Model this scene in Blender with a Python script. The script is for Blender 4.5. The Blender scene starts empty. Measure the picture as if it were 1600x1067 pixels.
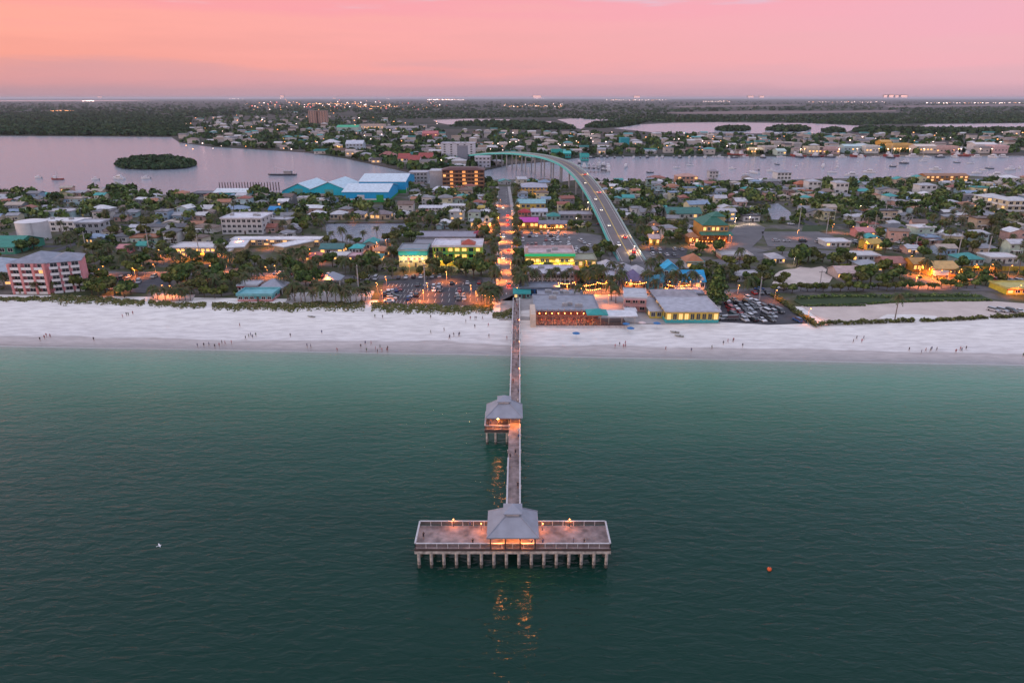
import bpy, bmesh, math, random
import numpy as np
from mathutils import Vector, Matrix
from mathutils.geometry import tessellate_polygon
R_ = math.radians
SC = bpy.context.scene
COL = SC.collection

# ------------------------------------------------------------------ camera
FPX, CX, CY = 1067.0, 800.0, 533.5          # focal length and centre of the photograph in its own pixels
H = 84.0                                     # height of the drone above the water, metres
PITCH = math.atan((CY - 153.0) / FPX)
SP, CP = math.sin(PITCH), math.cos(PITCH)
cam = bpy.data.cameras.new('camera'); camo = bpy.data.objects.new('camera', cam); COL.objects.link(camo)
cam.sensor_width = 36.0; cam.lens = 36.0 * FPX / 1600.0
cam.clip_start = 1.0; cam.clip_end = 200000.0
camo.location = (0, 0, H); camo.rotation_euler = (math.pi / 2 - PITCH, 0, 0)
SC.camera = camo

# ------------------------------------------------------------------ sky, sun, exposure
SC.view_settings.view_transform = 'Standard'; SC.view_settings.look = 'None'
SC.view_settings.exposure = 0.12; SC.view_settings.gamma = 1.0; SC.view_settings.use_curve_mapping = False
SC.cycles.use_denoising = True
SC.cycles.max_bounces = 6; SC.cycles.diffuse_bounces = 2; SC.cycles.glossy_bounces = 3
SC.cycles.transmission_bounces = 3; SC.cycles.transparent_max_bounces = 6; SC.cycles.volume_bounces = 0
SC.cycles.sample_clamp_indirect = 6.0
SUN_EL, SUN_AZ = R_(5.0), R_(-112.0)         # sun already low, behind and to the left of the camera

W = bpy.data.worlds.new('World'); SC.world = W; W.use_nodes = True
nt = W.node_tree; nt.nodes.clear()
def wn(t, **k):
    n = nt.nodes.new(t)
    for a, b in k.items(): setattr(n, a, b)
    return n
def wl(a, b): nt.links.new(a, b)
out = wn('ShaderNodeOutputWorld'); bg = wn('ShaderNodeBackground')
tc = wn('ShaderNodeTexCoord'); sx = wn('ShaderNodeSeparateXYZ'); wl(tc.outputs['Generated'], sx.inputs[0])
def wm(op, a, b=None, clamp=False):
    n = wn('ShaderNodeMath', operation=op, use_clamp=clamp)
    for i, v in enumerate((a, b)):
        if v is None: continue
        if isinstance(v, (int, float)): n.inputs[i].default_value = v
        else: wl(v, n.inputs[i])
    return n.outputs[0]
# soft cirrus bands: noise stretched along the horizon bends the colour bands a little
mp = wn('ShaderNodeMapping'); mp.inputs['Scale'].default_value = (2.2, 2.2, 26.0); wl(tc.outputs['Generated'], mp.inputs[0])
nz = wn('ShaderNodeTexNoise'); nz.inputs['Scale'].default_value = 1.7; nz.inputs['Detail'].default_value = 5.0; nz.inputs['Roughness'].default_value = 0.55; wl(mp.outputs[0], nz.inputs['Vector'])
wob = wm('MULTIPLY', wm('SUBTRACT', nz.outputs[0], 0.5), 0.20)
el = wm('POWER', wm('MAXIMUM', sx.outputs['Z'], 0.0), 0.5)
el = wm('ADD', el, wm('MULTIPLY', wob, wm('MINIMUM', wm('MULTIPLY', el, 4.0), 1.0)), clamp=True)
def ramp(pts):
    r = wn('ShaderNodeValToRGB'); r.color_ramp.interpolation = 'EASE'
    e = r.color_ramp.elements
    while len(e) > 1: e.remove(e[0])
    e[0].position = pts[0][0]; e[0].color = (*pts[0][1], 1)
    for p, c in pts[1:]:
        q = e.new(p); q.color = (*c, 1)
    wl(el, r.inputs[0]); return r.outputs[0]
LEFT = [(0, (.37, .25, .32)), (.09, (.48, .28, .335)), (.15, (.66, .30, .325)), (.22, (.88, .325, .275)), (.29, (.96, .36, .295)), (.35, (.93, .31, .32)), (.395, (.80, .58, .62)), (.50, (.70, .66, .76)), (.64, (.70, .71, .88)), (.8, (.76, .77, 1.0)), (1, (.80, .81, 1.08))]
RIGHT = [(0, (.42, .30, .39)), (.09, (.55, .335, .43)), (.15, (.69, .38, .47)), (.22, (.79, .38, .47)), (.29, (.81, .365, .475)), (.35, (.84, .36, .47)), (.39, (.52, .55, .74)), (.50, (.46, .61, .84)), (.64, (.62, .70, .90)), (.8, (.75, .77, 1.0)), (1, (.80, .81, 1.08))]
az = wm('DIVIDE', sx.outputs['X'], wm('MAXIMUM', wm('ABSOLUTE', sx.outputs['Y']), 0.05))
azf = wn('ShaderNodeMapRange'); azf.inputs['From Min'].default_value = -0.7; azf.inputs['From Max'].default_value = 0.6; wl(az, azf.inputs[0])
mix = wn('ShaderNodeMix', data_type='RGBA'); wl(azf.outputs[0], mix.inputs[0]); wl(ramp(LEFT), mix.inputs[6]); wl(ramp(RIGHT), mix.inputs[7])
sky = wn('ShaderNodeTexSky', sky_type='NISHITA'); sky.sun_disc = False; sky.sun_elevation = SUN_EL; sky.sun_rotation = SUN_AZ
sm = wn('ShaderNodeMix', data_type='RGBA', blend_type='ADD'); sm.inputs[0].default_value = 0.02
wl(mix.outputs[2], sm.inputs[6]); wl(sky.outputs[0], sm.inputs[7])
wl(sm.outputs[2], bg.inputs[0]); bg.inputs[1].default_value = 0.95; wl(bg.outputs[0], out.inputs[0])

sd = bpy.data.lights.new('sun', 'SUN'); so = bpy.data.objects.new('sun', sd); COL.objects.link(so)
sd.energy = 1.15; sd.angle = R_(14); sd.color = (1.0, .70, .56)
sv = Vector((math.sin(SUN_AZ) * math.cos(SUN_EL), math.cos(SUN_AZ) * math.cos(SUN_EL), math.sin(SUN_EL)))
so.rotation_euler = (-sv).to_track_quat('-Z', 'Y').to_euler(); so.location = (-300, -100, 200)

# ------------------------------------------------------------------ photo pixel <-> world point on a level plane
def G(px, py, z=1.6):
    v = (CY - py) / FPX; u = (px - CX) / FPX
    d = (H - z) / (SP - v * CP)
    return Vector((u * d, d * (CP + v * SP), z))
def ZAT(py, Y):
    v = (CY - py) / FPX
    return H - Y * (SP - v * CP) / (CP + v * SP)
def DEPTH(Y, z=1.6): return Y * CP + (H - z) * SP
def MPP(Y, z=1.6): return DEPTH(Y, z) / FPX          # metres per photo pixel there
def PXY(p):
    d = p[1] * CP + (H - p[2]) * SP
    return CX + FPX * p[0] / d, CY + FPX * ((H - p[2]) * CP - p[1] * SP) / d

# ------------------------------------------------------------------ materials
MATS = {}
def nodes_of(name):
    m = bpy.data.materials.new(name); m.use_nodes = True
    return m, m.node_tree, m.node_tree.nodes['Principled BSDF']
def M(name, rgb, rough=.65, var=.14, scale=1.2, metal=0.0, spec=.4, bump=0.0, seam=0.0, emit=None, es=0.0, stretch=(1, 1, 1), hue=0.0):
    """A painted, plastered or leafy surface: base colour broken up by two octaves of noise, optional bump and standing seams."""
    if name in MATS: return MATS[name]
    m, t, b = nodes_of(name)
    L = t.links.new
    c = t.nodes.new('ShaderNodeTexCoord'); mp = t.nodes.new('ShaderNodeMapping'); mp.inputs['Scale'].default_value = stretch
    L(c.outputs['Object'], mp.inputs[0])
    n = t.nodes.new('ShaderNodeTexNoise'); n.inputs['Scale'].default_value = scale; n.inputs['Detail'].default_value = 4
    L(mp.outputs[0], n.inputs['Vector'])
    r = t.nodes.new('ShaderNodeValToRGB'); e = r.color_ramp.elements
    e[0].position = .3; e[1].position = .7
    lo = [max(0, x * (1 - var * 1.6)) for x in rgb]; hi = [min(1, x * (1 + var)) for x in rgb]
    lo[0] *= 1 + hue; hi[2] *= 1 + hue
    e[0].color = (*lo, 1); e[1].color = (*hi, 1)
    L(n.outputs[0], r.inputs[0]); L(r.outputs[0], b.inputs['Base Color'])
    b.inputs['Roughness'].default_value = rough; b.inputs['Metallic'].default_value = metal; b.inputs['Specular IOR Level'].default_value = spec
    h = None
    if seam:
        w = t.nodes.new('ShaderNodeTexWave'); w.bands_direction = 'X'; w.inputs['Scale'].default_value = seam; L(c.outputs['Object'], w.inputs['Vector']); h = w.outputs['Color']
    elif bump: h = n.outputs[0]
    if h is not None:
        bp = t.nodes.new('ShaderNodeBump'); bp.inputs['Strength'].default_value = bump or .4; bp.inputs['Distance'].default_value = .08
        L(h, bp.inputs['Height']); L(bp.outputs[0], b.inputs['Normal'])
    if emit:
        b.inputs['Emission Color'].default_value = (*emit, 1); b.inputs['Emission Strength'].default_value = es
        m.cycles.emission_sampling = 'NONE'
    MATS[name] = m
    return m
def glow(name, rgb, s):
    return M(name, [min(1, x * .6 + .1) for x in rgb], emit=rgb, es=s, var=.02)

# ------------------------------------------------------------------ mesh helpers
class MB:
    def __init__(s): s.v = []; s.f = []; s.m = []
    def quad(s, a, b, c, d, mi=0):
        i = len(s.v); s.v += [tuple(a), tuple(b), tuple(c), tuple(d)]; s.f.append((i, i + 1, i + 2, i + 3)); s.m.append(mi)
    def poly(s, pts, mi=0):
        i = len(s.v); s.v += [tuple(p) for p in pts]; s.f.append(tuple(range(i, i + len(pts)))); s.m.append(mi)
    def box(s, x0, x1, y0, y1, z0, z1, mi=0):
        i = len(s.v)
        s.v += [(x0, y0, z0), (x1, y0, z0), (x1, y1, z0), (x0, y1, z0), (x0, y0, z1), (x1, y0, z1), (x1, y1, z1), (x0, y1, z1)]
        s.f += [(i + 3, i + 2, i + 1, i), (i + 4, i + 5, i + 6, i + 7), (i, i + 1, i + 5, i + 4), (i + 1, i + 2, i + 6, i + 5), (i + 2, i + 3, i + 7, i + 6), (i + 3, i, i + 4, i + 7)]
        s.m += [mi] * 6
    def loft(s, rings, mi=0, cap=True):
        n = len(rings[0]); i = len(s.v)
        for r in rings: s.v += [tuple(p) for p in r]
        for k in range(len(rings) - 1):
            for j in range(n):
                a = i + k * n + j; b = i + k * n + (j + 1) % n
                s.f.append((a, b, b + n, a + n)); s.m.append(mi)
        if cap:
            s.f.append(tuple(i + j for j in reversed(range(n)))); s.m.append(mi)
            o = i + (len(rings) - 1) * n; s.f.append(tuple(o + j for j in range(n))); s.m.append(mi)
    def tube(s, p, q, r0, r1=None, n=6, mi=0):
        r1 = r0 if r1 is None else r1
        p = Vector(p); q = Vector(q); d = (q - p)
        if d.length < 1e-6: return
        d.normalize(); a = d.orthogonal().normalized(); b = d.cross(a)
        cs = [(math.cos(2 * math.pi * k / n), math.sin(2 * math.pi * k / n)) for k in range(n)]
        s.loft([[p + (a * c + b * e) * r0 for c, e in cs], [q + (a * c + b * e) * r1 for c, e in cs]], mi)
    def path(s, pts, rad, n=6, mi=0):
        rings = []
        for k, p in enumerate(pts):
            p = Vector(p); d = Vector(pts[min(k + 1, len(pts) - 1)]) - Vector(pts[max(k - 1, 0)])
            d.normalize(); a = Vector((1, 0, 0)) if abs(d.x) < .8 else Vector((0, 1, 0))
            a = (a - d * a.dot(d)).normalized(); b = d.cross(a)
            rings.append([p + (a * math.cos(2 * math.pi * j / n) + b * math.sin(2 * math.pi * j / n)) * rad[k] for j in range(n)])
        s.loft(rings, mi)
    def ball(s, c, rx, ry, rz, n=8, m=5, mi=0):
        rings = []
        for k in range(1, m):
            t = math.pi * k / m
            rings.append([(c[0] + rx * math.sin(t) * math.cos(2 * math.pi * j / n), c[1] + ry * math.sin(t) * math.sin(2 * math.pi * j / n), c[2] - rz * math.cos(t)) for j in range(n)])
        s.loft(rings, mi)
    def mesh(s, name, mats, smooth=False):
        me = bpy.data.meshes.new(name); me.from_pydata(s.v, [], s.f)
        for m in (mats if isinstance(mats, (list, tuple)) else [mats]): me.materials.append(m)
        me.polygons.foreach_set('material_index', s.m)
        if smooth: me.polygons.foreach_set('use_smooth', [True] * len(s.f))
        me.update(); return me
    def build(s, name, mats, parent=None, loc=None, rz=0.0, smooth=False):
        return link(name, s.mesh(name, mats, smooth), parent, loc, rz)
def link(name, me, parent=None, loc=None, rz=0.0):
    o = bpy.data.objects.new(name, me); COL.objects.link(o)
    if parent is not None: o.parent = parent
    if loc is not None: o.location = loc
    if rz: o.rotation_euler = (0, 0, rz)
    return o
LABELS = {}
def tag(o, label=None, cat=None, group=None, kind=None):
    if label: o['label'] = label; LABELS.setdefault(label, []).append(o.name)
    if cat: o['category'] = cat
    if group: o['group'] = group
    if kind: o['kind'] = kind
    return o
def thing(name, label, cat, loc=(0, 0, 0), rz=0.0, group=None):
    o = link(name, None, None, loc, rz); return tag(o, label, cat, group)
def copy_tree(o, parent=None):
    c = o.copy(); COL.objects.link(c); c.parent = parent
    for ch in list(o.children): copy_tree(ch, c)
    return c
def move_out(o, loc, rz, sc=1.0):
    o.location = loc; o.rotation_euler = (0, 0, rz); o.scale = (sc, sc, sc)
def np_mesh(name, V, F, mats, mi=None):
    """Big meshes: V (n,3) array, F (m,4) array of quads."""
    me = bpy.data.meshes.new(name)
    nv, nf = len(V), len(F)
    me.vertices.add(nv); me.vertices.foreach_set('co', np.asarray(V, np.float32).ravel())
    me.loops.add(nf * 4); me.loops.foreach_set('vertex_index', np.asarray(F, np.int32).ravel())
    me.polygons.add(nf); me.polygons.foreach_set('loop_start', np.arange(0, nf * 4, 4, dtype=np.int32))
    for m in (mats if isinstance(mats, (list, tuple)) else [mats]): me.materials.append(m)
    if mi is not None: me.polygons.foreach_set('material_index', np.asarray(mi, np.int32))
    me.update(calc_edges=True); me.validate(); return me
def leaf_quads(C, N, S, rng, asp=1.0):
    """A quad of half size S at every centre C, facing roughly along N."""
    n = N + rng.normal(0, .45, N.shape); n /= np.linalg.norm(n, axis=1)[:, None] + 1e-9
    t = np.cross(n, rng.normal(0, 1, n.shape)); t /= np.linalg.norm(t, axis=1)[:, None] + 1e-9
    b = np.cross(n, t); S = S[:, None]
    V = np.stack([C - t * S - b * S * asp, C + t * S - b * S * asp * .7, C + t * S * .8 + b * S * asp, C - t * S * .7 + b * S * asp], 1).reshape(-1, 3)
    F = np.arange(len(C) * 4, dtype=np.int32).reshape(-1, 4)
    return V, F
# labels for things that come in crowds: what it looks like + the landmark it stands by, then counted along where that is not enough
LM = []
PEND = []
def rel(px, py):
    best = min(LM, key=lambda m: (m[0] - px) ** 2 + (2.2 * (m[1] - py)) ** 2)
    dx, dy = px - best[0], 2.2 * (py - best[1])
    w = ('behind' if dy < 0 else 'in front of') if abs(dy) >= abs(dx) else ('left of' if dx < 0 else 'right of')
    return w + ' ' + best[2]
def auto(o, text, px, py, cat, group, near=True):
    r = rel(px, py) if near is True else 'near the ' + rel(px, py).split('the ', 1)[1] if near == 'near' else ''
    tag(o, None, cat, group); PEND.append((o, (text + ' ' + r).strip(), px))
ORD = 'first second third fourth fifth sixth seventh eighth ninth tenth eleventh twelfth thirteenth fourteenth fifteenth sixteenth seventeenth eighteenth nineteenth twentieth'.split()
TENS = {2: 'twenty', 3: 'thirty', 4: 'forty', 5: 'fifty'}
def ordinal(k):
    if k < 20: return ORD[k]
    t, u = divmod(k + 1, 10)
    return TENS[t] + '-' + ORD[u - 1] if u else TENS[t][:-1] + 'ieth'
def finish_labels():
    by = {}
    for o, t, px in PEND: by.setdefault(t, []).append((px, o.name, o))
    for t, L in by.items():
        L.sort(key=lambda a: (a[0], a[1]))
        for k, (_, _, o) in enumerate(L):
            t2 = t if len(t.split()) <= 13 else t.replace(' in front of ', ' before ')
            if len(L) == 1: o['label'] = t2
            elif len(L) == 2: o['label'] = t2 + (', the left one', ', the right one')[k]
            else:
                s = t + f', {ordinal(k)} from the left'
                if len(s.split()) > 16: s = s.replace(' in front of ', ' before ').replace(' roofed house', '-roofed house')
                s = s if len(s.split()) <= 16 else s.replace(' from the left', ' from left')
                o['label'] = s if len(s.split()) <= 16 else s.replace('two storey ', '').replace(' before the ', ' before ')
def struct(name, me_or_mb, mats=None, label=None):
    o = me_or_mb.build(name, mats) if isinstance(me_or_mb, MB) else link(name, me_or_mb)
    return tag(o, label, None, None, 'structure')
def sheet(name, pix, z, mat, label=None, skirt=0.0, kind='structure'):
    """A level sheet whose outline is given by points on the photograph projected on the plane at height z."""
    pts = [G(x, y, z) for x, y in pix]
    mb = MB(); mb.poly(pts)
    if sum(a.x * b.y - b.x * a.y for a, b in zip(pts, pts[1:] + pts[:1])) < 0: mb.f[0] = tuple(reversed(mb.f[0]))
    if skirt:
        for a, b in zip(pts, pts[1:] + pts[:1]): mb.quad(a, b, b - Vector((0, 0, skirt)), a - Vector((0, 0, skirt)))
    return tag(mb.build(name, mat), label, None, None, kind)
# ================================================================== THE SETTING: sea, beach, island, bay, mainland
SHORE0, SHSL = 222.5, -0.053
def shore(X): return SHORE0 + SHSL * X
def sea_material(name, pts, rough, wave, spec=.2):
    m, t, b = nodes_of(name); L = t.links.new
    def N(k, **a):
        n = t.nodes.new(k)
        for x, y in a.items(): setattr(n, x, y)
        return n
    def mth(op, a, c=None):
        n = N('ShaderNodeMath', operation=op)
        for i, v in enumerate((a, c)):
            if v is None: continue
            if isinstance(v, (int, float)): n.inputs[i].default_value = v
            else: L(v, n.inputs[i])
        return n.outputs[0]
    c = N('ShaderNodeTexCoord'); s = N('ShaderNodeSeparateXYZ'); L(c.outputs['Object'], s.inputs[0])
    # distance out from the shore = depth of the water = colour of the water body
    big = N('ShaderNodeTexNoise'); big.inputs['Scale'].default_value = .035; big.inputs['Detail'].default_value = 4
    mpb = N('ShaderNodeMapping'); mpb.inputs['Scale'].default_value = (.45, 1.6, 1); L(c.outputs['Object'], mpb.inputs[0]); L(mpb.outputs[0], big.inputs['Vector'])
    d = mth('SUBTRACT', mth('ADD', mth('MULTIPLY', s.outputs['X'], SHSL), SHORE0), s.outputs['Y'])
    d = mth('ADD', d, mth('MULTIPLY', mth('SUBTRACT', big.outputs[0], .5), mth('MINIMUM', mth('MAXIMUM', mth('MULTIPLY', d, .3), 2.0), 34.0)))
    d = mth('DIVIDE', d, 180.0)
    r = N('ShaderNodeValToRGB'); e = r.color_ramp.elements
    while len(e) > 1: e.remove(e[0])
    e[0].position = pts[0][0]; e[0].color = (*pts[0][1], 1)
    for p, cc in pts[1:]: e.new(p).color = (*cc, 1)
    L(d, r.inputs[0]); L(r.outputs[0], b.inputs['Base Color'])
    b.inputs['Roughness'].default_value = rough; b.inputs['IOR'].default_value = 1.33; b.inputs['Specular IOR Level'].default_value = spec
    hs = None
    for sc, st, amp in wave:
        mp = N('ShaderNodeMapping'); mp.inputs['Scale'].default_value = st; mp.inputs['Rotation'].default_value = (0, 0, R_(8)); L(c.outputs['Object'], mp.inputs[0])
        n = N('ShaderNodeTexNoise'); n.inputs['Scale'].default_value = sc; n.inputs['Detail'].default_value = 3; n.inputs['Distortion'].default_value = .6; L(mp.outputs[0], n.inputs['Vector'])
        h = mth('MULTIPLY', n.outputs[0], amp); hs = h if hs is None else mth('ADD', hs, h)
    bp = N('ShaderNodeBump'); bp.inputs['Strength'].default_value = 1.0; bp.inputs['Distance'].default_value = 1.0
    L(hs, bp.inputs['Height']); L(bp.outputs[0], b.inputs['Normal'])
    return m
SEA = sea_material('sea_water', [(0, (.30, .275, .26)), (.004, (.30, .28, .265)), (.007, (.44, .43, .42)), (.012, (.24, .27, .23)), (.03, (.175, .255, .195)), (.10, (.098, .228, .155)), (.25, (.034, .118, .074)), (.38, (.012, .066, .045)), (.56, (.008, .043, .031)), (1, (.005, .028, .020))], .06,
                   [(.50, (.5, 1.25, 1), .40), (.14, (.4, 1.3, 1), .34), (1.1, (.5, 1.3, 1), .10)])
BAY = sea_material('bay_water', [(0, (.21, .24, .29)), (1, (.21, .24, .29))], .16, [(.22, (.5, 1.6, 1), 1.1), (.9, (.6, 1.4, 1), .28)], .45)
mb = MB(); mb.quad((-1500, -900, 0), (1500, -900, 0), (1500, 262, 0), (-1500, 262, 0)); struct('sea', mb, SEA, 'dark green sea with small ripples, pale green near the sand')
mb = MB(); mb.quad((-60000, 262, -.05), (60000, 262, -.05), (60000, 90000, -.05), (-60000, 90000, -.05)); struct('bay', mb, BAY, 'calm lilac bay water behind the island')

def ground_material(name, cols, sc, st=(1, 1, 1), rough=.9, bump=0.0, detail=6, fine=None):
    m, t, b = nodes_of(name); L = t.links.new
    c = t.nodes.new('ShaderNodeTexCoord'); mp = t.nodes.new('ShaderNodeMapping'); mp.inputs['Scale'].default_value = st; L(c.outputs['Object'], mp.inputs[0])
    n = t.nodes.new('ShaderNodeTexNoise'); n.inputs['Scale'].default_value = sc; n.inputs['Detail'].default_value = detail; n.inputs['Roughness'].default_value = .62; L(mp.outputs[0], n.inputs['Vector'])
    r = t.nodes.new('ShaderNodeValToRGB'); e = r.color_ramp.elements
    while len(e) > 1: e.remove(e[0])
    e[0].position = cols[0][0]; e[0].color = (*cols[0][1], 1)
    for p, cc in cols[1:]: e.new(p).color = (*cc, 1)
    L(n.outputs[0], r.inputs[0]); L(r.outputs[0], b.inputs['Base Color']); b.inputs['Roughness'].default_value = rough; b.inputs['Specular IOR Level'].default_value = .2
    if bump:
        bp = t.nodes.new('ShaderNodeBump'); bp.inputs['Strength'].default_value = bump; bp.inputs['Distance'].default_value = .3; L(n.outputs[0], bp.inputs['Height']); L(bp.outputs[0], b.inputs['Normal'])
    MATS[name] = m
    return m
# beach: dry sand, a wet band by the water with a waving edge and faint tide lines
def beach_material():
    m, t, b = nodes_of('beach_sand'); L = t.links.new
    def mth(op, a, c=None):
        n = t.nodes.new('ShaderNodeMath'); n.operation = op
        for i, v in enumerate((a, c)):
            if v is None: continue
            if isinstance(v, (int, float)): n.inputs[i].default_value = v
            else: L(v, n.inputs[i])
        return n.outputs[0]
    c = t.nodes.new('ShaderNodeTexCoord'); s = t.nodes.new('ShaderNodeSeparateXYZ'); L(c.outputs['Object'], s.inputs[0])
    def noise(sc, st, det=5):
        mp = t.nodes.new('ShaderNodeMapping'); mp.inputs['Scale'].default_value = st; L(c.outputs['Object'], mp.inputs[0])
        n = t.nodes.new('ShaderNodeTexNoise'); n.inputs['Scale'].default_value = sc; n.inputs['Detail'].default_value = det; L(mp.outputs[0], n.inputs['Vector']); return n.outputs[0]
    d = mth('SUBTRACT', s.outputs['Y'], mth('ADD', mth('MULTIPLY', s.outputs['X'], SHSL), SHORE0))
    d = mth('ADD', d, mth('MULTIPLY', mth('SUBTRACT', noise(.05, (.5, 1.5, 1)), .5), 11.0))
    r = t.nodes.new('ShaderNodeValToRGB'); e = r.color_ramp.elements
    while len(e) > 1: e.remove(e[0])
    P = [(0, (.30, .27, .265)), (.05, (.38, .33, .31)), (.115, (.50, .445, .42)), (.145, (.47, .42, .395)), (.17, (.70, .665, .635)), (.5, (.78, .745, .69)), (.52, (.74, .705, .65)), (.56, (.79, .755, .70)), (1, (.78, .745, .69))]
    e[0].position = 0; e[0].color = (*P[0][1], 1)
    for p, cc in P[1:]: e.new(p).color = (*cc, 1)
    L(mth('DIVIDE', d, 55.0), r.inputs[0])
    tr = t.nodes.new('ShaderNodeValToRGB'); tr.color_ramp.elements[0].position = .35; tr.color_ramp.elements[0].color = (.80, .79, .79, 1); tr.color_ramp.elements[1].position = .62; tr.color_ramp.elements[1].color = (1, 1, 1, 1)
    L(noise(.42, (.45, 1.5, 1), 8), tr.inputs[0])
    mx = t.nodes.new('ShaderNodeMix'); mx.data_type = 'RGBA'; mx.blend_type = 'MULTIPLY'; mx.inputs[0].default_value = 1; L(r.outputs[0], mx.inputs[6]); L(tr.outputs[0], mx.inputs[7])
    L(mx.outputs[2], b.inputs['Base Color'])
    rr = t.nodes.new('ShaderNodeMapRange'); rr.inputs['From Min'].default_value = 3; rr.inputs['From Max'].default_value = 12; rr.inputs['To Min'].default_value = .32; rr.inputs['To Max'].default_value = .95; L(d, rr.inputs[0]); L(rr.outputs[0], b.inputs['Roughness'])
    bp = t.nodes.new('ShaderNodeBump'); bp.inputs['Strength'].default_value = .5; bp.inputs['Distance'].default_value = .12; L(noise(1.3, (1, 1, 1), 6), bp.inputs['Height']); L(bp.outputs[0], b.inputs['Normal'])
    return m
def beach_z(s):
    if s < 46: return -1.0 + 1.0 * (s + 30) / 30 if s < 0 else 1.64 * (1 - (1 - s / 46) ** 1.7)
    return 1.64
nx, S_ = 120, [-30, -12, -4, 0, 3, 6, 10, 15, 20, 26, 32, 38, 44, 50, 58, 64]
rb = random.Random(5); V = []; F = []
for i in range(nx + 1):
    X = -700 + 1400 * i / nx
    for s in S_:
        w = .10 * math.sin(X * .21) + .14 * math.sin(X * .083 + 1) + rb.uniform(-.05, .05)
        z = beach_z(s) + (w if 5 < s < 50 else w * .25) * (.6 if s < 25 else 1)
        if s >= 58: z = 1.5 if s < 60 else 1.2
        V.append((X, shore(X) + s, z))
k = len(S_)
for i in range(nx):
    for j in range(k - 1): F.append((i * k + j, (i + 1) * k + j, (i + 1) * k + j + 1, i * k + j + 1))
me = np_mesh('beach', V, F, beach_material()); me.polygons.foreach_set('use_smooth', [True] * len(F)); struct('beach', me, None, 'broad pale sand beach with a wet pinkish edge')

TOWN = ground_material('town_ground', [(.28, (.035, .048, .018)), (.42, (.060, .070, .030)), (.5, (.085, .085, .050)), (.56, (.105, .098, .090)), (.66, (.17, .15, .13)), (.76, (.055, .06, .05))], .055, fine=1)
REAR = [(-500, 300), (-200, 299), (0, 302), (60, 303), (120, 301), (180, 296), (230, 302), (270, 305), (300, 301), (340, 298), (400, 299), (440, 301), (530, 297), (600, 288), (640, 285), (680, 288), (740, 284), (775, 281), (830, 280), (880, 284), (905, 281), (940, 285), (1000, 284), (1060, 279), (1100, 282), (1200, 282), (1300, 279), (1400, 279), (1450, 275), (1520, 275), (1600, 279), (1800, 280), (2300, 280)]
isl = [G(x, y, 1.45) for x, y in REAR]
front = [Vector((X, shore(X) + 52, 1.45)) for X in (1000, 500, 200, 0, -200, -500, -1000)]
mb = MB(); pts = isl + front; mb.poly(pts); mb.f[0] = tuple(reversed(mb.f[0]))
for a, b in zip(pts, pts[1:] + pts[:1]): mb.quad(a, b, b - Vector((0, 0, 3)), a - Vector((0, 0, 3)))
struct('island_ground', mb, TOWN, 'ground of the beach town between houses')
def rear_y(px):
    for (a, b), (c, d) in zip(REAR, REAR[1:]):
        if a <= px <= c: return b + (d - b) * (px - a) / (c - a)
    return 300
# mainland beyond the bay: mangrove green near, then marsh, fields and distance
MAIN = ground_material('mainland_ground', [(.30, (.016, .026, .018)), (.44, (.030, .038, .024)), (.52, (.055, .050, .040)), (.60, (.085, .068, .060)), (.72, (.030, .036, .028))], .004, (.25, 1, 1))
FARS = [(-900, 211), (0, 212), (150, 213), (268, 214), (280, 222), (330, 229), (400, 233), (480, 238), (540, 247), (590, 258), (640, 269), (690, 275), (730, 272), (765, 264), (800, 256), (860, 252), (905, 246), (960, 244), (1100, 244), (1250, 244), (1400, 243), (1600, 243), (2500, 241)]
pts = [G(x, y, .8) for x, y in FARS] + [Vector((60000, 3000, .8)), Vector((60000, 85000, .8)), Vector((-60000, 85000, .8)), Vector((-60000, 2000, .8))]
mb = MB(); mb.poly(pts)
for a, b in zip(pts, pts[1:] + pts[:1]): mb.quad(a, b, b - Vector((0, 0, 2)), a - Vector((0, 0, 2)))
struct('mainland', mb, MAIN, 'dark flat mainland reaching the horizon')
LAG = sea_material('lagoon_water', [(0, (.24, .27, .31)), (1, (.24, .27, .31))], .16, [(.2, (.5, 1.6, 1), 1.1)], .45)
for pix in ([(676, 188), (730, 186), (800, 187), (800, 192), (760, 193), (700, 195), (684, 192)], [(870, 187), (905, 185), (960, 187), (925, 191), (918, 196), (908, 202), (898, 200), (885, 192)],
            [(958, 201), (1000, 195), (1050, 192.5), (1120, 191.5), (1260, 193), (1345, 197), (1330, 204), (1310, 211), (1270, 209), (1100, 209), (1020, 207)],
            [(1430, 199), (1450, 194.5), (1560, 193.5), (1640, 192), (1700, 194), (1700, 199), (1560, 200)], [(-40, 157.2), (180, 157.0), (250, 158), (180, 158.6), (-40, 158.8)], [(820, 192), (860, 190), (866, 192), (840, 194)]):
    sheet('lagoon', pix, 1.3, LAG, 'pale lagoon water between dark mangroves')
SAND_FLAT = ground_material('dry_flat', [(.3, (.16, .11, .10)), (.6, (.24, .17, .155))], .01)
for pix in ([(1040, 176), (1180, 173.5), (1290, 174), (1400, 172.5), (1400, 174.5), (1200, 178.5), (1060, 178)], [(1380, 166), (1640, 163), (1640, 165), (1390, 168)], [(1050, 166), (1250, 164), (1250, 165.2), (1060, 168)]):
    sheet('dry_flat', pix, 1.2, SAND_FLAT, 'pale strip of dry marsh flat far off')
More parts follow.
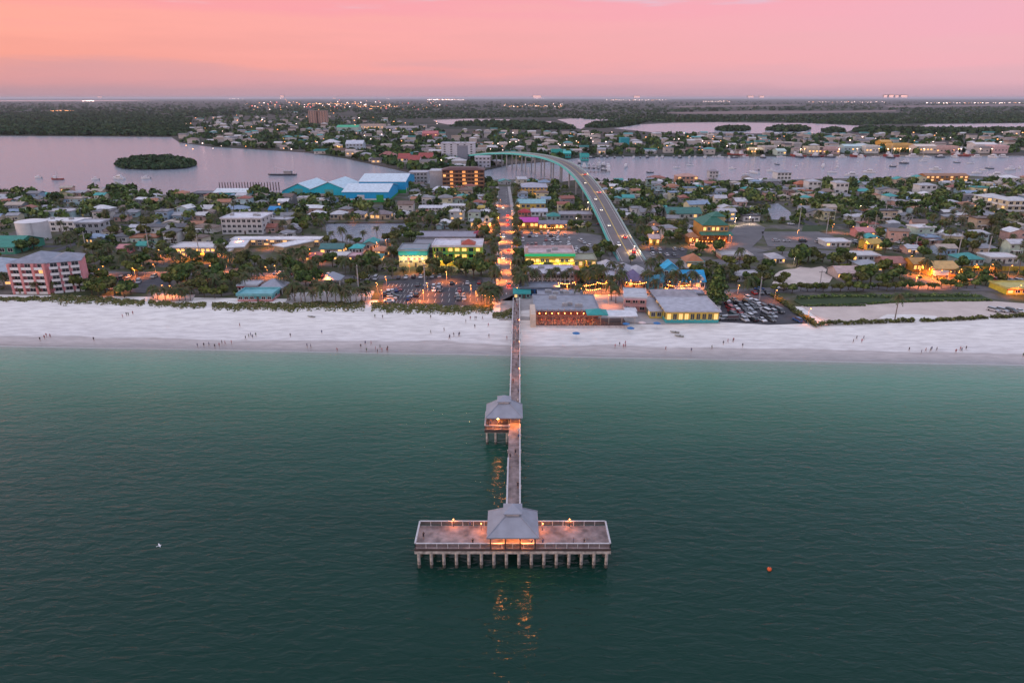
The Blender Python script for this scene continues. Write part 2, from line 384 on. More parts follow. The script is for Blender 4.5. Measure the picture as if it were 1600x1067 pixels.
# roads, parking lots and paved ground on the island, each a sheet a little above the one below
ASPH = ground_material('asphalt', [(.3, (.050, .050, .056)), (.55, (.075, .074, .082)), (.75, (.10, .098, .105))], .35)
ASPH2 = ground_material('worn_asphalt', [(.3, (.11, .105, .108)), (.55, (.15, .142, .145)), (.75, (.19, .18, .18))], .12)
CONC = ground_material('pale_concrete', [(.3, (.30, .28, .27)), (.7, (.42, .395, .38))], .25)
SANDL = ground_material('lot_sand', [(.3, (.50, .42, .37)), (.7, (.62, .53, .47))], .16)
LAWN = ground_material('lawn_grass', [(.3, (.032, .052, .022)), (.7, (.052, .076, .032))], .2)
PAINT = M('road_paint', (.72, .70, .66), .6, .15, 2.0)
z1, z2, z3, z4 = 1.665, 1.68, 1.70, 1.72
MAINROAD = [(776, 470), (781, 420), (781, 380), (778, 340), (778, 310), (779, 292), (792, 292), (797, 310), (800, 340), (803, 380), (805, 420), (806, 470)]
sheet('main_street', MAINROAD, z3, ASPH2, 'straight main street running inland from the pier', .28)
sheet('boulevard', [(-200, 421), (0, 423), (200, 425), (330, 424), (560, 430), (640, 430), (770, 434), (860, 450), (1000, 452), (1120, 453), (1210, 449), (1420, 446), (1600, 448), (1800, 450), (1800, 457), (1600, 455), (1420, 453), (1210, 457), (1120, 461), (1000, 459), (860, 457), (770, 441), (640, 436), (560, 436), (330, 430), (200, 431), (0, 429), (-200, 427)], z2, ASPH2, 'beach road running along the shore behind the parking lots', .28)
sheet('bridge_approach', [(950, 395), (1008, 392), (1040, 404), (1100, 408), (1180, 396), (1260, 390), (1340, 394), (1420, 404), (1420, 412), (1330, 402), (1260, 399), (1190, 406), (1110, 420), (1040, 420), (1010, 428), (985, 452), (950, 452), (960, 425)], z3, ASPH2, 'grey road spreading out at the foot of the bridge', .28)
sheet('side_road', [(1134, 388), (1140, 365), (1150, 352), (1180, 348), (1196, 356), (1190, 372), (1175, 386), (1200, 392), (1160, 400)], z2, ASPH2, 'curving grey lane beside the green roofed restaurant', .28)
sheet('paved_lot', [(1190, 362), (1280, 362), (1330, 380), (1320, 390), (1200, 385)], z2, ASPH2, 'wide bare grey lot right of the green roofed restaurant', .28)
sheet('parking_lot', [(590, 474), (600, 440), (690, 430), (752, 432), (768, 470), (772, 478), (590, 477)], z3, ASPH, 'dark asphalt parking lot by the beach left of the pier', .28)
sheet('parking_lot', [(160, 452), (175, 428), (265, 426), (268, 446), (225, 458)], z3, ASPH, 'asphalt parking lot among trees right of the pink apartment block', .28)
sheet('parking_lot', [(1118, 502), (1130, 470), (1150, 455), (1212, 458), (1262, 504), (1200, 507)], z3, ASPH, 'crowded parking lot right of the yellow beach restaurant', .28)
sheet('parking_lot', [(808, 400), (812, 366), (880, 360), (940, 368), (940, 400), (880, 402)], z2, ASPH2, 'parking lot behind the yellow shop right of main street', .28)
sheet('parking_lot', [(1000, 404), (1010, 386), (1075, 388), (1070, 403)], z2, ASPH, 'small parking lot below the orange lit restaurant', .28)
sheet('plaza', [(445, 473), (455, 458), (560, 452), (585, 455), (575, 476)], z4, CONC, 'pale paved ground under the row of palms', .28)
sheet('plaza', [(232, 469), (240, 458), (305, 460), (300, 471)], z4, CONC, 'pale sandy court under short palms', .28)
sheet('plaza', [(780, 500), (782, 470), (800, 462), (900, 460), (1120, 462), (1125, 505), (1040, 506), (980, 504), (830, 500)], z3, CONC, 'pale paving around the beach bars', .28)
sheet('sand_lot', [(1252, 478), (1300, 478), (1430, 471), (1545, 470), (1600, 474), (1800, 480), (1800, 496), (1600, 492), (1540, 496), (1420, 500), (1290, 504)], z3, SANDL, 'bare tan sand lot fenced by hedges', .28)
sheet('sand_lot', [(1206, 443), (1212, 436), (1209, 430), (1218, 424), (1228, 421), (1242, 420), (1250, 417), (1268, 419), (1284, 416), (1292, 421), (1289, 427), (1301, 433), (1296, 441), (1280, 444), (1262, 442), (1240, 446), (1222, 444)], z3, SANDL, 'small pale sand lot behind the round trees', .28)
sheet('lawn', [(1240, 470), (1250, 461), (1360, 462), (1420, 466), (1420, 470), (1330, 474), (1256, 478)], z4, LAWN, 'strip of bright green lawn by the sand lot', .28)
sheet('lawn', [(1430, 468), (1430, 461), (1530, 460), (1550, 468)], z4, LAWN, 'green lawn behind the lone palm', .28)
sheet('lawn', [(1252, 362), (1256, 352), (1295, 352), (1300, 362)], z3, LAWN, 'small green field beside the tall poles', .28)
sheet('canal', [(508, 350), (640, 349), (638, 366), (600, 376), (545, 379), (512, 373)], 1.47, BAY, 'still grey canal basin with a dark seawall')
sheet('canal', [(1196, 320), (1216, 318), (1236, 332), (1234, 344), (1206, 343)], 1.47, BAY, 'short grey canal between houses')
# painted lines: main street edges and the boulevard centre dashes
mb = MB()
for k in range(26):
    y = 300 + (k / 25) ** 1.6 * 160
    a = G(791 - (y - 380) * .0, y, z3 + .02); mb.box(a.x - .12, a.x + .12, a.y, a.y + 3, z3 + .004, z3 + .01)
tag(mb.build('road_marking', PAINT), 'dashed white line down main street', None, None, 'structure')
mb = MB()
for x0, x1, y0, y1 in ((606, 655, 448, 474), (668, 756, 446, 472)):
    for yy in np.linspace(y0, y1, 4):
        for xx in np.linspace(x0, x1, 9):
            a = G(xx, yy, z3); mb.box(a.x - .06, a.x + .06, a.y, a.y + 5, z3 + .004, z3 + .01)
tag(mb.build('parking_marking', PAINT), 'white bay lines painted on the beach parking lot', None, None, 'structure')
# kerbed pavements along main street
for side, a in (('left', [(776, 470), (781, 420), (781, 380), (778, 340), (779, 292)]), ('right', [(806, 470), (805, 420), (803, 380), (800, 340), (793, 292)])):
    mb = MB(); sgn = -1 if side == 'left' else 1
    P = [G(x, y, z3) for x, y in a]
    for p, q in zip(P, P[1:]):
        w = Vector((2.6 * sgn, 0, 0)); z = Vector((0, 0, .13))
        mb.loft([[p, p + w, p + w + z, p + z], [q, q + w, q + w + z, q + z]])
    tag(mb.build('pavement', CONC), f'raised pavement along the {side} side of main street', None, None, 'structure')
# ================================================================== THE PIER
DECKW = M('deck_boards', (.28, .22, .21), .75, .34, .55, seam=5.0, bump=.3)
RAILW = M('weathered_rail_wood', (.50, .48, .48), .7, .12, 2)
PILEC = M('pile_concrete', (.46, .42, .375), .85, .35, 1.1)
DARKW = M('dark_timber', (.07, .05, .045), .8, .2, 2)
METALR = M('grey_metal_roof', (.31, .33, .38), .45, .08, .6, metal=.25, seam=3.2, bump=.35)
BULB = glow('warm_bulb', (1, .34, .06), 26.0)
REFB = glow('pavilion_bulb', (1, .36, .07), 170.0)
LAMPS = []
def lamp(parent, loc, watts, col=(1, .25, .06), rad=.25, down=False):
    l = bpy.data.lights.new('lamp_light', 'SPOT' if down else 'POINT'); l.energy = watts; l.color = col; l.shadow_soft_size = rad
    if down: l.spot_size = R_(142); l.spot_blend = .5          # a shaded head that throws its light on the ground
    o = bpy.data.objects.new('lamp_light', l); COL.objects.link(o); o.parent = parent; o.location = loc
    return o
PX0 = .26
def pier_x(Y): return .26 + (Y - 118) * .0101
pier = thing('fishing_pier', 'long pale fishing pier with a wide T-shaped end on concrete piles', 'pier', (0, 110, 0))
def pl(x, y, z): return (x, y - 110, z)
YF, YB, XL, XR, ZD = 107.5, 114.9, -18.25, 18.5, 4.5
mb = MB()
mb.box(XL, XR, YF - 110, YB - 110, ZD - .22, ZD)
mb.build('deck', DECKW, pier)
mb = MB()
mb.box(XL, XR, YF - 110 - .14, YF - 110 - .003, 4.03, ZD - .05); mb.build('fascia', DARKW, pier)
for y in (YF + .45, (YF + YB) / 2, YB - .75):
    mb = MB(); mb.box(XL - .05, XR + .05, y - .62 - 110, y + .45 - 110, 3.42, 4.0); mb.box(XL + .1, XR - .1, y - .3 - 110, y + .3 - 110, 4.003, ZD - .225); mb.build('cross_beam', PILEC, pier)
PWET = M('barnacled_concrete', (.10, .095, .08), .9, .35, 4, bump=.4); pm = MB()
for za, zb, mi in ((-3, .75, 1), (.75, 3.42, 0)): pm.loft([[(.3 * math.cos(a), .3 * math.sin(a), z) for a in [2 * math.pi * k / 8 for k in range(8)]] for z in (za, zb)], mi)
pile_me = pm.mesh('pile', [PILEC, PWET])
for y in (YF + .35, (YF + YB) / 2, YB - .75):
    for k in range(16): link('pile', pile_me, pier, pl(XL + .65 + (XR - XL - 1.3) * k / 15, y, 0))
# walkway to the beach: level over the water, ramping down on the sand
way = [(114.9, ZD), (120, ZD), (140, ZD), (160, ZD), (180, ZD), (200, ZD), (220, ZD), (240, 4.3), (258, 3.5), (276, 2.3), (284, 1.75)]
mb = MB(); rings = []
for Y, z in way:
    x = pier_x(Y); rings.append([pl(x - 1.45, Y, z - .25), pl(x + 1.45, Y, z - .25), pl(x + 1.45, Y, z), pl(x - 1.45, Y, z)])
mb.loft(rings); mb.build('walkway_deck', DECKW, pier)
def rail_run(P, parent, post=2.0, inner=True):
    """Posts, a broad cap board and two lower rails along the points P (tops of the deck)."""
    mb = MB()
    for a, b in zip(P, P[1:]):
        a = Vector(a); b = Vector(b); d = b - a; n = max(1, int(d.length / post))
        u = d.normalized(); s = Vector((-u.y, u.x, 0)).normalized()
        for k in range(n + 1):
            c = a + d * (k / n); mb.box(c.x - .07, c.x + .07, c.y - .07, c.y + .07, c.z, c.z + 1.06)
        for h, hw, th in ((1.06, .17, .06),):
            q = [Vector((0, 0, h)) + s * hw, Vector((0, 0, h)) - s * hw, Vector((0, 0, h + th)) - s * hw, Vector((0, 0, h + th)) + s * hw]
            mb.loft([[a + w for w in q], [b + w for w in q]])
    o = mb.build('railing', RAILW, parent); mb = MB()
    for a, b in zip(P, P[1:]):
        a = Vector(a); b = Vector(b); d = b - a; u = d.normalized(); s = Vector((-u.y, u.x, 0)).normalized()
        for h in (.78, .54, .30):
            q = [Vector((0, 0, h)) + s * .03, Vector((0, 0, h)) - s * .03, Vector((0, 0, h + .15)) - s * .03, Vector((0, 0, h + .15)) + s * .03]
            mb.loft([[a + w for w in q], [b + w for w in q]])
    mb.build('lower_rails', M('rail_brown_wood', (.13, .10, .095), .75, .15, 2), o); return o
e = .12
rail_run([pl(XL + e, YF + e, ZD), pl(XR - e, YF + e, ZD)], pier)
rail_run([pl(XL + e, YF + e, ZD), pl(XL + e, YB - e, ZD)], pier)
rail_run([pl(XR - e, YF + e, ZD), pl(XR - e, YB - e, ZD)], pier)
rail_run([pl(XL + e, YB - e, ZD), pl(pier_x(115) - 1.5, YB - e, ZD)], pier)
rail_run([pl(pier_x(115) + 1.5, YB - e, ZD), pl(XR - e, YB - e, ZD)], pier)
rail_run([pl(pier_x(Y) - 1.35, Y, z) for Y, z in way if Y < 156], pier)
rail_run([pl(pier_x(156) - 1.35, 156, ZD)] + [pl(pier_x(Y) - 1.35, Y, z) for Y, z in way if Y > 165], pier)
rail_run([pl(pier_x(Y) + 1.35, Y, z) for Y, z in way], pier)
for Y in list(range(122, 240, 8)) + [248, 256, 264, 272]:
    zt = 3.95 if Y < 236 else 4.3 - .6 - (Y - 240) * .052
    x = pier_x(Y); mb = MB(); mb.box(x - 1.7, x + 1.7, Y - .3 - 110, Y + .3 - 110, zt - .35, zt + .28); mb.build('cross_beam', PILEC, pier)
    for s in (-1.2, 1.2): link('pile', pile_me, pier, pl(x + s, Y, zt - 3.77))
# side platform half way
SX0, SX1, SY0, SY1 = -7.0, pier_x(160) - 1.46, 156.2, 164.8
mb = MB(); mb.box(SX0, SX1, SY0 - 110, SY1 - 110, ZD - .24, ZD - .004); mb.build('side_deck', DECKW, pier)
mb = MB(); mb.box(SX0, SX1, SY0 - 110 - .12, SY0 - 110 - .003, 3.75, ZD - .05); mb.build('fascia', DARKW, pier)
rail_run([pl(SX1, SY0 + e, ZD), pl(SX0 + e, SY0 + e, ZD), pl(SX0 + e, SY1 - e, ZD), pl(SX1, SY1 - e, ZD)], pier)
for y in (SY0 + .7, SY1 - .7):
    mb = MB(); mb.box(SX0 + .1, SX1, y - .4 - 110, y + .4 - 110, 3.42, ZD - .245); mb.build('cross_beam', PILEC, pier)
    for x in (SX0 + .6, (SX0 + SX1) / 2 - .3, SX1 - .5): link('pile', pile_me, pier, pl(x, y, 0))

def pavilion(label, cx, y0, y1, w, eave, zd, lamps, watts):
    cy = (y0 + y1) / 2; d = y1 - y0
    t = thing('pier_pavilion', label, 'pavilion', (cx, cy, zd))
    mb = MB(); ez = eave - zd; hx, hy = w / 2, d / 2; tz = ez + 2.6; tx = ty = 1.55
    A = [(-hx, -hy, ez), (hx, -hy, ez), (hx, hy, ez), (-hx, hy, ez)]; B = [(-tx, -ty, tz), (tx, -ty, tz), (tx, ty, tz), (-tx, ty, tz)]
    mb.loft([[(x, y, z - .22) for x, y, z in A], A, B])
    for a, b in zip(A, B): mb.tube(Vector(a) + Vector((0, 0, .04)), Vector(b) + Vector((0, 0, .05)), .09, n=5)       # hip ridge caps
    mb.build('roof', METALR, t)
    mb = MB(); mb.box(-1.2, 1.2, -1.2, 1.2, tz - .1, tz + .75)
    cu = mb.build('cupola', M('cupola_louvre', (.5, .49, .5), .7), t)
    mb = MB(); C = [(-1.8, -1.8), (1.8, -1.8), (1.8, 1.8), (-1.8, 1.8)]
    mb.loft([[(x, y, tz + .7) for x, y in C], [(x, y, tz + .82) for x, y in C], [(x * .06, y * .06, tz + 1.85) for x, y in C]])
    mb.build('cupola_roof', METALR, cu)
    for i, x in enumerate(np.linspace(-hx + .7, hx - .7, 4)):
        for y in (-hy + .8, hy - .8):
            mb = MB(); mb.box(x - .13, x + .13, y - .13, y + .13, 0, ez - .2); mb.build('post', DARKW, t)
    for y in (-hy + .8, hy - .8):
        mb = MB(); mb.box(-hx + .4, hx - .4, y - .1, y + .1, ez - .5, ez - .22); mb.build('beam', DARKW, t)
    mb = MB(); mb.box(-1.6, 1.6, .6, 1.1, 0, .45); mb.box(-1.6, 1.6, 1.0, 1.1, .45, .95); mb.build('bench', M('bench_wood', (.16, .10, .07), .7), t)
    for x, y, z in lamps:
        mb = MB(); mb.ball((0, 0, 0), .24, .24, .2, 8, 5); mb.build('lamp_bulb', REFB, t, (x - cx, y - cy, z - zd))
        lamp(t, (x - cx, y - cy, z - zd - .35), watts)
    return t
pavilion('large grey hip-roofed pavilion with a cupola at the end of the pier', .15, 106.6, 115.3, 9.7, 7.5, ZD, [(-2.4, 107.25, 7.08), (2.7, 107.25, 7.08), (0, 112, 6.9)], 520)
pavilion('smaller grey hip-roofed pavilion half way along the pier, over a side platform', -2.0, 156.7, 165.0, 9.5, 7.5, ZD, [(-3.6, 157.35, 7.08), (1.0, 157.9, 7.0)], 620)
# lamp standards on the pier
def pier_lamp(label, x, y, z, h, watts, arm=.0):
    t = thing('pier_lamp', label, 'lamp', (x, y, z), 0, 'lamps standing on the pier')
    mb = MB(); mb.tube((0, 0, 0), (0, 0, h), .06, .045); mb.build('pole', DARKW, t)
    mb = MB(); mb.ball((0, 0, h), .13, .13, .11, 8, 5); mb.build('lamp_head', glow('pier_bulb', (1, .36, .1), 7.0), t)
    lamp(t, (0, -.2, h - .25), watts)
pier_lamp('lamp on the back railing of the T, left of the pavilion', -11.5, YB - .45, ZD, 1.7, 170)
pier_lamp('lamp on the back railing of the T, right of the pavilion', 11.3, YB - .45, ZD, 1.7, 170)
pier_lamp('lamp beside the end pavilion, at its left corner', -6.0, 113.3, ZD, 1.5, 160)
pier_lamp('lamp beside the end pavilion, at its right corner', 6.0, 113.3, ZD, 1.5, 160)
for k, Y in enumerate((190, 214, 238)):
    pier_lamp(('lamp on the walkway between the middle pavilion and the surf', 'lamp on the walkway over the shallow green water', 'lamp on the walkway at the edge of the surf')[k], pier_x(Y) + 1.2, Y, ZD - (.1 if Y > 230 else 0), 3.2, 260)
# mooring buoy and gull
b = G(1202, 890, 0); t = thing('buoy', 'small orange buoy floating right of the pier', 'buoy', b)
mb = MB(); mb.ball((0, 0, .18), .42, .42, .42, 10, 6); mb.build('float', M('buoy_orange', (.75, .12, .03), .5), t)
mb = MB(); mb.tube((0, 0, .55), (0, 0, .85), .06); mb.build('top_ring', DARKW, t)
g = G(249, 852, 6); t = thing('seagull', 'white seagull gliding over the sea left of the pier', 'bird', g, R_(40))
mb = MB(); mb.loft([[(x, r * math.cos(a), r * .9 * math.sin(a)) for a in [2 * math.pi * k / 8 for k in range(8)]] for x, r in ((-.36, .02), (-.25, .06), (-.05, .1), (.12, .09), (.2, .055), (.27, .06), (.33, .035), (.40, .01))])
for s in (-1, 1):
    P = [(.08, .05 * s, .05), (.12, .35 * s, .14), (.02, .72 * s, .06)]; Q = [(-.12, .05 * s, .05), (-.06, .36 * s, .13), (-.04, .74 * s, .05)]
    for k in range(2):
        mb.loft([[P[k], Q[k], Vector(Q[k]) + Vector((0, 0, .02)), Vector(P[k]) + Vector((0, 0, .02))], [P[k + 1], Q[k + 1], Vector(Q[k + 1]) + Vector((0, 0, .02)), Vector(P[k + 1]) + Vector((0, 0, .02))]])
mb.loft([[(-.34, -.03, 0), (-.34, .03, 0), (-.34, .03, .02), (-.34, -.03, .02)], [(-.52, -.1, 0), (-.52, .1, 0), (-.52, .1, .015), (-.52, -.1, .015)]])
mb.build('body', M('gull_white', (.8, .8, .8), .6), t)
# ================================================================== BUILDINGS
GL = M('window_glass', (.025, .03, .04), .12, .1, 1, spec=.6)
GLIT = glow('lit_window', (1, .50, .15), 1.1)
GLIT2 = glow('bright_shopfront', (1, .47, .10), 1.6)
WHT = M('white_trim', (.72, .70, .68), .6, .08, 2)
DOORM = M('door_paint', (.10, .07, .06), .5, .1, 2)
ACM = M('roof_unit_metal', (.33, .33, .34), .5, .1, 2)
def wallm(rgb): return M('wall_%d_%d_%d' % tuple(int(c * 100) for c in rgb), rgb, .8, .10, .7)
def roofm(rgb, seam=0): return M('roof%d_%d_%d_%d' % ((seam > 0,) + tuple(int(c * 100) for c in rgb)), rgb, .55, .14, .45, seam=seam, bump=.3 if seam else .15)
BLOCK = []          # pixel rectangles kept clear when houses and trees are scattered
FOOT = []           # footprints in metres (x, y, radius)
def roof_mb(kind, w, d, h, rh, ov=.45, x0=0, y0=0):
    """Roof over a w x d plan whose front left corner is (x0-w/2, y0); eaves at h, rising rh."""
    mb = MB(); xa, xb, ya, yb = x0 - w / 2 - ov, x0 + w / 2 + ov, y0 - ov, y0 + d + ov
    A = [(xa, ya), (xb, ya), (xb, yb), (xa, yb)]
    lo = [(x, y, h - .22) for x, y in A]; ea = [(x, y, h + .003) for x, y in A]
    if kind == 'flat':
        mb.loft([[(x, y, h - .05) for x, y in A], [(x, y, h + .22) for x, y in A]])
        for q in ((xa, xb, ya, ya + .3), (xa, xb, yb - .3, yb), (xa, xa + .3, ya + .3, yb - .3), (xb - .3, xb, ya + .3, yb - .3)):
            mb.box(q[0], q[1], q[2], q[3], h + .223, h + .223 + rh)
    elif kind == 'hip':
        r = min(w, d) / 2 + ov
        if w >= d: top = [(xa + r * .98, (ya + yb) / 2 - .05), (xb - r * .98, (ya + yb) / 2 - .05), (xb - r * .98, (ya + yb) / 2 + .05), (xa + r * .98, (ya + yb) / 2 + .05)]
        else: top = [((xa + xb) / 2 - .05, ya + r * .98), ((xa + xb) / 2 + .05, ya + r * .98), ((xa + xb) / 2 + .05, yb - r * .98), ((xa + xb) / 2 - .05, yb - r * .98)]
        mb.loft([lo, ea, [(x, y, h + rh) for x, y in top]])
    elif kind == 'pyramid':
        mx, my = (xa + xb) / 2, (ya + yb) / 2
        mb.loft([lo, ea, [(mx + (x - mx) * .03, my + (y - my) * .03, h + rh) for x, y in A]])
    elif kind == 'mansard':
        mx, my = (xa + xb) / 2, (ya + yb) / 2; k = .62
        mb.loft([lo, ea, [(mx + (x - mx) * k, my + (y - my) * k, h + rh) for x, y in A]])
    elif kind == 'shed':
        mb.loft([lo, [(x, y, h + (rh if y > y0 else 0)) for x, y in A]])
    elif kind in ('gable', 'gable_front'):
        if kind == 'gable': P = [(ya, h), ((ya + yb) / 2, h + rh), (yb, h)]; mk = lambda s, a, b: (s, a, b); ends = (xa, xb)
        else: P = [(xa, h), ((xa + xb) / 2, h + rh), (xb, h)]; mk = lambda s, a, b: (a, s, b); ends = (ya, yb)
        ring = lambda s: [mk(s, a, b) for a, b in P] + [mk(s, a, b - .25) for a, b in reversed(P)]
        r0, r1 = ring(ends[0]), ring(ends[1])
        if kind == 'gable': r0, r1 = r1, r0
        mb.loft([r0, r1])
    return mb
WINC = {}
def window_mesh(w, h, glass, frame, sill=True):
    key = (round(w, 1), round(h, 1), glass.name, frame.name)
    if key not in WINC:
        mb = MB(); mb.box(-w / 2, w / 2, -.03, .0, -h / 2, h / 2, 0)
        for q in ((-w / 2 - .1, -w / 2, -h / 2 - .1, h / 2 + .1), (w / 2, w / 2 + .1, -h / 2 - .1, h / 2 + .1), (-w / 2, w / 2, h / 2, h / 2 + .1), (-w / 2, w / 2, -h / 2 - .12, -h / 2)):
            mb.box(q[0], q[1], -.1, 0, q[2], q[3], 1)
        if w > 1.3: mb.box(-.04, .04, -.07, -.031, -h / 2, h / 2, 1)
        WINC[key] = mb.mesh('window', [glass, frame])
    return WINC[key]
def add_window(root, x, y, z, w, h, side, lit, frame=None, name='window', litm=None):
    g = (litm or GLIT) if lit else GL
    rz = {'f': 0, 'r': math.pi / 2, 'l': -math.pi / 2, 'b': math.pi}[side]
    o = link(name, window_mesh(w, h, g, frame or WHT), root, (x, y, z), rz); return o
def balcony_mesh(w, dp=1.5):
    key = ('balc', round(w, 1), dp)
    if key not in WINC:
        mb = MB(); mb.box(-w / 2, w / 2, -dp, -.003, -.18, 0)
        mb.box(-w / 2, w / 2, -dp, -dp + .12, .003, 1.0)
        for s in (-w / 2, w / 2 - .1): mb.box(s, s + .1, -dp + .123, -.003, .003, 1.0)
        WINC[key] = mb.mesh('balcony', [WHT])
    return WINC[key]
def gable_wall(mb, kind, w, d, h, rh):
    if kind == 'gable':
        for x, f in ((-w / 2, 1), (w / 2, -1)): mb.poly([(x, 0, h), (x, d, h), (x, d / 2, h + rh * .93)][::(-f)])
    if kind == 'gable_front':
        for y, f in ((0, 1), (d, -1)): mb.poly([(-w / 2, y, h), (w / 2, y, h), (0, y, h + rh * .93)][::f])
    if kind == 'shed': mb.poly([(-w / 2, d, h), (w / 2, d, h), (w / 2, d, h + rh * .95), (-w / 2, d, h + rh * .95)])
def bld(name, label, cat, x0, x1, yb, yt, depth, wall, roof='flat', rcol=(.4, .41, .44), rh=None, storeys=2, cols=4, scols=2, yaw=0.0, lit=0.0, balc=False, litm=None, frame=None,
        door=True, ac=0, seam=0, ww=None, wh=None, base=None, sides='fr', zg=1.55, seed=0, lm=None, block=True, group=None, parts=True, band=None, ov=.45, doorw=1.1, wallm_=None):
    """A building whose front runs between photo columns x0..x1 with its foot on row yb and its eaves on row yt."""
    rng = random.Random(seed or int(x0 * 7 + yb * 13))
    a, b = G(x0, yb, zg), G(x1, yb, zg); Y = (a.y + b.y) / 2
    w = (b.x - a.x) / math.cos(yaw); h = max(2.4, ZAT(yt, Y) - zg)
    t = thing(name, label, cat, ((a.x + b.x) / 2, Y, zg), yaw, group)
    rh = (.35 if roof == 'flat' else max(1.0, min(w, depth) * .22)) if rh is None else rh
    mb = MB(); mb.box(-w / 2, w / 2, 0, depth, -.4, h - .25 if roof != 'flat' else h - .06); gable_wall(mb, roof, w, depth, h - .25, rh)
    wm_ = wallm_ or wallm(wall); mb.build('wall', wm_, t)
    rf = roof_mb(roof, w, depth, h, rh, ov).build('roof', roofm(rcol, seam), t)
    if base is not None:
        mb = MB(); bh = h * base[1]
        mb.box(-w / 2 - .06, w / 2 + .06, -.06, -.002, -.3, bh); mb.box(w / 2 + .002, w / 2 + .06, 0, depth, -.3, bh); mb.box(-w / 2 - .06, -w / 2 - .002, 0, depth, -.3, bh); mb.build('base_course', wallm(base[0]), t)
    if band is not None:
        mb = MB(); mb.box(-w / 2 - .15, w / 2 + .15, -.25, -.002, h * band[1], h * band[2]); mb.box(w / 2 + .002, w / 2 + .15, 0, depth, h * band[1], h * band[2]); mb.build('fascia_band', wallm(band[0]) if band[0][0] >= 0 else GL, t)
    fh = h / storeys
    def face(side, L, n):
        for s in range(storeys):
            for c in range(n):
                u = -L / 2 + L * (c + .5) / n; wi = ww or min(L / n * .62, 2.6); hi = wh or min(fh * .52, 1.9)
                z = fh * s + fh * .56
                if side == 'f':
                    if door and s == 0 and c == n // 2: continue
                    x, y = u, -.004
                elif side == 'r': x, y = w / 2 + .004, depth / 2 + u
                else: x, y = -w / 2 - .004, depth / 2 + u
                add_window(t, x, y, z, wi, hi, side, rng.random() < lit, frame, litm=litm)
                if balc and (s > 0 or balc == 2):
                    link('balcony', balcony_mesh(min(L / n * .86, 6)), t, (x, y, fh * s + .02), {'f': 0, 'r': math.pi / 2, 'l': -math.pi / 2}[side])
    if cols and 'f' in sides: face('f', w, cols)
    if scols and 'r' in sides: face('r', depth, scols)
    if scols and 'l' in sides: face('l', depth, scols)
    if door:
        u = -w / 2 + w * (max(cols, 1) // 2 + .5) / max(cols, 1)
        mb = MB(); mb.box(-doorw / 2, doorw / 2, -.07, -.004, -.1, min(2.15, fh * .8)); mb.build('door', DOORM, t, (u, 0, 0))
    for k in range(ac):
        mb = MB(); s = rng.uniform(.9, 1.6); mb.box(-s, s, -.9, .9, 0, 1.3); mb.tube((0, 0, 1.3), (0, 0, 1.42), .6, n=10)
        mb.build('air_conditioner', ACM, t, (rng.uniform(-.4, .4) * w, rng.uniform(.2, .8) * depth, h + .225))
    if block:
        ydeep = PXY((0, Y + depth, zg))[1]
        BLOCK.append((x0 - 2, x1 + 2, min(yt, ydeep) - 1, yb + 4))
    FOOT.append((a.x * .5 + b.x * .5, Y + depth / 2, max(w, depth) * .5))
    if lm: LM.append(((x0 + x1) / 2, yb - 2, lm))
    t['_w'], t['_h'], t['_d'] = w, h, depth
    return t
PINK = (.72, .30, .32); CREAM = (.62, .55, .42); WHITE = (.66, .64, .62); YEL = (.62, .44, .08); YG = (.36, .52, .06); GREY = (.33, .33, .35); TEAL = (.03, .30, .30)
BLUE = (.010, .34, .64); BROWN = (.16, .07, .04); LGREY = (.50, .50, .53); LAV = (.42, .41, .47); ORG = (.60, .26, .07)
# pink apartment block: front wing and a wing receding to the right
t = bld('apartment_building', 'five storey pink apartment block with white balconies and grey hip roof at the beach', 'apartment block', 24, 83, 458, 411, 19, PINK, 'hip', (.24, .26, .31), 3.2, 5, 3, 3, balc=2, lit=.06, seam=2, lm='the pink apartment block', door=False, sides='fl')
w, h, d = t['_w'], t['_h'], t['_d']
mb = MB(); mb.box(0, 12.6, 0, 15, -.4, h - .25); mb.build('side_wing', wallm(PINK), t, (w / 2 + .01, .6, 0), R_(24))
wr = roof_mb('hip', 12.6, 15, h - .02, 2.6, .5, 6.3, 0).build('side_wing_roof', roofm((.24, .26, .31), 2), t, (w / 2 + .01, .6, 0), R_(24))
ca, sa = math.cos(R_(24)), math.sin(R_(24))
for s in range(5):
    for c in range(3):
        u = 2.2 + c * 4.1; p = (w / 2 + .01 + u * ca + .01, .6 + u * sa - .01, h / 5 * s + h / 5 * .56)
        add_window(t, p[0], p[1], p[2], 2.6, 1.7, 'f', False).rotation_euler.z = R_(24)
        link('balcony', balcony_mesh(3.3), t, (p[0], p[1], h / 5 * s + .02), R_(24))
for x in (-w / 2 + .7, -w / 6, w / 6, w / 2 - .7):
    mb = MB(); mb.box(x - .55, x + .55, -1.62, -.004, -.3, h - .3); mb.build('pilaster', wallm((.60, .24, .23)), t)
BLOCK.append((20, 136, 395, 470))
bld('apartment_building', 'grey roofed building cut off by the frame, left of the pink apartment block', 'building', -60, 22, 446, 425, 22, (.36, .36, .38), 'hip', (.31, .36, .42), 4.5, 3, 5, 2, seam=2, lit=.1)
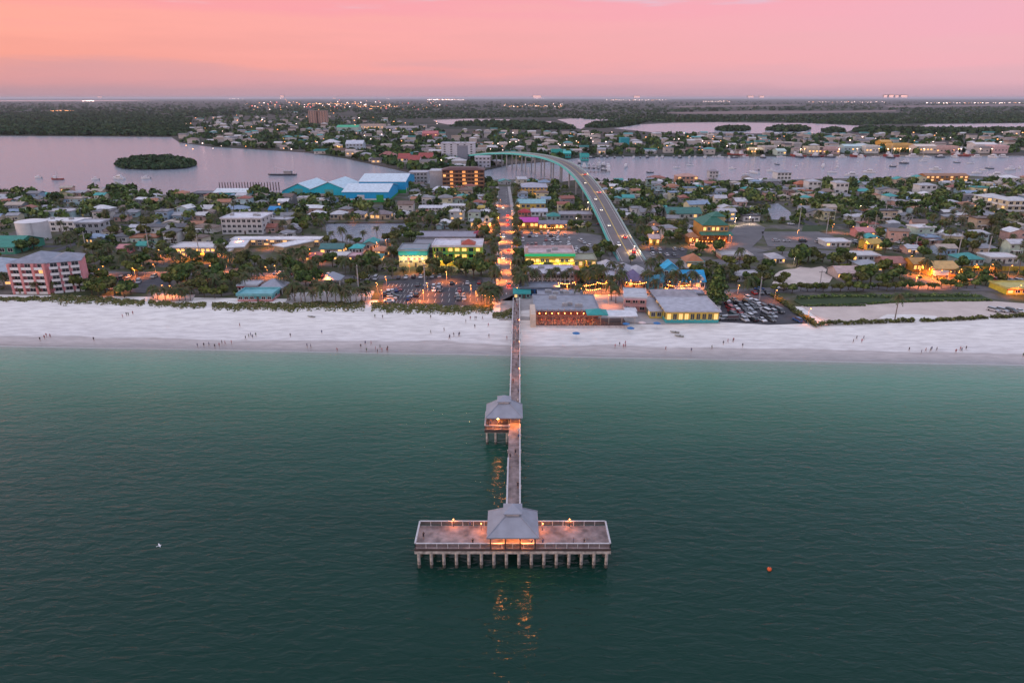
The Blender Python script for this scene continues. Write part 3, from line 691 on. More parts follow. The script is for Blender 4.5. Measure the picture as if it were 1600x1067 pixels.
# water tank
a = G(40.5, 378, 1.5); r_ = 22.5 * MPP(a.y) ; hh = ZAT(349, a.y) - 1.5
t = thing('water_tank', 'large round white water tank behind the pink apartment block', 'water tank', (a.x, a.y + r_, 1.5))
mb = MB(); ring = lambda r, z: [(r * math.cos(2 * math.pi * k / 40), r * math.sin(2 * math.pi * k / 40), z) for k in range(40)]
mb.loft([ring(r_, -.3), ring(r_, hh - .4), ring(r_ * 1.02, hh - .4), ring(r_ * 1.02, hh - .2), ring(r_ * .96, hh)]); mb.build('tank_wall', M('tank_paint', (.60, .58, .58), .5, .06, .3), t)
mb = MB(); mb.loft([ring(r_ * .955, hh + .003), ring(r_ * .6, hh + .55), ring(r_ * .1, hh + .75)]); mb.build('tank_roof', M('tank_top', (.66, .64, .64), .5, .06, .3), t)
mb = MB()
for s in (-.3, .3): mb.box(s - .04, s + .04, -r_ - .25, -r_ - .17, 0, hh)
for k in range(18): mb.box(-.3, .3, -r_ - .24, -r_ - .18, .5 + k * hh / 18, .56 + k * hh / 18)
mb.build('ladder', ACM, t, None, R_(30))
LM.append((40, 376, 'the white water tank')); BLOCK.append((14, 66, 344, 384))
bld('shop', 'green roofed hall left of the white water tank', 'hall', -40, 24, 397, 386, 26, (.05, .25, .17), 'gable', (.02, .22, .16), 4, 1, 5, 1, seam=2)
bld('apartment_building', 'flat white two storey block right of the white water tank', 'building', 62, 126, 362, 347, 14, WHITE, 'flat', (.66, .65, .66), .4, 2, 7, 2, ac=2, lm='the flat white block')
bld('apartment_building', 'grey two storey house with dark windows and flat roof right of the white tank block', 'building', 120, 158, 367, 349, 12, (.40, .40, .42), 'flat', (.45, .46, .5), .6, 2, 4, 2)
bld('apartment_building', 'long three storey pale building with a light grey flat roof and window rows', 'building', 348, 411, 366, 342, 22, (.55, .53, .52), 'flat', (.62, .62, .66), .5, 3, 8, 3, ac=3, lm='the long pale building')
# orange lit motel
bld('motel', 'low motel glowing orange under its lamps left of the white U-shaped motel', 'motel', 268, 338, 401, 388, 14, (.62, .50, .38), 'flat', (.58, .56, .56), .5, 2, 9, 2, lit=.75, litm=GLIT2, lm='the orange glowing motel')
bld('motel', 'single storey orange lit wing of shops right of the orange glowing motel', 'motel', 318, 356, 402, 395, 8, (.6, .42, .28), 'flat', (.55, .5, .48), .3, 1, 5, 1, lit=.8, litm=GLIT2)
bld('shop', 'pink walled cottage left of the orange glowing motel', 'shop', 184, 200, 397, 388, 8, (.55, .16, .17), 'gable', (.55, .22, .22), 1.6, 1, 3, 1)
bld('shop', 'teal roofed cottage left of the orange glowing motel', 'shop', 213, 232, 392, 384, 9, (.45, .5, .45), 'gable', (.03, .30, .24), 1.8, 1, 3, 1)
# U-shaped white motel round an orange court
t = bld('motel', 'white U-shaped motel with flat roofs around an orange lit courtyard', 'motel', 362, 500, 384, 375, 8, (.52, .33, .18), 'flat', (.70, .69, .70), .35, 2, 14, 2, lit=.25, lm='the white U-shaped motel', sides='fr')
w, h = t['_w'], t['_h']
for sx, yw in ((-1, R_(12)), (1, R_(-34))):
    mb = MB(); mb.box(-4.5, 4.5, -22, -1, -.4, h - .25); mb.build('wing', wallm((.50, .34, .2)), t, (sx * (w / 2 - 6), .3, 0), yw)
    roof_mb('flat', 9, 21, h - .19, .3, .6, 0, -22).build('wing_roof', roofm((.70, .69, .70)), t, (sx * (w / 2 - 6), .3, 0), yw)
BLOCK.append((356, 506, 370, 404))
# picnic shelters and the teal pool terrace
for i, (x0, x1, yb, yt, lab) in enumerate(((406, 442, 460, 448, 'grey hip-roofed open picnic shelter left of the row of palms'), (506, 532, 447, 438, 'smaller grey hip-roofed open picnic shelter behind the row of palms'))):
    a, b = G(x0, yb), G(x1, yb); w = b.x - a.x; hgt = 3.0
    t = thing('picnic_shelter', lab, 'shelter', ((a.x + b.x) / 2, a.y, 1.6)); roof_mb('hip', w, w * .9, hgt, 3.0, .5).build('roof', METALR, t)
    for x in (-w / 2 + .3, 0, w / 2 - .3):
        for y in (.4, w * .9 - .4):
            mb = MB(); mb.box(x - .15, x + .15, y - .15, y + .15, 0, hgt - .2); mb.build('post', WHT, t)
    mb = MB(); mb.box(-w * .3, w * .3, w * .3, w * .55, .68, .76); mb.box(-w * .3, w * .3, w * .18, w * .26, .4, .46); mb.box(-w * .3, w * .3, w * .6, w * .68, .4, .46)
    for x in (-w * .22, w * .22): mb.box(x - .08, x + .08, w * .2, w * .66, 0, .4); mb.box(x - .06, x + .06, w * .38, w * .46, .4, .68)
    mb.build('picnic_table', M('bench_wood', (.16, .10, .07), .7), t)
    BLOCK.append((x0 - 4, x1 + 4, yt - 20, yb + 6))
LM.append((424, 456, 'the larger picnic shelter'))
bld('pool_bar', 'low teal walled terrace with a pink back wall beside the dune grass', 'pool bar', 372, 426, 471, 462, 10, (.10, .34, .36), 'flat', (.16, .42, .45), .8, 1, 6, 1, lit=.1, zg=1.6, base=((.45, .2, .2), .4), lm='the teal pool bar')
bld('shop', 'white building with a red stripe behind the teal pool bar', 'shop', 372, 402, 455, 448, 8, WHITE, 'flat', (.5, .5, .53), .4, 1, 5, 1, band=((.5, .05, .05), .75, 1.05))
def wash(t, n, watts, col, zf=.55):
    '''Small wall lamps in front of a shopfront that flood its own facade.'''
    w, h = t['_w'], t['_h']
    for k in range(n):
        x = -w / 2 + w * (k + .5) / n; mb = MB(); mb.tube((x, 0, h * zf), (x, -1.6, h * zf + .3), .04); mb.ball((x, -1.7, h * zf + .25), .14, .14, .1, 6, 4); mb.build('wall_lamp', BULB, t); lamp(t, (x, -2.1, h * zf), watts, col)
# arcade front: cream and teal, dark block, big yellow-green bar
t = bld('arcade', 'narrow cream shopfront with a wavy teal top and lettered sign, brightly lit', 'shop', 624, 668, 417, 392, 16, (.62, .54, .30), 'flat', (.25, .27, .30), .5, 2, 6, 2, lit=.2, litm=GLIT2, band=((.03, .33, .33), .72, 1.1), base=((.55, .42, .2), .28), lm='the cream and teal arcade')
w, h = t['_w'], t['_h']
mb = MB(); N_ = 14
top = [(-w * .28 + w * .56 * k / N_, h * (.98 - .2 * math.sin(math.pi * k / N_))) for k in range(N_ + 1)]
for (xa, za), (xb, zb) in zip(top, top[1:]): mb.loft([[(xa, -.42, za), (xa, -.26, za), (xa, -.26, h * 1.12), (xa, -.42, h * 1.12)], [(xb, -.42, zb), (xb, -.26, zb), (xb, -.26, h * 1.12), (xb, -.42, h * 1.12)]])
mb.build('sign_board', wallm((.01, .36, .50)), t)
for c in range(8):
    mb = MB(); mb.box(-.45, .45, -.36, -.26, 0, 1.0); mb.build('lantern_panel', glow('sign_panel', (1, .45, .25), 1.6) if c % 2 else wallm((.5, .12, .2)), t, (-w * .34 + w * .68 * c / 7, 0, h * .45))
bld('shop', 'plain dark grey block with a flat roof between the arcade and the yellow-green bar', 'shop', 644, 680, 411, 388, 22, (.13, .13, .16), 'flat', (.22, .22, .25), .5, 2, 3, 2)
wash(t, 3, 500, (1, .78, .4))
t = bld('beach_bar', 'big three storey lime and yellow bar with green balconies and white roof by main street', 'bar', 677, 753, 415, 386, 17, YG, 'flat', (.62, .60, .64), .8, 3, 7, 3, lit=.55, litm=GLIT2, base=((.62, .38, .05), .36), balc=0, frame=wallm((.06, .33, .12)), lm='the lime green bar', ac=2, sides='fr')
w, h = t['_w'], t['_h']
for s in (1, 2):
    mb = MB(); mb.box(-w / 2 + 1.5, w / 2 - .3, -1.9, -.003, h / 3 * s - .1, h / 3 * s + .12)
    for k in range(30): x = -w / 2 + 1.6 + (w - 2.1) * k / 29; mb.box(x - .05, x + .05, -1.88, -1.78, h / 3 * s + .12, h / 3 * s + 1.05)
    mb.box(-w / 2 + 1.5, w / 2 - .3, -1.95, -1.72, h / 3 * s + 1.05, h / 3 * s + 1.18); mb.build('balcony', wallm((.05, .36, .14)), t)
for k in range(8):
    mb = MB(); x = -w / 2 + 1.8 + (w - 2.6) * k / 7; mb.box(x - .16, x + .16, -1.7, -1.4, -.2, h - .3); mb.build('column', wallm((.60, .46, .06)), t)
wash(t, 5, 700, (1, .84, .36), .3)
roof_mb('pyramid', 6.5, 6.5, h + 1.2, 2.2, .5, w / 2 - 7, 1).build('tower_roof', roofm((.36, .07, .04)), t)
mb = MB(); mb.box(w / 2 - 10.1, w / 2 - 3.9, 1.1, 7.4, h + .23, h + 1.1); mb.build('tower', wallm(YEL), t)
bld('shop', 'long grey flat-roofed shop row behind the lime green bar', 'shop', 652, 742, 379, 371, 18, (.30, .28, .30), 'flat', (.27, .26, .31), .3, 1, 8, 2)
bld('house', 'cottage with a dark red roof behind the lime green bar, beside main street', 'house', 738, 756, 374, 367, 8, (.4, .2, .2), 'hip', (.28, .02, .05), 2, 1, 3, 1)
t = bld('shop', 'cream arched mission style front with a curved pediment beside main street', 'shop', 735, 769, 356, 347, 12, (.70, .58, .36), 'flat', (.40, .40, .43), .4, 1, 5, 1, lit=.5, litm=GLIT2, lm='the cream mission front')
w, h = t['_w'], t['_h']
mb = MB(); P = [(w * .08 + w * .36 * k / 12, 0, h + .2 + 4.2 * math.sin(math.pi * k / 12) ** .8) for k in range(13)]
for p, q in zip(P, P[1:]): mb.loft([[(p[0], -.35, h - .2), (p[0], -.01, h - .2), (p[0], -.01, p[2]), (p[0], -.35, p[2])], [(q[0], -.35, h - .2), (q[0], -.01, h - .2), (q[0], -.01, q[2]), (q[0], -.35, q[2])]])
mb.build('pediment', wallm((.70, .62, .46)), t)
mb = MB(); mb.tube((w * .26, -.42, h + 1.6), (w * .26, -.36, h + 1.6), .9, n=16); mb.build('round_window', GL, t)
bld('motel', 'long white two storey motel with a grey roof behind the canal', 'motel', 655, 700, 333, 325, 9, (.52, .50, .5), 'gable', (.55, .55, .58), 1.5, 2, 9, 2)
bld('motel', 'white two storey motel beside main street with a pale roof', 'motel', 692, 726, 331, 322, 9, (.55, .54, .52), 'flat', (.62, .62, .63), .4, 2, 7, 2, lit=.15)
bld('house', 'small yellow roofed house near main street', 'house', 742, 757, 331, 325, 8, (.5, .36, .05), 'gable', (.5, .36, .06), 1.5, 1, 3, 1)
# canal-side houses with warm light
for x0, x1, lab, rc in ((548, 570, 'grey hip-roofed house with orange lit porch on the canal', (.24, .23, .26)), (578, 610, 'wide brown hip-roofed house with orange lit porch on the canal', (.2, .16, .17)), (616, 640, 'pale roofed house on the canal seawall', (.42, .42, .44)), (482, 506, 'white roofed house at the left end of the canal seawall', (.6, .6, .62)), (516, 540, 'pale two storey house on the canal seawall', (.5, .5, .52))):
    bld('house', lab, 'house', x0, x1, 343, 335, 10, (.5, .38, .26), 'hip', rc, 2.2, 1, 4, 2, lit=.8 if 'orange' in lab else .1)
mb = MB(); a, b = G(504, 349.5, 1.5), G(642, 348.5, 1.5); mb.box(a.x, b.x, a.y, a.y + .5, .2, 2.0); mb.build('seawall', DARKW); tag(bpy.data.objects['seawall'], 'long dark timber seawall along the far bank of the canal', 'seawall')
# blue warehouses
t = bld('warehouse', 'big bright blue metal boat warehouse with a white roof and green base, front shed', 'warehouse', 536, 607, 316, 300, 52, BLUE, 'gable', (.56, .66, .72), 4.0, 1, 0, 0, door=False, seam=2, base=((.03, .28, .06), .2), ov=.6, lm='the blue warehouse')
w, h = t['_w'], t['_h']
mb = MB(); mb.box(-w / 2, w / 2, -.14, -.07, h * .2, h * .34); mb.build('wall_band', wallm((.62, .62, .64)), t)
for k in range(2):
    mb = MB(); mb.box(-3, 3, -.2, -.145, 0, 6.0); mb.build('roller_door', wallm((.03, .30, .07) if k else (.55, .56, .58)), t, ((-.1 + .42 * k) * w, 0, 0))
t = bld('warehouse', 'taller blue metal boat warehouse with a white roof and green base, rear shed', 'warehouse', 562, 634, 302, 284, 62, BLUE, 'gable', (.56, .66, .72), 4.2, 1, 0, 0, door=False, seam=2, base=((.03, .30, .06), .3), ov=.6, yaw=0)
for k in range(5):
    d = t['_d']; mb = MB(); mb.box(.06, .14, -1.6, 1.6, 0, 4.6); mb.build('roller_door', wallm((.6, .6, .62)), t, (t['_w'] / 2, 6 + k * (d - 12) / 4, 0))
BLOCK += [(530, 640, 272, 322)]
for x0, x1, yb, yt, ya, lab in ((440, 494, 304, 299, -6, 'teal gabled boat shed with a white roof, left of the blue warehouse'), (484, 545, 305, 297, -6, 'second teal gabled boat shed with a white roof, touching the blue warehouse')):
    t = bld('boat_shed', lab, 'boat shed', x0, x1, yb, yt, 46, (.012, .42, .54), 'gable_front', (.50, .64, .70), 7.0 if ya else 7, 1, 0, 0, door=False, seam=2, ov=.7, yaw=R_(ya))
    mb = MB(); mb.box(-4, 4, -.14, -.06, 0, 5); mb.build('roller_door', wallm((.10, .34, .30)), t)
BLOCK += [(430, 550, 282, 310)]
bld('boat_shed', 'long low grey roofed dock building beside the teal docks', 'boat shed', 300, 342, 307, 303, 14, (.08, .09, .11), 'flat', (.14, .15, .18), .4, 1, 4, 1)
bld('boat_shed', 'teal walled dock building with a white roof at the bay shore', 'boat shed', 334, 386, 307, 301, 22, (.03, .32, .34), 'gable', (.62, .66, .68), 2.4, 1, 5, 1, lm='the teal dock building')
bld('house', 'bright blue roofed house in front of the teal boat sheds', 'house', 420, 444, 335, 328, 10, (.2, .3, .4), 'gable', (.02, .24, .52), 2, 1, 3, 1)
# condo with orange lit stairwells, grey hall beside it
t = bld('condominium', 'dark brown five storey condominium with three orange lit stairwells', 'condominium', 692, 756, 296, 266, 20, BROWN, 'mansard', (.10, .035, .03), 2.0, 5, 10, 3, lit=.06, lm='the brown condominium', ov=1.0, frame=wallm((.30, .15, .08)))
w, h = t['_w'], t['_h']
for k in (-.28, .02, .32):
    for s in range(5):
        mb = MB(); mb.box(-1.5, 1.5, -.35, -.14, 0, h / 5 * .62); mb.build('stair_opening', glow('stair_light', (1, .36, .08), .8), t, (k * w, 0, h / 5 * s + .5))
for s in range(1, 5):
    mb = MB(); mb.box(-w / 2, w / 2, -1.5, -.4, h / 5 * s - .1, h / 5 * s + .1); mb.box(-w / 2, w / 2, -1.5, -1.4, h / 5 * s + .103, h / 5 * s + 1); mb.build('gallery', wallm((.34, .18, .10)), t)
bld('parking_garage', 'pale grey blank concrete hall left of the brown condominium', 'hall', 672, 692, 294, 268, 22, (.46, .44, .45), 'flat', (.5, .5, .53), .5, 3, 0, 0, door=False)
bld('parking_garage', 'grey slab-like block standing at the channel left of the brown condominium', 'hall', 640, 668, 287, 270, 18, (.36, .36, .38), 'flat', (.46, .46, .5), .5, 3, 5, 0, door=False)
bld('hall', 'round white roofed hall below the brown condominium', 'hall', 676, 703, 303, 297, 14, (.5, .5, .52), 'mansard', (.66, .66, .68), 2, 1, 5, 1)
# right of main street
bld('hotel', 'three storey golden yellow hotel with a grey roof right of main street', 'hotel', 809, 855, 307, 293, 26, (.64, .36, .06), 'hip', (.36, .36, .42), 3.0, 3, 8, 3, lit=.3, lm='the golden hotel')
bld('shop', 'yellow walled shop with a white and teal roof right of main street', 'shop', 806, 852, 327, 318, 16, (.6, .40, .08), 'gable', (.22, .42, .44), 2.4, 1, 6, 2, lit=.3)
bld('shop', 'small shop with a bright red roof right of main street', 'shop', 810, 829, 338, 332, 9, (.5, .2, .16), 'hip', (.42, .02, .03), 2.2, 1, 4, 1, lit=.3)
bld('shop', 'white shop with a pale blue roof behind the magenta awning', 'shop', 830, 855, 338, 331, 11, (.6, .6, .62), 'gable', (.45, .47, .55), 1.8, 1, 4, 1)
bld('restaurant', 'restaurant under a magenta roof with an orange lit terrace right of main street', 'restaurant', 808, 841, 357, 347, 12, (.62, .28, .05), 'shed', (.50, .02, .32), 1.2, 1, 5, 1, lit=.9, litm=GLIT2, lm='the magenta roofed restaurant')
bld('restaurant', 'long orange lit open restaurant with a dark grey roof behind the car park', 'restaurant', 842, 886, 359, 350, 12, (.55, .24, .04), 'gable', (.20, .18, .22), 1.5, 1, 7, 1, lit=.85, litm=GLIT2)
bld('shop', 'shop with a dark teal roof behind the orange lit restaurant', 'shop', 855, 875, 345, 338, 10, (.3, .4, .38), 'hip', (.02, .22, .19), 2, 1, 3, 1)
bld('shop', 'long grey flat-roofed store left of the bridge ramp', 'shop', 875, 925, 343, 336, 15, (.32, .28, .28), 'flat', (.30, .28, .31), .4, 1, 7, 1, lit=.2)
t = bld('shop', 'long yellow shop with a glowing green fascia and pale roof right of main street', 'shop', 821, 897, 417, 400, 18, (.62, .46, .07), 'flat', (.55, .42, .42), 1.6, 1, 10, 2, lit=.55, litm=GLIT2, lm='the green banded yellow shop', ac=2)
w, h = t['_w'], t['_h']
mb = MB(); mb.box(-w / 2 - .4, w / 2 + .4, -.9, -.05, h - .1, h + 1.2); mb.build('fascia', M('lit_green_fascia', (.02, .45, .18), .5, .1, 1, emit=(.05, .8, .3), es=.25), t)
mb = MB(); mb.box(-w / 2 - .2, -w / 2 + 1.4, -.8, 3, h + 1.2, h + 4.4); mb.build('sign_tower', wallm((.62, .45, .42)), t)
mb = MB(); mb.box(-w / 2 + .5, w / 2 - .5, -2.6, -.95, 2.7, 2.85); mb.build('awning', wallm((.62, .55, .10)), t); wash(t, 5, 600, (1, .80, .32), .3)
bld('shop', 'lower lime yellow shop wing right of the green banded shop', 'shop', 897, 931, 418, 407, 14, (.46, .46, .05), 'flat', (.3, .3, .2), .5, 1, 5, 1, lit=.3)
t = bld('motel', 'long white two storey motel with a pale grey roof and pink end wall', 'motel', 826, 897, 444, 429, 17, (.60, .58, .60), 'flat', (.48, .45, .50), .4, 2, 10, 2, lm='the long white motel', ac=3)
mb = MB(); w, h, d = t['_w'], t['_h'], t['_d']; mb.box(w / 2 + .003, w / 2 + 2.5, -.3, d * .5, -.3, h + 2.2); mb.build('end_tower', wallm((.58, .26, .22)), t)
bld('shop', 'low blue walled beach shop with a white doorway beside the pier foot', 'shop', 812, 874, 462, 451, 9, (.02, .10, .26), 'flat', (.18, .20, .24), .5, 1, 8, 1, frame=wallm((.02, .12, .3)), lm='the blue beach shop')
t = bld('beach_kiosk', 'small teal canopied kiosk at the head of the pier', 'kiosk', 803, 828, 467, 460, 6, (.06, .22, .2), 'shed', (.02, .28, .25), .8, 1, 4, 1, lit=.3)
# beach bar: flat grey roof, red lit open deck facing the sand
zg = 1.6
t = bld('beach_bar', 'wide grey flat-roofed beach bar with an open red lit deck facing the sand', 'bar', 836, 935, 499, 486, 22, (.30, .26, .25), 'flat', (.27, .28, .32), .4, 1, 0, 0, door=False, zg=zg, ac=4, lm='the beach bar')
w, h = t['_w'], t['_h']
dp = 9.5
mb = MB(); mb.box(-w / 2, w / 2 + 10, -dp, -.01, -.9, .5); mb.build('deck_base', M('bar_plinth', (.52, .47, .45), .8), t)
mb = MB(); mb.box(-w / 2 + .05, w / 2 + 9.9, -dp + .05, -.02, .504, .6); mb.build('deck_floor', M('dark_deck', (.12, .07, .06), .7, .2, .8), t)
mb = MB(); mb.box(-w / 2 - 2, -w / 2 - .02, -dp, 4, -.5, h + 1.6); mb.build('end_tower', wallm((.58, .46, .36)), t)
for k in range(9):
    x = -w / 2 + .4 + (w - .8) * k / 8
    mb = MB(); mb.box(x - .1, x + .1, -dp + .1, -dp + .3, .6, 4.2); mb.build('post', wallm((.45, .24, .14)), t)
mb = MB(); mb.box(-w / 2, w / 2, -dp + .08, -dp + .32, 4.2, 4.5)
for k in range(12): mb.box(-w / 2 + .3 + (w - .6) * k / 11 - .06, -w / 2 + .3 + (w - .6) * k / 11 + .06, -dp + .33, -.1, 4.22, 4.4)
mb.build('pergola', wallm((.30, .14, .09)), t)
mb = MB(); mb.box(-w / 2, w / 2 + 9.9, -dp + .1, -dp + .16, 1.52, 1.6)
for k in range(34): x = -w / 2 + (w + 9.8) * k / 33; mb.box(x - .03, x + .03, -dp + .1, -dp + .15, .6, 1.52)
mb.build('railing', wallm((.2, .12, .09)), t)
mb = MB(); mb.box(-w / 2 + .3, w / 2 - .3, -.25, -.02, 1.0, 3.4); mb.build('bar_front', M('red_bar_front', (.45, .10, .06), .6, .3, 1.5), t)
for k in range(10):
    mb = MB(); mb.ball((0, 0, 0), .16, .16, .16, 6, 4); mb.build('hanging_lamp', BULB, t, (-w / 2 + 1.5 + (w - 3) * k / 9, -4.5, 3.9))
for k in range(5): lamp(t, (-w / 2 + 3 + (w - 6) * k / 4, -5.5, 3.5), 900, (1, .28, .09), .25, True)
roof_mb('hip', 7.5, 6.5, 4.6, 1.4, .3, w / 2 - 1.5, -dp + 1).build('teal_canopy', roofm((.02, .27, .25)), t)
roof_mb('shed', 11, 6, 3.9, .5, .3, w / 2 + 8.2, -dp + 1.5).build('white_canopy', roofm((.62, .62, .64)), t)
for x in (w / 2 + 3, w / 2 + 8, w / 2 + 13): mb = MB(); mb.box(x - .08, x + .08, -dp + 1.7, -dp + 1.9, .6, 3.8); mb.build('post', wallm((.5, .42, .36)), t)
BLOCK.append((826, 985, 450, 530))
BAR = t; BARW = w
for x0, x1, yb, yt, dpt, wc, kd, rc_, li, lab in ((500, 536, 398, 389, 10, (.45, .34, .28), 'gable', (.05, .16, .15), .3, 'shop with a dark teal gabled roof in the colourful shop cluster'), (478, 508, 409, 402, 9, (.52, .14, .10), 'hip', (.45, .14, .12), .5, 'red walled shop at the front of the colourful shop cluster'), (546, 566, 397, 388, 9, (.5, .5, .5), 'hip', (.04, .38, .36), .3, 'shop with a bright turquoise hipped roof in the colourful shop cluster'),
        (568, 588, 391, 381, 12, (.3, .32, .3), 'gable_front', (.02, .26, .25), .2, 'steep teal roofed hall at the back of the colourful shop cluster'), (584, 606, 402, 392, 9, (.62, .22, .07), 'hip', (.5, .22, .12), .9, 'orange lit shop at the right end of the colourful shop cluster'), (572, 596, 411, 403, 9, (.08, .3, .28), 'hip', (.03, .22, .2), .3, 'dark teal kiosk below the colourful shop cluster'), (546, 562, 410, 401, 8, (.58, .2, .24), 'flat', (.5, .3, .32), .5, 'pink walled kiosk below the colourful shop cluster'), (512, 542, 407, 401, 9, (.5, .46, .42), 'flat', (.6, .57, .56), .3, 'pale flat-roofed shop in the middle of the colourful shop cluster')):
    bld('shop', lab, 'shop', x0, x1, yb, yt, dpt, wc, kd, rc_, None, 1, 4, 2, lit=li, litm=GLIT2)
LM.append((545, 398, 'the colourful shop cluster'))
bld('shop', 'low grey flat-roofed store behind the beach bar', 'shop', 842, 912, 478, 468, 13, (.28, .27, .29), 'flat', (.30, .31, .36), .4, 1, 6, 1, ac=6, lit=.2)
t = bld('house', 'pink two storey beach house with a grey roof and shaded balcony', 'house', 975, 1008, 487, 466, 14, (.58, .30, .29), 'flat', (.46, .47, .49), .3, 2, 3, 2, yaw=R_(-8), lm='the pink beach house', sides='fl')
w, h = t['_w'], t['_h']
mb = MB(); mb.box(-w / 2, w / 2, -2.2, -.01, h * .5 - .1, h * .5 + .1); mb.box(-w / 2, w / 2, -2.2, -2.1, h * .5 + .103, h * .5 + .9); mb.box(-w / 2, w / 2, -2.2, -.01, h - .32, h - .07)
for x in (-w / 2, 0, w / 2 - .2): mb.box(x, x + .2, -2.15, -1.98, 0, h - .33)
mb.build('balcony', wallm((.45, .24, .23)), t)
bld('beach_kiosk', 'white beach hut with a dark window in front of the pink beach house', 'hut', 978, 993, 497, 487, 4, WHITE, 'flat', (.6, .6, .62), .3, 1, 1, 1, door=False, zg=1.6)
# yellow restaurant with big windows on a teal base
t = bld('restaurant', 'yellow walled beach restaurant with a wide grey roof, big windows and teal base', 'restaurant', 1040, 1122, 505, 487, 20, (.62, .44, .09), 'flat', (.40, .40, .44), .3, 1, 9, 5, lit=.25, base=((.06, .36, .36), .34), zg=1.6, wh=2.4, ov=.7, frame=wallm((.6, .45, .1)), door=False, sides='fl', lm='the yellow beach restaurant', yaw=0)
w, h = t['_w'], t['_h']
mb = MB(); mb.box(-w / 2 - 5, -w / 2 - .02, 6, 24, -.4, h - 1.6); mb.build('side_wing', wallm((.62, .46, .05)), t)
for y in (8, 12, 16, 20):
    o = add_window(t, -w / 2 - 5.004, y, (h - 1.6) * .55, 2.2, 1.6, 'l', y < 12)
for x in (-w / 2 - 3.8, -w / 2 - 1.4): add_window(t, x, 5.996, (h - 1.6) * .55, 1.5, 1.6, 'f', False)
roof_mb('shed', 5.2, 18.2, h - 1.55, .3, .25, -w / 2 - 2.6, 5.9).build('side_roof', roofm((.36, .35, .37)), t)
roof_mb('hip', 18, 12, h - .3, 2.0, .4, -w / 2 + 9, 21.2).build('rear_roof', roofm((.30, .28, .30)), t)
mb = MB(); mb.box(-w / 2 + .3, -w / 2 + 17.7, 21.4, 33, -.4, h - .6); mb.build('rear_wing', wallm((.40, .36, .34)), t)
bld('shop', 'grey flat-roofed building behind the yellow beach restaurant', 'shop', 1062, 1098, 468, 461, 10, (.36, .32, .32), 'flat', (.42, .41, .46), .5, 1, 5, 1, lit=.3)
# blue buildings by the junction
t = bld('shop', 'bright blue gabled tower house at the junction', 'shop', 1036, 1058, 447, 421, 8, (.10, .42, .62), 'gable_front', (.01, .34, .58), 3.0, 2, 3, 2, lm='the blue gabled tower', frame=WHT)
t = bld('shop', 'broad shop with a bright blue roof and white dormer gables at the junction', 'shop', 1062, 1101, 453, 440, 12, (.55, .58, .6), 'gable', (.01, .30, .56), 4.0, 1, 5, 2, lit=.4, lm='the blue roofed shop')
w, h = t['_w'], t['_h']
for k in (.08, .34):
    mb = MB(); mb.loft([[(-1.3, 0, h - .2), (1.3, 0, h - .2), (1.3, 0, h + 1.3), (0, 0, h + 2.6), (-1.3, 0, h + 1.3)], [(-1.3, 4, h - .2), (1.3, 4, h - .2), (1.3, 4, h + 1.3), (0, 4, h + 2.6), (-1.3, 4, h + 1.3)]]); mb.build('dormer', WHT, t, (k * w, .2, 0))
t = bld('shop', 'shop with a terracotta cap roof over a teal eave and white bay windows', 'shop', 1072, 1100, 420, 410, 11, (.6, .58, .58), 'hip', (.42, .16, .07), 3.4, 1, 3, 1, lit=.5, band=((.02, .38, .36), .8, 1.12), lm='the terracotta capped shop')
bld('house', 'blue walled house between palms left of the blue gabled tower', 'house', 1013, 1036, 453, 440, 10, (.04, .24, .34), 'gable', (.03, .20, .28), 2, 1, 3, 1)
bld('shop', 'building with a violet pyramid roof and an orange lit front', 'shop', 976, 1005, 449, 439, 11, (.6, .32, .14), 'pyramid', (.17, .13, .24), 4.2, 1, 5, 1, lit=.8, litm=GLIT2, lm='the violet roofed shop')
bld('shop', 'pale lavender shop block left of the violet roofed shop', 'shop', 944, 966, 446, 433, 10, (.45, .40, .46), 'flat', (.42, .4, .45), .5, 2, 3, 1)
for x0, x1, yb, yt, rc, lab in ((938, 962, 428, 419, (.42, .41, .45), 'grey gabled shop at the foot of the bridge ramp'), (962, 990, 432, 424, (.36, .36, .40), 'grey hip-roofed shop in the cluster at the bridge foot'), (985, 1010, 436, 428, (.48, .46, .48), 'pale hip-roofed shop right of the cluster at the bridge foot')):
    bld('shop', lab, 'shop', x0, x1, yb, yt, 12, (.42, .38, .38), 'hip', rc, 2.6, 1, 4, 1, seam=2)
# green roofed restaurant with orange ground floor
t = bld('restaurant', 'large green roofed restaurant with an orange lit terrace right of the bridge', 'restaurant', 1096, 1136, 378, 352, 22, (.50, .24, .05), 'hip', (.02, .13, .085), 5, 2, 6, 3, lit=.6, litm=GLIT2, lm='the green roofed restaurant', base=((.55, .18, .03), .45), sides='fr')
w, h = t['_w'], t['_h']; roof_mb('shed', w + 3, 5, h * .5, 1.2, .3, 0, -5).build('porch_roof', roofm((.02, .15, .10)), t)
for k in range(6): mb = MB(); x = -w / 2 - 1 + (w + 2) * k / 5; mb.box(x - .12, x + .12, -4.9, -4.66, 0, h * .5 - .2); mb.build('post', wallm((.6, .3, .1)), t)
roof_mb('hip', w * .55, 10, h + 4.2, 2.4, .4, 3, 6).build('upper_roof', roofm((.02, .13, .085)), t)
mb = MB(); mb.box(3 - w * .26, 3 + w * .26, 6.3, 15.7, h, h + 4.05); mb.build('upper_wall', wallm((.50, .42, .25)), t)
bld('restaurant', 'long green roofed wing left of the green roofed restaurant', 'restaurant', 1042, 1096, 342, 334, 18, (.5, .48, .42), 'gable', (.03, .15, .12), 3.4, 1, 8, 1, lit=.2)
bld('restaurant', 'round orange lit bar left of the green roofed restaurant', 'bar', 1076, 1091, 381, 371, 9, (.62, .22, .03), 'pyramid', (.35, .14, .05), 2.5, 1, 3, 1, lit=.9, litm=GLIT2)
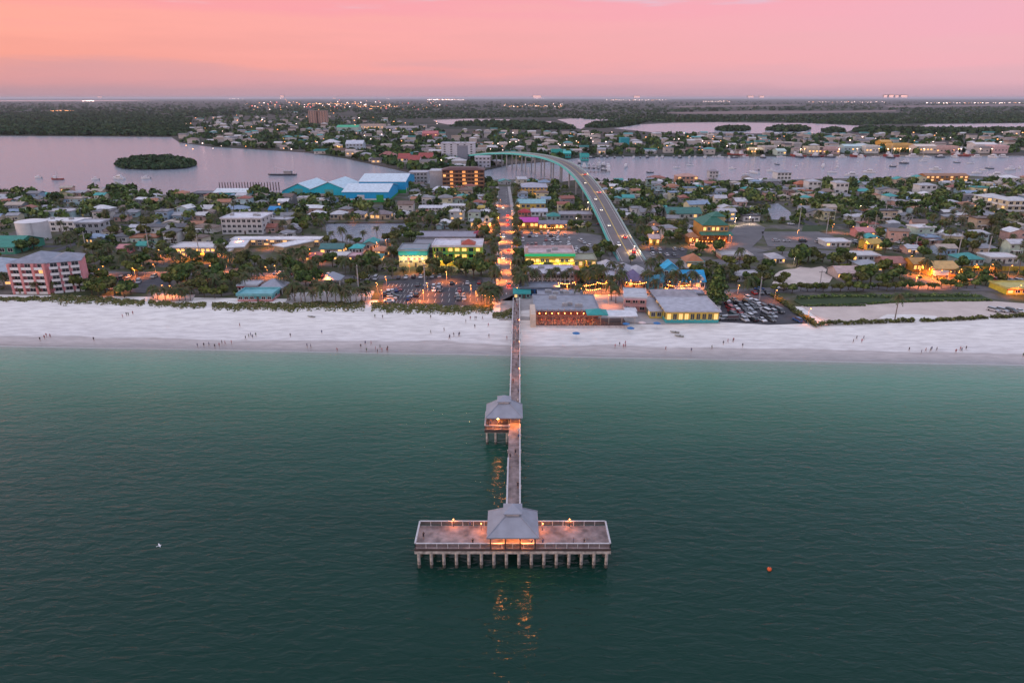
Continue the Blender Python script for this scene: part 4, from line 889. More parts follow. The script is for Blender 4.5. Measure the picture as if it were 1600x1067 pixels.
bld('house', 'yellow and white lit house beside the foot of the bridge railing', 'house', 1014, 1030, 383, 373, 8, (.62, .40, .05), 'gable', (.5, .36, .34), 2, 1, 3, 1, lit=.7, litm=GLIT2)
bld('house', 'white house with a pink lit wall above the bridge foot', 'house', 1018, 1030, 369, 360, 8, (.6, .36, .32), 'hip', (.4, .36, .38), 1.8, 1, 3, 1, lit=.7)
bld('motel', 'low cream walled store with a brick red side at the bend of the road', 'shop', 1128, 1175, 407, 400, 12, (.55, .45, .32), 'flat', (.40, .38, .38), .5, 1, 6, 1, base=((.32, .15, .11), .5))
for x0, x1, yb, yt, wc, kd, rc_, li, lab in ((1150, 1188, 440, 432, (.4, .38, .36), 'flat', (.40, .38, .40), .2, 'low grey flat-roofed store beside the crowded parking lot'), (1308, 1344, 436, 427, (.5, .38, .34), 'gable', (.48, .36, .34), .2, 'low shop with a pinkish gabled roof among the trees behind the sand lot'), (1346, 1378, 424, 416, (.4, .4, .42), 'hip', (.30, .32, .36), .1, 'blue-grey hip-roofed shop behind the sand lot'), (1330, 1374, 408, 400, (.5, .48, .44), 'flat', (.56, .53, .52), .1, 'long pale flat-roofed store left of the orange diner'), (1382, 1414, 420, 411, (.36, .2, .15), 'gable', (.34, .14, .11), .3, 'brick brown gabled shop left of the orange diner'), (1204, 1226, 411, 404, (.44, .42, .4), 'hip', (.42, .40, .42), .1, 'small grey hip-roofed shop above the small sand lot'), (1340, 1366, 372, 363, (.55, .22, .20), 'gable', (.5, .2, .2), .8, 'red lit shop beside the wide grey lot'), (1354, 1378, 391, 381, (.62, .42, .06), 'gable', (.5, .32, .06), .8, 'small yellow lit gabled shop beside the wide grey lot'), (1290, 1328, 386, 379, (.5, .5, .5), 'flat', (.60, .60, .62), .1, 'long white flat roof on the wide grey lot'), (1500, 1536, 414, 405, (.3, .4, .38), 'hip', (.04, .26, .24), .2, 'teal roofed shop above the golden fence'), (1546, 1590, 412, 403, (.56, .52, .46), 'flat', (.60, .58, .58), .3, 'cream flat-roofed shop above the golden fence')):
    bld('shop', lab, 'shop', x0, x1, yb, yt, 11, wc, kd, rc_, None, 1, 5, 2, lit=li, litm=GLIT2)
# orange lit gas station and fence on the right
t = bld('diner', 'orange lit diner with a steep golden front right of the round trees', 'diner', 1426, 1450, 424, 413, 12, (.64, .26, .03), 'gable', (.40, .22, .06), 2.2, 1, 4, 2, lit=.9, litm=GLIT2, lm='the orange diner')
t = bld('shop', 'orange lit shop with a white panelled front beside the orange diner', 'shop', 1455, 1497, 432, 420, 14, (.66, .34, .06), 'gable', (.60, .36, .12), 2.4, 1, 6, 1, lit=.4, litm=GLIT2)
mb = MB(); w, h = t['_w'], t['_h']; mb.box(-w * .45, w * .1, -.4, -.05, h * .15, h * .8); mb.build('white_panel', WHT, t)
t = thing('fence', 'long golden yellow board fence right of the orange diner', 'fence', G(1500, 424, 1.6))
a = G(1500, 424, 1.6); L_ = G(1640, 424, 1.6).x - a.x
mb = MB(); mb.box(0, L_, 0, .1, .2, 2.6); mb.build('boards', wallm((.55, .36, .04)), t)
for k in range(25): mb = MB(); mb.box(k * L_ / 24 - .08, k * L_ / 24 + .08, -.17, -.005, 0, 2.7); mb.build('post', wallm((.45, .3, .05)), t)
bld('shop', 'yellow shop with red signs cut off by the right edge of the frame', 'shop', 1572, 1640, 460, 452, 12, (.62, .48, .05), 'flat', (.5, .42, .12), .6, 1, 6, 1, lit=.3, band=((.5, .05, .03), .8, 1.1), lm='the yellow edge shop')
for x0, x1, yb, yt, wc, lab in ((1538, 1572, 330, 309, (.50, .52, .42), 'pale green three storey condominium with balconies'), (1570, 1610, 338, 314, (.60, .52, .34), 'pale yellow three storey condominium with balconies, nearer of two')):
    bld('condominium', lab, 'condominium', x0, x1, yb, yt, 16, wc, 'hip', (.50, .50, .50), 2.2, 3, 4, 2, balc=2, lit=.12, sides='fl', lm=lab.split(' three')[0].replace('pale', 'the pale') + ' condominium')
bld('house', 'white three storey house with dark windows at the right bay shore', 'house', 1213, 1235, 287, 270, 14, (.6, .6, .6), 'hip', (.3, .3, .34), 2.6, 3, 4, 2)
bld('house', 'peach coloured villa behind palms at the right bay shore', 'house', 1058, 1090, 287, 276, 16, (.58, .30, .2), 'hip', (.45, .25, .2), 2.4, 2, 5, 2, lit=.15, lm='the peach villa')
bld('house', 'tall white narrow house with dark roof left of the yacht at anchor', 'house', 1108, 1122, 278, 268, 10, (.5, .46, .44), 'hip', (.25, .22, .24), 2.4, 2, 3, 2)
bld('motel', 'brick orange waterfront inn with lit windows on the right bay shore', 'inn', 1445, 1512, 284, 275, 14, (.42, .17, .05), 'gable', (.30, .14, .07), 2, 2, 9, 2, lit=.5, lm='the brick orange inn')
bld('house', 'house with a rust orange roof among white houses', 'house', 1244, 1262, 296, 288, 10, (.4, .2, .12), 'hip', (.42, .12, .05), 3, 1, 3, 1)
for x0, x1, yb, yt, lab in ((1262, 1282, 299, 284, 'white three storey house with dark window bands'), (1304, 1324, 304, 286, 'tall white house with stacked porches'), (1436, 1462, 304, 290, 'white cube shaped house beside dark trees')):
    bld('house', lab, 'house', x0, x1, yb, yt, 12, (.62, .60, .58), 'hip', (.4, .4, .42), 1.8, 2, 3, 2)
# ---------------------------------------------------------------- landmarks across the bay
bld('hotel', 'tall white stepped hotel tower across the channel', 'hotel', 690, 742, 250, 225, 26, (.56, .57, .62), 'flat', (.5, .5, .55), 1.0, 7, 5, 3, zg=.8, ac=3, lm='the white hotel tower')
bld('hotel', 'grey lower wing of the white hotel tower', 'hotel', 715, 731, 254, 229, 9, (.22, .24, .29), 'flat', (.3, .3, .34), .8, 7, 0, 0, zg=.8, door=False)
bld('apartment_building', 'white apartment house with round arches below the bridge end', 'apartment block', 742, 766, 262, 246, 18, (.50, .50, .55), 'flat', (.5, .5, .55), .6, 3, 4, 2, zg=.8)
for x0, x1, lab in ((483, 495, 'tan twin condominium tower far across the bay, left one'), (498, 511, 'tan twin condominium tower far across the bay, right one')):
    bld('condominium', lab, 'condominium', x0, x1, 193, 174, 26, (.42, .25, .19), 'flat', (.35, .25, .22), 1.5, 11, 3, 1, zg=.8, ww=4.5, door=False)
bld('store', 'long white and green roofed store lit up across the bay', 'store', 526, 560, 205, 199, 40, (.4, .5, .45), 'gable', (.03, .4, .2), 5, 1, 0, 0, zg=.8, door=False, lm='the green roofed store')
bld('store', 'brightly lit pale store right of the green roofed store', 'store', 562, 600, 203, 196, 40, (.6, .5, .42), 'flat', (.55, .45, .42), 2, 1, 7, 0, lit=1, litm=GLIT2, zg=.8, door=False)
bld('store', 'low bluish white store row across the bay', 'store', 604, 652, 204, 199, 30, (.5, .5, .55), 'flat', (.55, .55, .6), 1.5, 1, 8, 0, lit=.3, zg=.8, door=False)
for k, (x0, x1, yb) in enumerate(((622, 640, 257), (638, 656, 260), (654, 676, 256))):
    bld('resort', ('white waterfront villa with sloping red roofs, nearest the water', 'white resort wing with a red roof, middle one', 'white resort wing with red roofs beside the hotel tower')[k], 'resort', x0, x1, yb, yb - 9, 20, (.6, .56, .55), 'gable', (.32, .06, .05), 6, 2, 4, 1, zg=.8, lit=.3)
bld('house', 'red roofed villa on the point left of the resort', 'house', 592, 618, 250, 243, 18, (.4, .25, .22), 'hip', (.30, .11, .09), 5, 1, 4, 1, zg=.8)
bld('house', 'white villa with round roofs on the far bay shore', 'house', 503, 528, 231, 223, 24, (.55, .54, .54), 'hip', (.55, .55, .57), 5, 2, 5, 1, zg=.8, lm='the white bay villa')
bld('house', 'orange lit house on the far bay shore', 'house', 518, 533, 236, 228, 16, (.6, .36, .14), 'hip', (.4, .34, .3), 4, 2, 3, 1, zg=.8, lit=.9, litm=GLIT2)
bld('house', 'pale blue three storey house on the far bay shore', 'house', 541, 568, 240, 225, 20, (.40, .48, .55), 'gable', (.5, .54, .6), 5, 3, 5, 1, zg=.8, lm='the pale blue house')
bld('store', 'pink and red building with lit windows behind the hotel tower', 'store', 660, 684, 218, 209, 30, (.55, .2, .2), 'gable', (.45, .12, .12), 5, 2, 4, 1, zg=.8, lit=.5)
bld('boat_shed', 'teal cube of a boat storage hall across the right bay', 'boat shed', 970, 983, 228, 217, 26, (.02, .30, .36), 'flat', (.03, .32, .38), 1, 1, 0, 0, zg=.8, door=False, lm='the teal storage hall')
for k, (x0, x1, yb, yt, wc, li) in enumerate(((862, 878, 246, 238, (.03, .36, .30), 0), (880, 892, 247, 240, (.03, .40, .34), 0), (908, 920, 251, 245, (.05, .4, .36), 0), (1318, 1352, 239, 229, (.4, .52, .52), .3), (1352, 1372, 240, 231, (.55, .55, .52), .3), (1376, 1392, 231, 222, (.62, .32, .05), 1), (1394, 1424, 238, 228, (.62, .40, .14), .8), (1430, 1462, 240, 229, (.60, .50, .42), .6), (1462, 1496, 240, 232, (.55, .38, .34), .3), (1522, 1556, 238, 226, (.6, .56, .54), .4), (1552, 1574, 240, 231, (.58, .40, .40), .3), (1214, 1228, 243, 236, (.4, .5, .45), .5), (1262, 1284, 241, 233, (.55, .50, .4), .6), (1172, 1192, 241, 234, (.6, .46, .25), .9), (1280, 1312, 241, 234, (.5, .36, .34), .4))):
    auto(bld('waterfront_building', None, None, x0, x1, yb, yt, 22, wc, 'gable' if k % 2 else 'flat', [min(.7, c * 1.1) for c in wc], 3, 1, max(3, int((x1 - x0) / 5)), 0, zg=.8, lit=li, litm=GLIT2, door=False, block=False), ('teal' if k < 3 else 'orange lit' if li > .7 else 'pale') + ' waterfront building on the far right bay shore', (x0 + x1) / 2, yb, 'building', 'buildings on the far bay shore', near=False)
# ================================================================== THE ROAD BRIDGE
CONCR = M('bridge_concrete', (.36, .35, .35), .8, .12, .4)
TEALR = M('teal_bridge_rail', (.10, .54, .50), .6, .08, .5); RAILB = M('pale_bridge_rail', (.30, .42, .42), .6, .08, .5)
BRP = [(988, 408, 1.7), (968, 372, 4.5), (949, 335, 9.0), (930, 302, 14.0), (908, 274, 18.5), (884, 256, 20.5), (856, 246, 21.0), (826, 241, 20.5), (796, 239, 19.0), (764, 240, 15.0), (735, 243, 9.0), (712, 246, 3.0)]
P = [G(x, y, z) for x, y, z in BRP]
def catmull(P, n):
    Q = [P[0] * 2 - P[1]] + P + [P[-1] * 2 - P[-2]]; out_ = []
    for i in range(1, len(Q) - 2):
        a, b, c, d = Q[i - 1:i + 3]
        for k in range(n):
            t = k / n; out_.append(.5 * ((2 * b) + (c - a) * t + (2 * a - 5 * b + 4 * c - d) * t * t + (3 * b - a - 3 * c + d) * t ** 3))
    return out_ + [P[-1]]
BR = catmull(P, 6)
def off(k, s, dz=0):
    a = BR[max(0, k - 1)]; b = BR[min(len(BR) - 1, k + 1)]; u = (b - a); u.z = 0; u.normalize()
    return BR[k] + Vector((u.y, -u.x, 0)) * s + Vector((0, 0, dz)), u
bridge = thing('road_bridge', 'long curving road bridge with teal railings rising over the channel', 'bridge')
def strip(name, sections, mat):
    mb = MB(); mb.loft([[off(k, s, z)[0] for s, z in sections] for k in range(len(BR))]); return mb.build(name, mat, bridge)
HWB = 7.0
strip('deck', [(-HWB, -.9), (HWB, -.9), (HWB, 0), (-HWB, 0)], CONCR)
strip('roadway', [(-HWB + .5, .003), (HWB - .5, .003), (HWB - .5, .02), (-HWB + .5, .02)], M('bridge_asphalt', (.17, .145, .14), .85, .1, .3))
for s in (-1, 1):
    strip('railing', [(s * HWB - .25, .003), (s * HWB + .25, .003), (s * HWB + .15, 1.1), (s * HWB - .15, 1.1)], RAILB)
    strip('outer_girder', [(s * (HWB + .36), -1.5), (s * (HWB + .6), -1.5), (s * (HWB + .6), .3), (s * (HWB + .36), .3)], TEALR)
    strip('edge_line', [(s * (HWB - 1.6) - .1, .024), (s * (HWB - 1.6) + .1, .024), (s * (HWB - 1.6) + .1, .03), (s * (HWB - 1.6) - .1, .03)], PAINT)
strip('centre_line', [(-.25, .024), (.25, .024), (.25, .03), (-.25, .03)], M('yellow_road_paint', (.55, .36, .05), .6, .15, 2))
for k in range(6, len(BR) - 4, 3):
    c, u = off(k, 0); 
    if c.z < 4: continue
    n = Vector((u.y, -u.x, 0)); mb = MB()
    for s in (-4, 4):
        p = c + n * s; mb.tube((p.x, p.y, -2), (p.x, p.y, c.z - 2.2), .8, n=8)
    a, b = c - n * 6, c + n * 6; w = u * .8
    mb.loft([[a - w + Vector((0, 0, -2.25)), a + w + Vector((0, 0, -2.25)), a + w + Vector((0, 0, -.92)), a - w + Vector((0, 0, -.92))], [b - w + Vector((0, 0, -2.25)), b + w + Vector((0, 0, -2.25)), b + w + Vector((0, 0, -.92)), b - w + Vector((0, 0, -.92))]])
    mb.build('pier', CONCR, bridge)
LM += [(940, 330, 'the road bridge'), (905, 268, 'the road bridge')]
BLOCK += [(955, 1012, 385, 420)]
# ================================================================== VEHICLES
CARC = {'white': (.62, .62, .63), 'silver': (.38, .39, .41), 'black': (.015, .015, .018), 'dark grey': (.07, .075, .08), 'red': (.33, .02, .02), 'blue': (.03, .08, .22), 'tan': (.33, .28, .22)}
TYRE = M('tyre_rubber', (.015, .015, .015), .8, .1, 3); HEADL = glow('headlight_glow', (1, .85, .65), 9.0); TAILL = glow('taillight_glow', (1, .05, .03), 9.0)
HOFF = M('headlight_lens', (.6, .6, .6), .15, .05); TOFF = M('taillight_lens', (.25, .01, .01), .2, .05)
CARGL = M('car_glass', (.02, .025, .03), .06, .05, 1, spec=.7)
PROF = {'sedan': ([(-2.25, .32), (-2.28, .72), (-1.55, .86), (-1.0, .92), (1.1, .94), (2.0, .92), (2.25, .8), (2.25, .32)], [(-1.05, .9), (-.35, 1.36), (.75, 1.40), (1.65, .92)], 1.8),
        'suv': ([(-2.3, .38), (-2.32, .85), (-1.4, 1.05), (-1.1, 1.1), (2.1, 1.1), (2.28, .95), (2.28, .38)], [(-1.15, 1.08), (-.55, 1.66), (1.95, 1.68), (2.2, 1.08)], 1.9),
        'van': ([(-2.5, .4), (-2.52, .9), (-2.0, 1.15), (2.5, 1.2), (2.55, .4)], [(-2.0, 1.13), (-1.3, 1.95), (2.45, 2.0), (2.52, 1.18)], 1.95)}
CARP = {}
def car_proto(kind, col):
    """A car heading -Y: body with sculpted flanks, dark glasshouse under a painted roof, wheels and lamps."""
    if (kind, col) in CARP: return CARP[(kind, col)]
    body, gh, w = PROF[kind]; pm = M('car_' + col.replace(' ', '_'), CARC[col], .28, .03, 1, spec=.6)
    def prism(mb, P, wa, taper, mi=0):
        zs = [z for _, z in P]; z0, z1 = min(zs), max(zs)
        ring = lambda s: [(s * (wa / 2 - taper * (z - z0) / max(.01, z1 - z0)), y, z) for y, z in P]
        mb.loft([ring(1), ring(-1)], mi)
    parts = []
    mb = MB(); prism(mb, body, w, .06); y0, z0 = gh[1]; y1, z1 = gh[2]
    mb.loft([[(-w / 2 + .26, y0, z0), (w / 2 - .26, y0, z0), (w / 2 - .26, y1, z1), (-w / 2 + .26, y1, z1)], [(-w / 2 + .30, y0 + .05, z0 + .05), (w / 2 - .30, y0 + .05, z0 + .05), (w / 2 - .30, y1 - .05, z1 + .05), (-w / 2 + .30, y1 - .05, z1 + .05)]])
    parts.append(('body', mb.mesh('car_body', pm), (0, 0, 0)))
    mb = MB(); prism(mb, gh, w - .14, .19); parts.append(('windows', mb.mesh('car_windows', CARGL), (0, 0, .003)))
    mb = MB(); mb.tube((-.11, 0, 0), (.11, 0, 0), .33, n=12); wheel = mb.mesh('car_wheel', TYRE)
    for sx in (-1, 1):
        for y in (-1.4, 1.38): parts.append(('wheel', wheel, (sx * (w / 2 - .09), y, .33)))
    hy, ty = body[1][0], body[-2][0]; hz = body[1][1]
    mb = MB(); mb.box(-.2, .2, -.05, .03, -.09, .07); hl = mb.mesh('car_headlight', HOFF); mb = MB(); mb.box(-.2, .2, -.03, .05, -.09, .09); tl = mb.mesh('car_taillight', TOFF)
    for sx in (-1, 1):
        parts.append(('headlight', hl, (sx * (w / 2 - .32), hy, hz - .08))); parts.append(('taillight', tl, (sx * (w / 2 - .32), ty, body[-2][1] - .06)))
    CARP[(kind, col)] = (parts, {})
    return CARP[(kind, col)]
def one_mesh(key, parts):
    """All pieces of a far copy joined into one mesh (too small in the picture to show parts)."""
    mats, V, F, MI = [], [], [], []
    for n, me, loc in parts:
        o = len(V); V += [tuple(Vector(v.co) + Vector(loc)) for v in me.vertices]
        for p in me.polygons:
            m = me.materials[p.material_index]
            if m not in mats: mats.append(m)
            F.append(tuple(o + i for i in p.vertices)); MI.append(mats.index(m))
    me = bpy.data.meshes.new(key); me.from_pydata(V, [], F)
    for m in mats: me.materials.append(m)
    me.polygons.foreach_set('material_index', MI); me.update(); return me
def put_car(kind, col, loc, rz, name='parked_car', near=True, lit=False):
    parts, cache = car_proto(kind, col)
    if near:
        t = link(name, None, None, loc, rz)
        for n, me, l in parts:
            o = link(n, me, t, l)
            if lit and n in ('headlight', 'taillight'):
                o.material_slots[0].link = 'OBJECT'; o.material_slots[0].material = HEADL if n == 'headlight' else TAILL
        return t
    if 'one' not in cache: cache['one'] = one_mesh(name, parts)
    return link(name, cache['one'], None, loc, rz)
rc = random.Random(11)
CW = ['white'] * 6 + ['silver'] * 5 + ['black'] * 4 + ['dark grey'] * 4 + ['red'] * 2 + ['blue'] * 2 + ['tan']
KW = ['sedan'] * 4 + ['suv'] * 4 + ['van']
CARPOS = []
def row(x0, x1, y0, y1, n, rz, fill, where, near=True, zz=1.705):
    for k in range(n):
        if rc.random() > fill: continue
        f = (k + .5) / n; p = G(x0 + (x1 - x0) * f, y0 + (y1 - y0) * f, zz)
        if any((p.x - q.x) ** 2 + (p.y - q.y) ** 2 < 5.2 for q in CARPOS): continue
        CARPOS.append(p)
        col, kind = rc.choice(CW), rc.choice(KW)
        o = put_car(kind, col, p, rz + rc.choice((0, math.pi)) + rc.uniform(-.04, .04), near=near)
        auto(o, f'{col} {kind} parked {where}', PXY(p)[0], PXY(p)[1], 'car', 'cars in the parking lots', near=False)
H2 = math.pi / 2
LOT1 = 'on the beach parking lot left of the pier'
row(598, 628, 462, 452, 5, .2, .9, LOT1); row(606, 618, 474, 462, 3, H2, .9, LOT1); row(650, 668, 447, 446, 3, 0, .9, LOT1); row(640, 654, 463, 463, 3, 0, 1, LOT1); row(636, 652, 468, 468, 3, 0, .8, LOT1)
row(676, 694, 455, 455, 4, 0, 1, LOT1); row(676, 692, 449, 449, 4, 0, 1, LOT1); row(716, 727, 455, 455, 3, 0, 1, LOT1); row(712, 726, 463, 463, 3, 0, 1, LOT1); row(714, 728, 468, 468, 3, 0, .8, LOT1); row(620, 690, 435, 433, 12, 0, .75, LOT1); row(690, 752, 444, 443, 10, 0, .35, LOT1)
LOT2 = 'in the lot right of the yellow beach restaurant'
for k in range(6): row(1132 + k * 2, 1178 + k * 15, 471 + k * 6, 467 + k * 7, 8, .25, .86, LOT2)
row(1126, 1146, 499, 500, 3, H2, .9, LOT2); row(1176, 1206, 459, 459, 6, 0, .7, LOT2)
LOT3 = 'in the trees right of the pink apartment block'
row(160, 210, 444, 432, 9, .3, .7, LOT3); row(172, 226, 452, 440, 9, .3, .6, LOT3); row(232, 262, 434, 434, 5, 0, .7, LOT3); row(140, 162, 448, 444, 4, .2, .7, LOT3)
LOT4 = 'behind the green banded yellow shop'
for k, y in enumerate((366, 371, 377, 384, 391, 397)): row(812 + k, 880 + k * 6, y, y - 2, 13, 0, .62, LOT4, near=False)
row(905, 940, 376, 398, 8, .3, .7, LOT4, near=False)
row(1006, 1072, 398, 400, 12, 0, .6, 'below the green roofed restaurant', near=False); row(1016, 1074, 391, 391, 10, 0, .6, 'below the green roofed restaurant', near=False)
row(500, 520, 433, 432, 4, 0, .8, 'behind the picnic shelters'); row(420, 470, 428, 429, 7, 0, .6, 'behind the picnic shelters'); row(548, 596, 436, 437, 8, 0, .6, 'behind the picnic shelters')
row(1330, 1420, 378, 396, 12, .6, .55, 'along the road left of the orange diner', near=False); row(1350, 1430, 372, 384, 11, .6, .5, 'along the road left of the orange diner', near=False)
row(1500, 1600, 437, 440, 12, 0, .5, 'in front of the golden fence', near=False); row(1200, 1300, 377, 380, 12, H2, .4, 'on the wide bare grey lot', near=False); row(1545, 1600, 486, 488, 4, .5, .7, 'on the right edge of the sand lot')
row(1180, 1300, 453, 450, 10, H2, .4, 'along the beach road by the round trees')
# traffic on the bridge and on main street
def drive(k, s, col, kind, lab, back=False):
    p, u = off(k, s, .03); rz = math.atan2(u.y, u.x) + (math.pi / 2 if not back else -math.pi / 2)
    t = put_car(kind, col, p, rz, 'moving_car', True, True); tag(t, lab, 'car', 'cars driving on the bridge and main street')
    if not back: lamp(t, (0, -4.5, 1.0), 1300, (1, .48, .22), .3)
for k, s, col, kind, lab, bk in ((4, -3.0, 'white', 'suv', 'white car with headlights on at the foot of the bridge, inbound', True), (9, -3.0, 'silver', 'sedan', 'silver car coming down the bridge ramp, lowest of those on the ramp', True), (13, -3.0, 'white', 'sedan', 'white car coming down the bridge between the two ramps', True),
                                 (16, -3.0, 'white', 'suv', 'white car coming over the bend of the bridge', True), (21, -3.0, 'tan', 'sedan', 'tan car coming over the hump of the bridge', True), (2, 3.2, 'red', 'suv', 'bright red car driving up onto the bridge', False), (6, 3.2, 'red', 'sedan', 'dark red car climbing the bridge ramp', False),
                                 (18, 3.2, 'silver', 'suv', 'silver car climbing the bridge ramp near the bend', False), (24, 3.2, 'dark grey', 'suv', 'dark car near the top of the bridge', False)):
    drive(k, s, col, kind, lab, bk)
for px, py, col, kind, lab, up in ((795, 447, 'black', 'suv', 'dark car waiting near the pier end of main street', 1), (786, 404, 'silver', 'sedan', 'silver car on main street between the two bars', 0), (795, 392, 'red', 'sedan', 'red car on main street above the lime green bar', 1), (787, 371, 'white', 'suv', 'white car on main street below the mission front', 0),
                                   (793, 352, 'red', 'suv', 'car with red tail lights beside the mission front', 1), (793, 345, 'dark grey', 'sedan', 'dark car with red tail lights queueing on main street', 1), (793, 337, 'red', 'sedan', 'car with red tail lights farthest up main street', 1), (786, 325, 'white', 'sedan', 'white car far up main street', 0)):
    t = put_car(kind, col, G(px, py, 1.705), 0 if not up else math.pi, 'moving_car', True, True); tag(t, lab, 'car', 'cars driving on the bridge and main street')
    l = lamp(t, (0, 3.2, .8), 420, (1, .10, .05), .3) if up else lamp(t, (0, -4, .9), 300, (1, .55, .25), .3)
# ================================================================== PEOPLE
SKIN = M('skin_tone', (.38, .22, .15), .6, .1, 3); HAIR = M('dark_hair', (.03, .02, .015), .6, .1, 4)
CLO = {'dark': (.02, .02, .03), 'blue': (.05, .09, .2), 'red': (.34, .04, .04), 'white': (.6, .6, .6), 'green': (.05, .14, .08), 'pink': (.5, .18, .22)}
def person_mesh(pose, col):
    """One continuous skinned body; skin, shirt, shorts and hair told apart by where the surface lies."""
    J = {'pel': (0, 0, .95, .13), 'wai': (0, 0, 1.08, .12), 'che': (0, -.01, 1.30, .15), 'nec': (0, 0, 1.48, .06), 'hea': (0, -.02, 1.62, .105), 'top': (0, 0, 1.70, .085)}
    st = {'stand': 0, 'walk': .24, 'sit': 0}[pose]
    for s, n in ((-1, 'l'), (1, 'r')):
        if pose == 'sit':
            J['hip' + n] = (s * .1, 0, .93, .09); J['kne' + n] = (s * .13, -.44, .93, .065); J['ank' + n] = (s * .13, -.46, .52, .045); J['toe' + n] = (s * .14, -.62, .49, .04)
        else:
            J['hip' + n] = (s * .1, 0, .88, .09); J['kne' + n] = (s * .11, -.04 - s * st * .5, .5, .06); J['ank' + n] = (s * .11, .03 - s * st, .08, .042); J['toe' + n] = (s * .13, -.12 - s * st, .04, .04)
        J['sho' + n] = (s * .19, 0, 1.42, .065); J['elb' + n] = (s * .26, .04 + s * st * .4, 1.15, .045); J['wri' + n] = (s * .27, -.07 + s * st * .7, .92, .032); J['han' + n] = (s * .27, -.10 + s * st * .75, .83, .036)
    names = list(J); E = [('pel', 'wai'), ('wai', 'che'), ('che', 'nec'), ('nec', 'hea'), ('hea', 'top')]
    for n in 'lr': E += [('pel', 'hip' + n), ('hip' + n, 'kne' + n), ('kne' + n, 'ank' + n), ('ank' + n, 'toe' + n), ('che', 'sho' + n), ('sho' + n, 'elb' + n), ('elb' + n, 'wri' + n), ('wri' + n, 'han' + n)]
    me = bpy.data.meshes.new('skeleton'); me.from_pydata([J[k][:3] for k in names], [(names.index(a), names.index(b)) for a, b in E], [])
    o = link('skeleton', me); md = o.modifiers.new('skin', 'SKIN')
    for i, k in enumerate(names): me.skin_vertices[0].data[i].radius = (J[k][3],) * 2
    me.skin_vertices[0].data[0].use_root = True
    sub = o.modifiers.new('sub', 'SUBSURF'); sub.levels = 1
    dg = bpy.context.evaluated_depsgraph_get(); r = bpy.data.meshes.new_from_object(o.evaluated_get(dg)); bpy.data.objects.remove(o)
    r.name = 'person'; r.materials.clear()
    mats = [SKIN, M('shirt_' + col, CLO[col], .8, .1, 4), M('shorts_' + col, [c * .5 + .02 for c in CLO[col]], .8, .1, 4), HAIR]
    for m in mats: r.materials.append(m)
    for p in r.polygons:
        x, y, z = p.center; m = 0
        if z > 1.64 or (z > 1.56 and y > .03): m = 3
        elif 1.0 < z < 1.46 and abs(x) < .25: m = 1
        elif z <= 1.0 and abs(x) < .22 and z > (.60 if pose != 'sit' else .8) and (pose != 'sit' or y > -.36): m = 2
        p.material_index = m
    return r
PEO = {}
def put_person(p, rz, pose, col, lab, near=False, grp='people on the beach'):
    if (pose, col) not in PEO: PEO[(pose, col)] = person_mesh(pose, col)
    o = link('person', PEO[(pose, col)], None, p, rz); px, py = PXY(p)
    auto(o, lab, px, py, 'person', grp, near); return o
rp = random.Random(3)
def sand_at(px, py):
    z = 1.0
    for _ in range(4):
        p = G(px, py, z); z = beach_z(p.y - shore(p.x))
    p.z = z; return p
BEACHP = [(70, 530), (73, 527), (147, 533), (198, 494), (201, 494), (309, 543), (319, 542), (327, 541), (343, 542), (347, 538), (362, 538), (375, 511), (389, 528), (392, 526), (395, 529), (454, 527), (480, 543), (486, 544), (503, 522), (527, 550), (571, 539), (573, 550), (587, 548), (594, 545), (597, 550), (605, 550), (673, 522), (694, 518), (703, 529), (709, 526), (717, 526), (742, 513), (763, 511), (792, 531), (586, 497), (598, 498), (673, 498), (735, 500), (742, 500), (754, 500), (968, 541), (974, 544), (977, 544), (1137, 536), (1145, 535), (1160, 543), (1112, 546), (1080, 550), (1338, 531), (1346, 536), (1420, 549), (1446, 550), (1453, 550), (1463, 549), (1500, 548), (1502, 550), (1598, 558), (764, 528), (1040, 548)] + [(x + dx, y + dy) for x, y in ((70, 530), (199, 494), (343, 541), (391, 528), (571, 541), (597, 549), (709, 527), (735, 502), (968, 541), (1137, 536), (1340, 533), (1446, 550), (1500, 549)) for dx, dy in ((-7, 3), (9, -2))]
LM += [(110, 520, 'the pink block\'s beach'), (345, 535, 'the dune path'), (590, 540, 'the palm row'), (720, 520, 'the pier\'s left sand'), (960, 540, 'the beach bar'), (1140, 540, 'the crowded lot'), (1340, 530, 'the sand lot hedge'), (1460, 545, 'the far hedge')]
BL = LM; LM = LM[-8:]
for i, (x, y) in enumerate(BEACHP):
    pose = rp.choice(('stand', 'walk', 'walk')); col = rp.choice(('dark', 'dark', 'dark', 'blue', 'red', 'green', 'pink'))
    put_person(sand_at(x, y), rp.uniform(0, 6.28), pose, col, f'person in {col} clothes ' + ('walking' if pose == 'walk' else 'standing'), 'near')
LM = BL
for i, (s, Y) in enumerate([(-.7, 118), (.6, 119), (-.4, 117), (.9, 128.5), (1.0, 151), (.9, 154), (-.9, 141), (.3, 143), (.8, 172), (.9, 179), (-.6, 186), (.2, 199), (.9, 206), (-.6, 219), (.4, 221), (.0, 223), (.8, 231), (-.5, 243), (.6, 246), (.1, 256), (.8, 262), (-.8, 263), (.2, 270), (.5, 271), (-.3, 277)]):
    z = ZD
    for (ya, za), (yb_, zb_) in zip(way, way[1:]):
        if ya <= Y <= yb_: z = za + (zb_ - za) * (Y - ya) / (yb_ - ya)
    col = rp.choice(('dark', 'dark', 'red', 'white', 'blue')); pose = rp.choice(('stand', 'walk'))
    put_person((pier_x(Y) + s, Y, z), rp.uniform(0, 6.28), pose, col, f'person in {col} clothes {"walking" if pose == "walk" else "standing"} on the pier walkway ' + ('near the T' if Y < 150 else 'by the middle pavilion' if Y < 185 else 'above the surf' if Y < 235 else 'above the sand'), False, 'people on the pier')
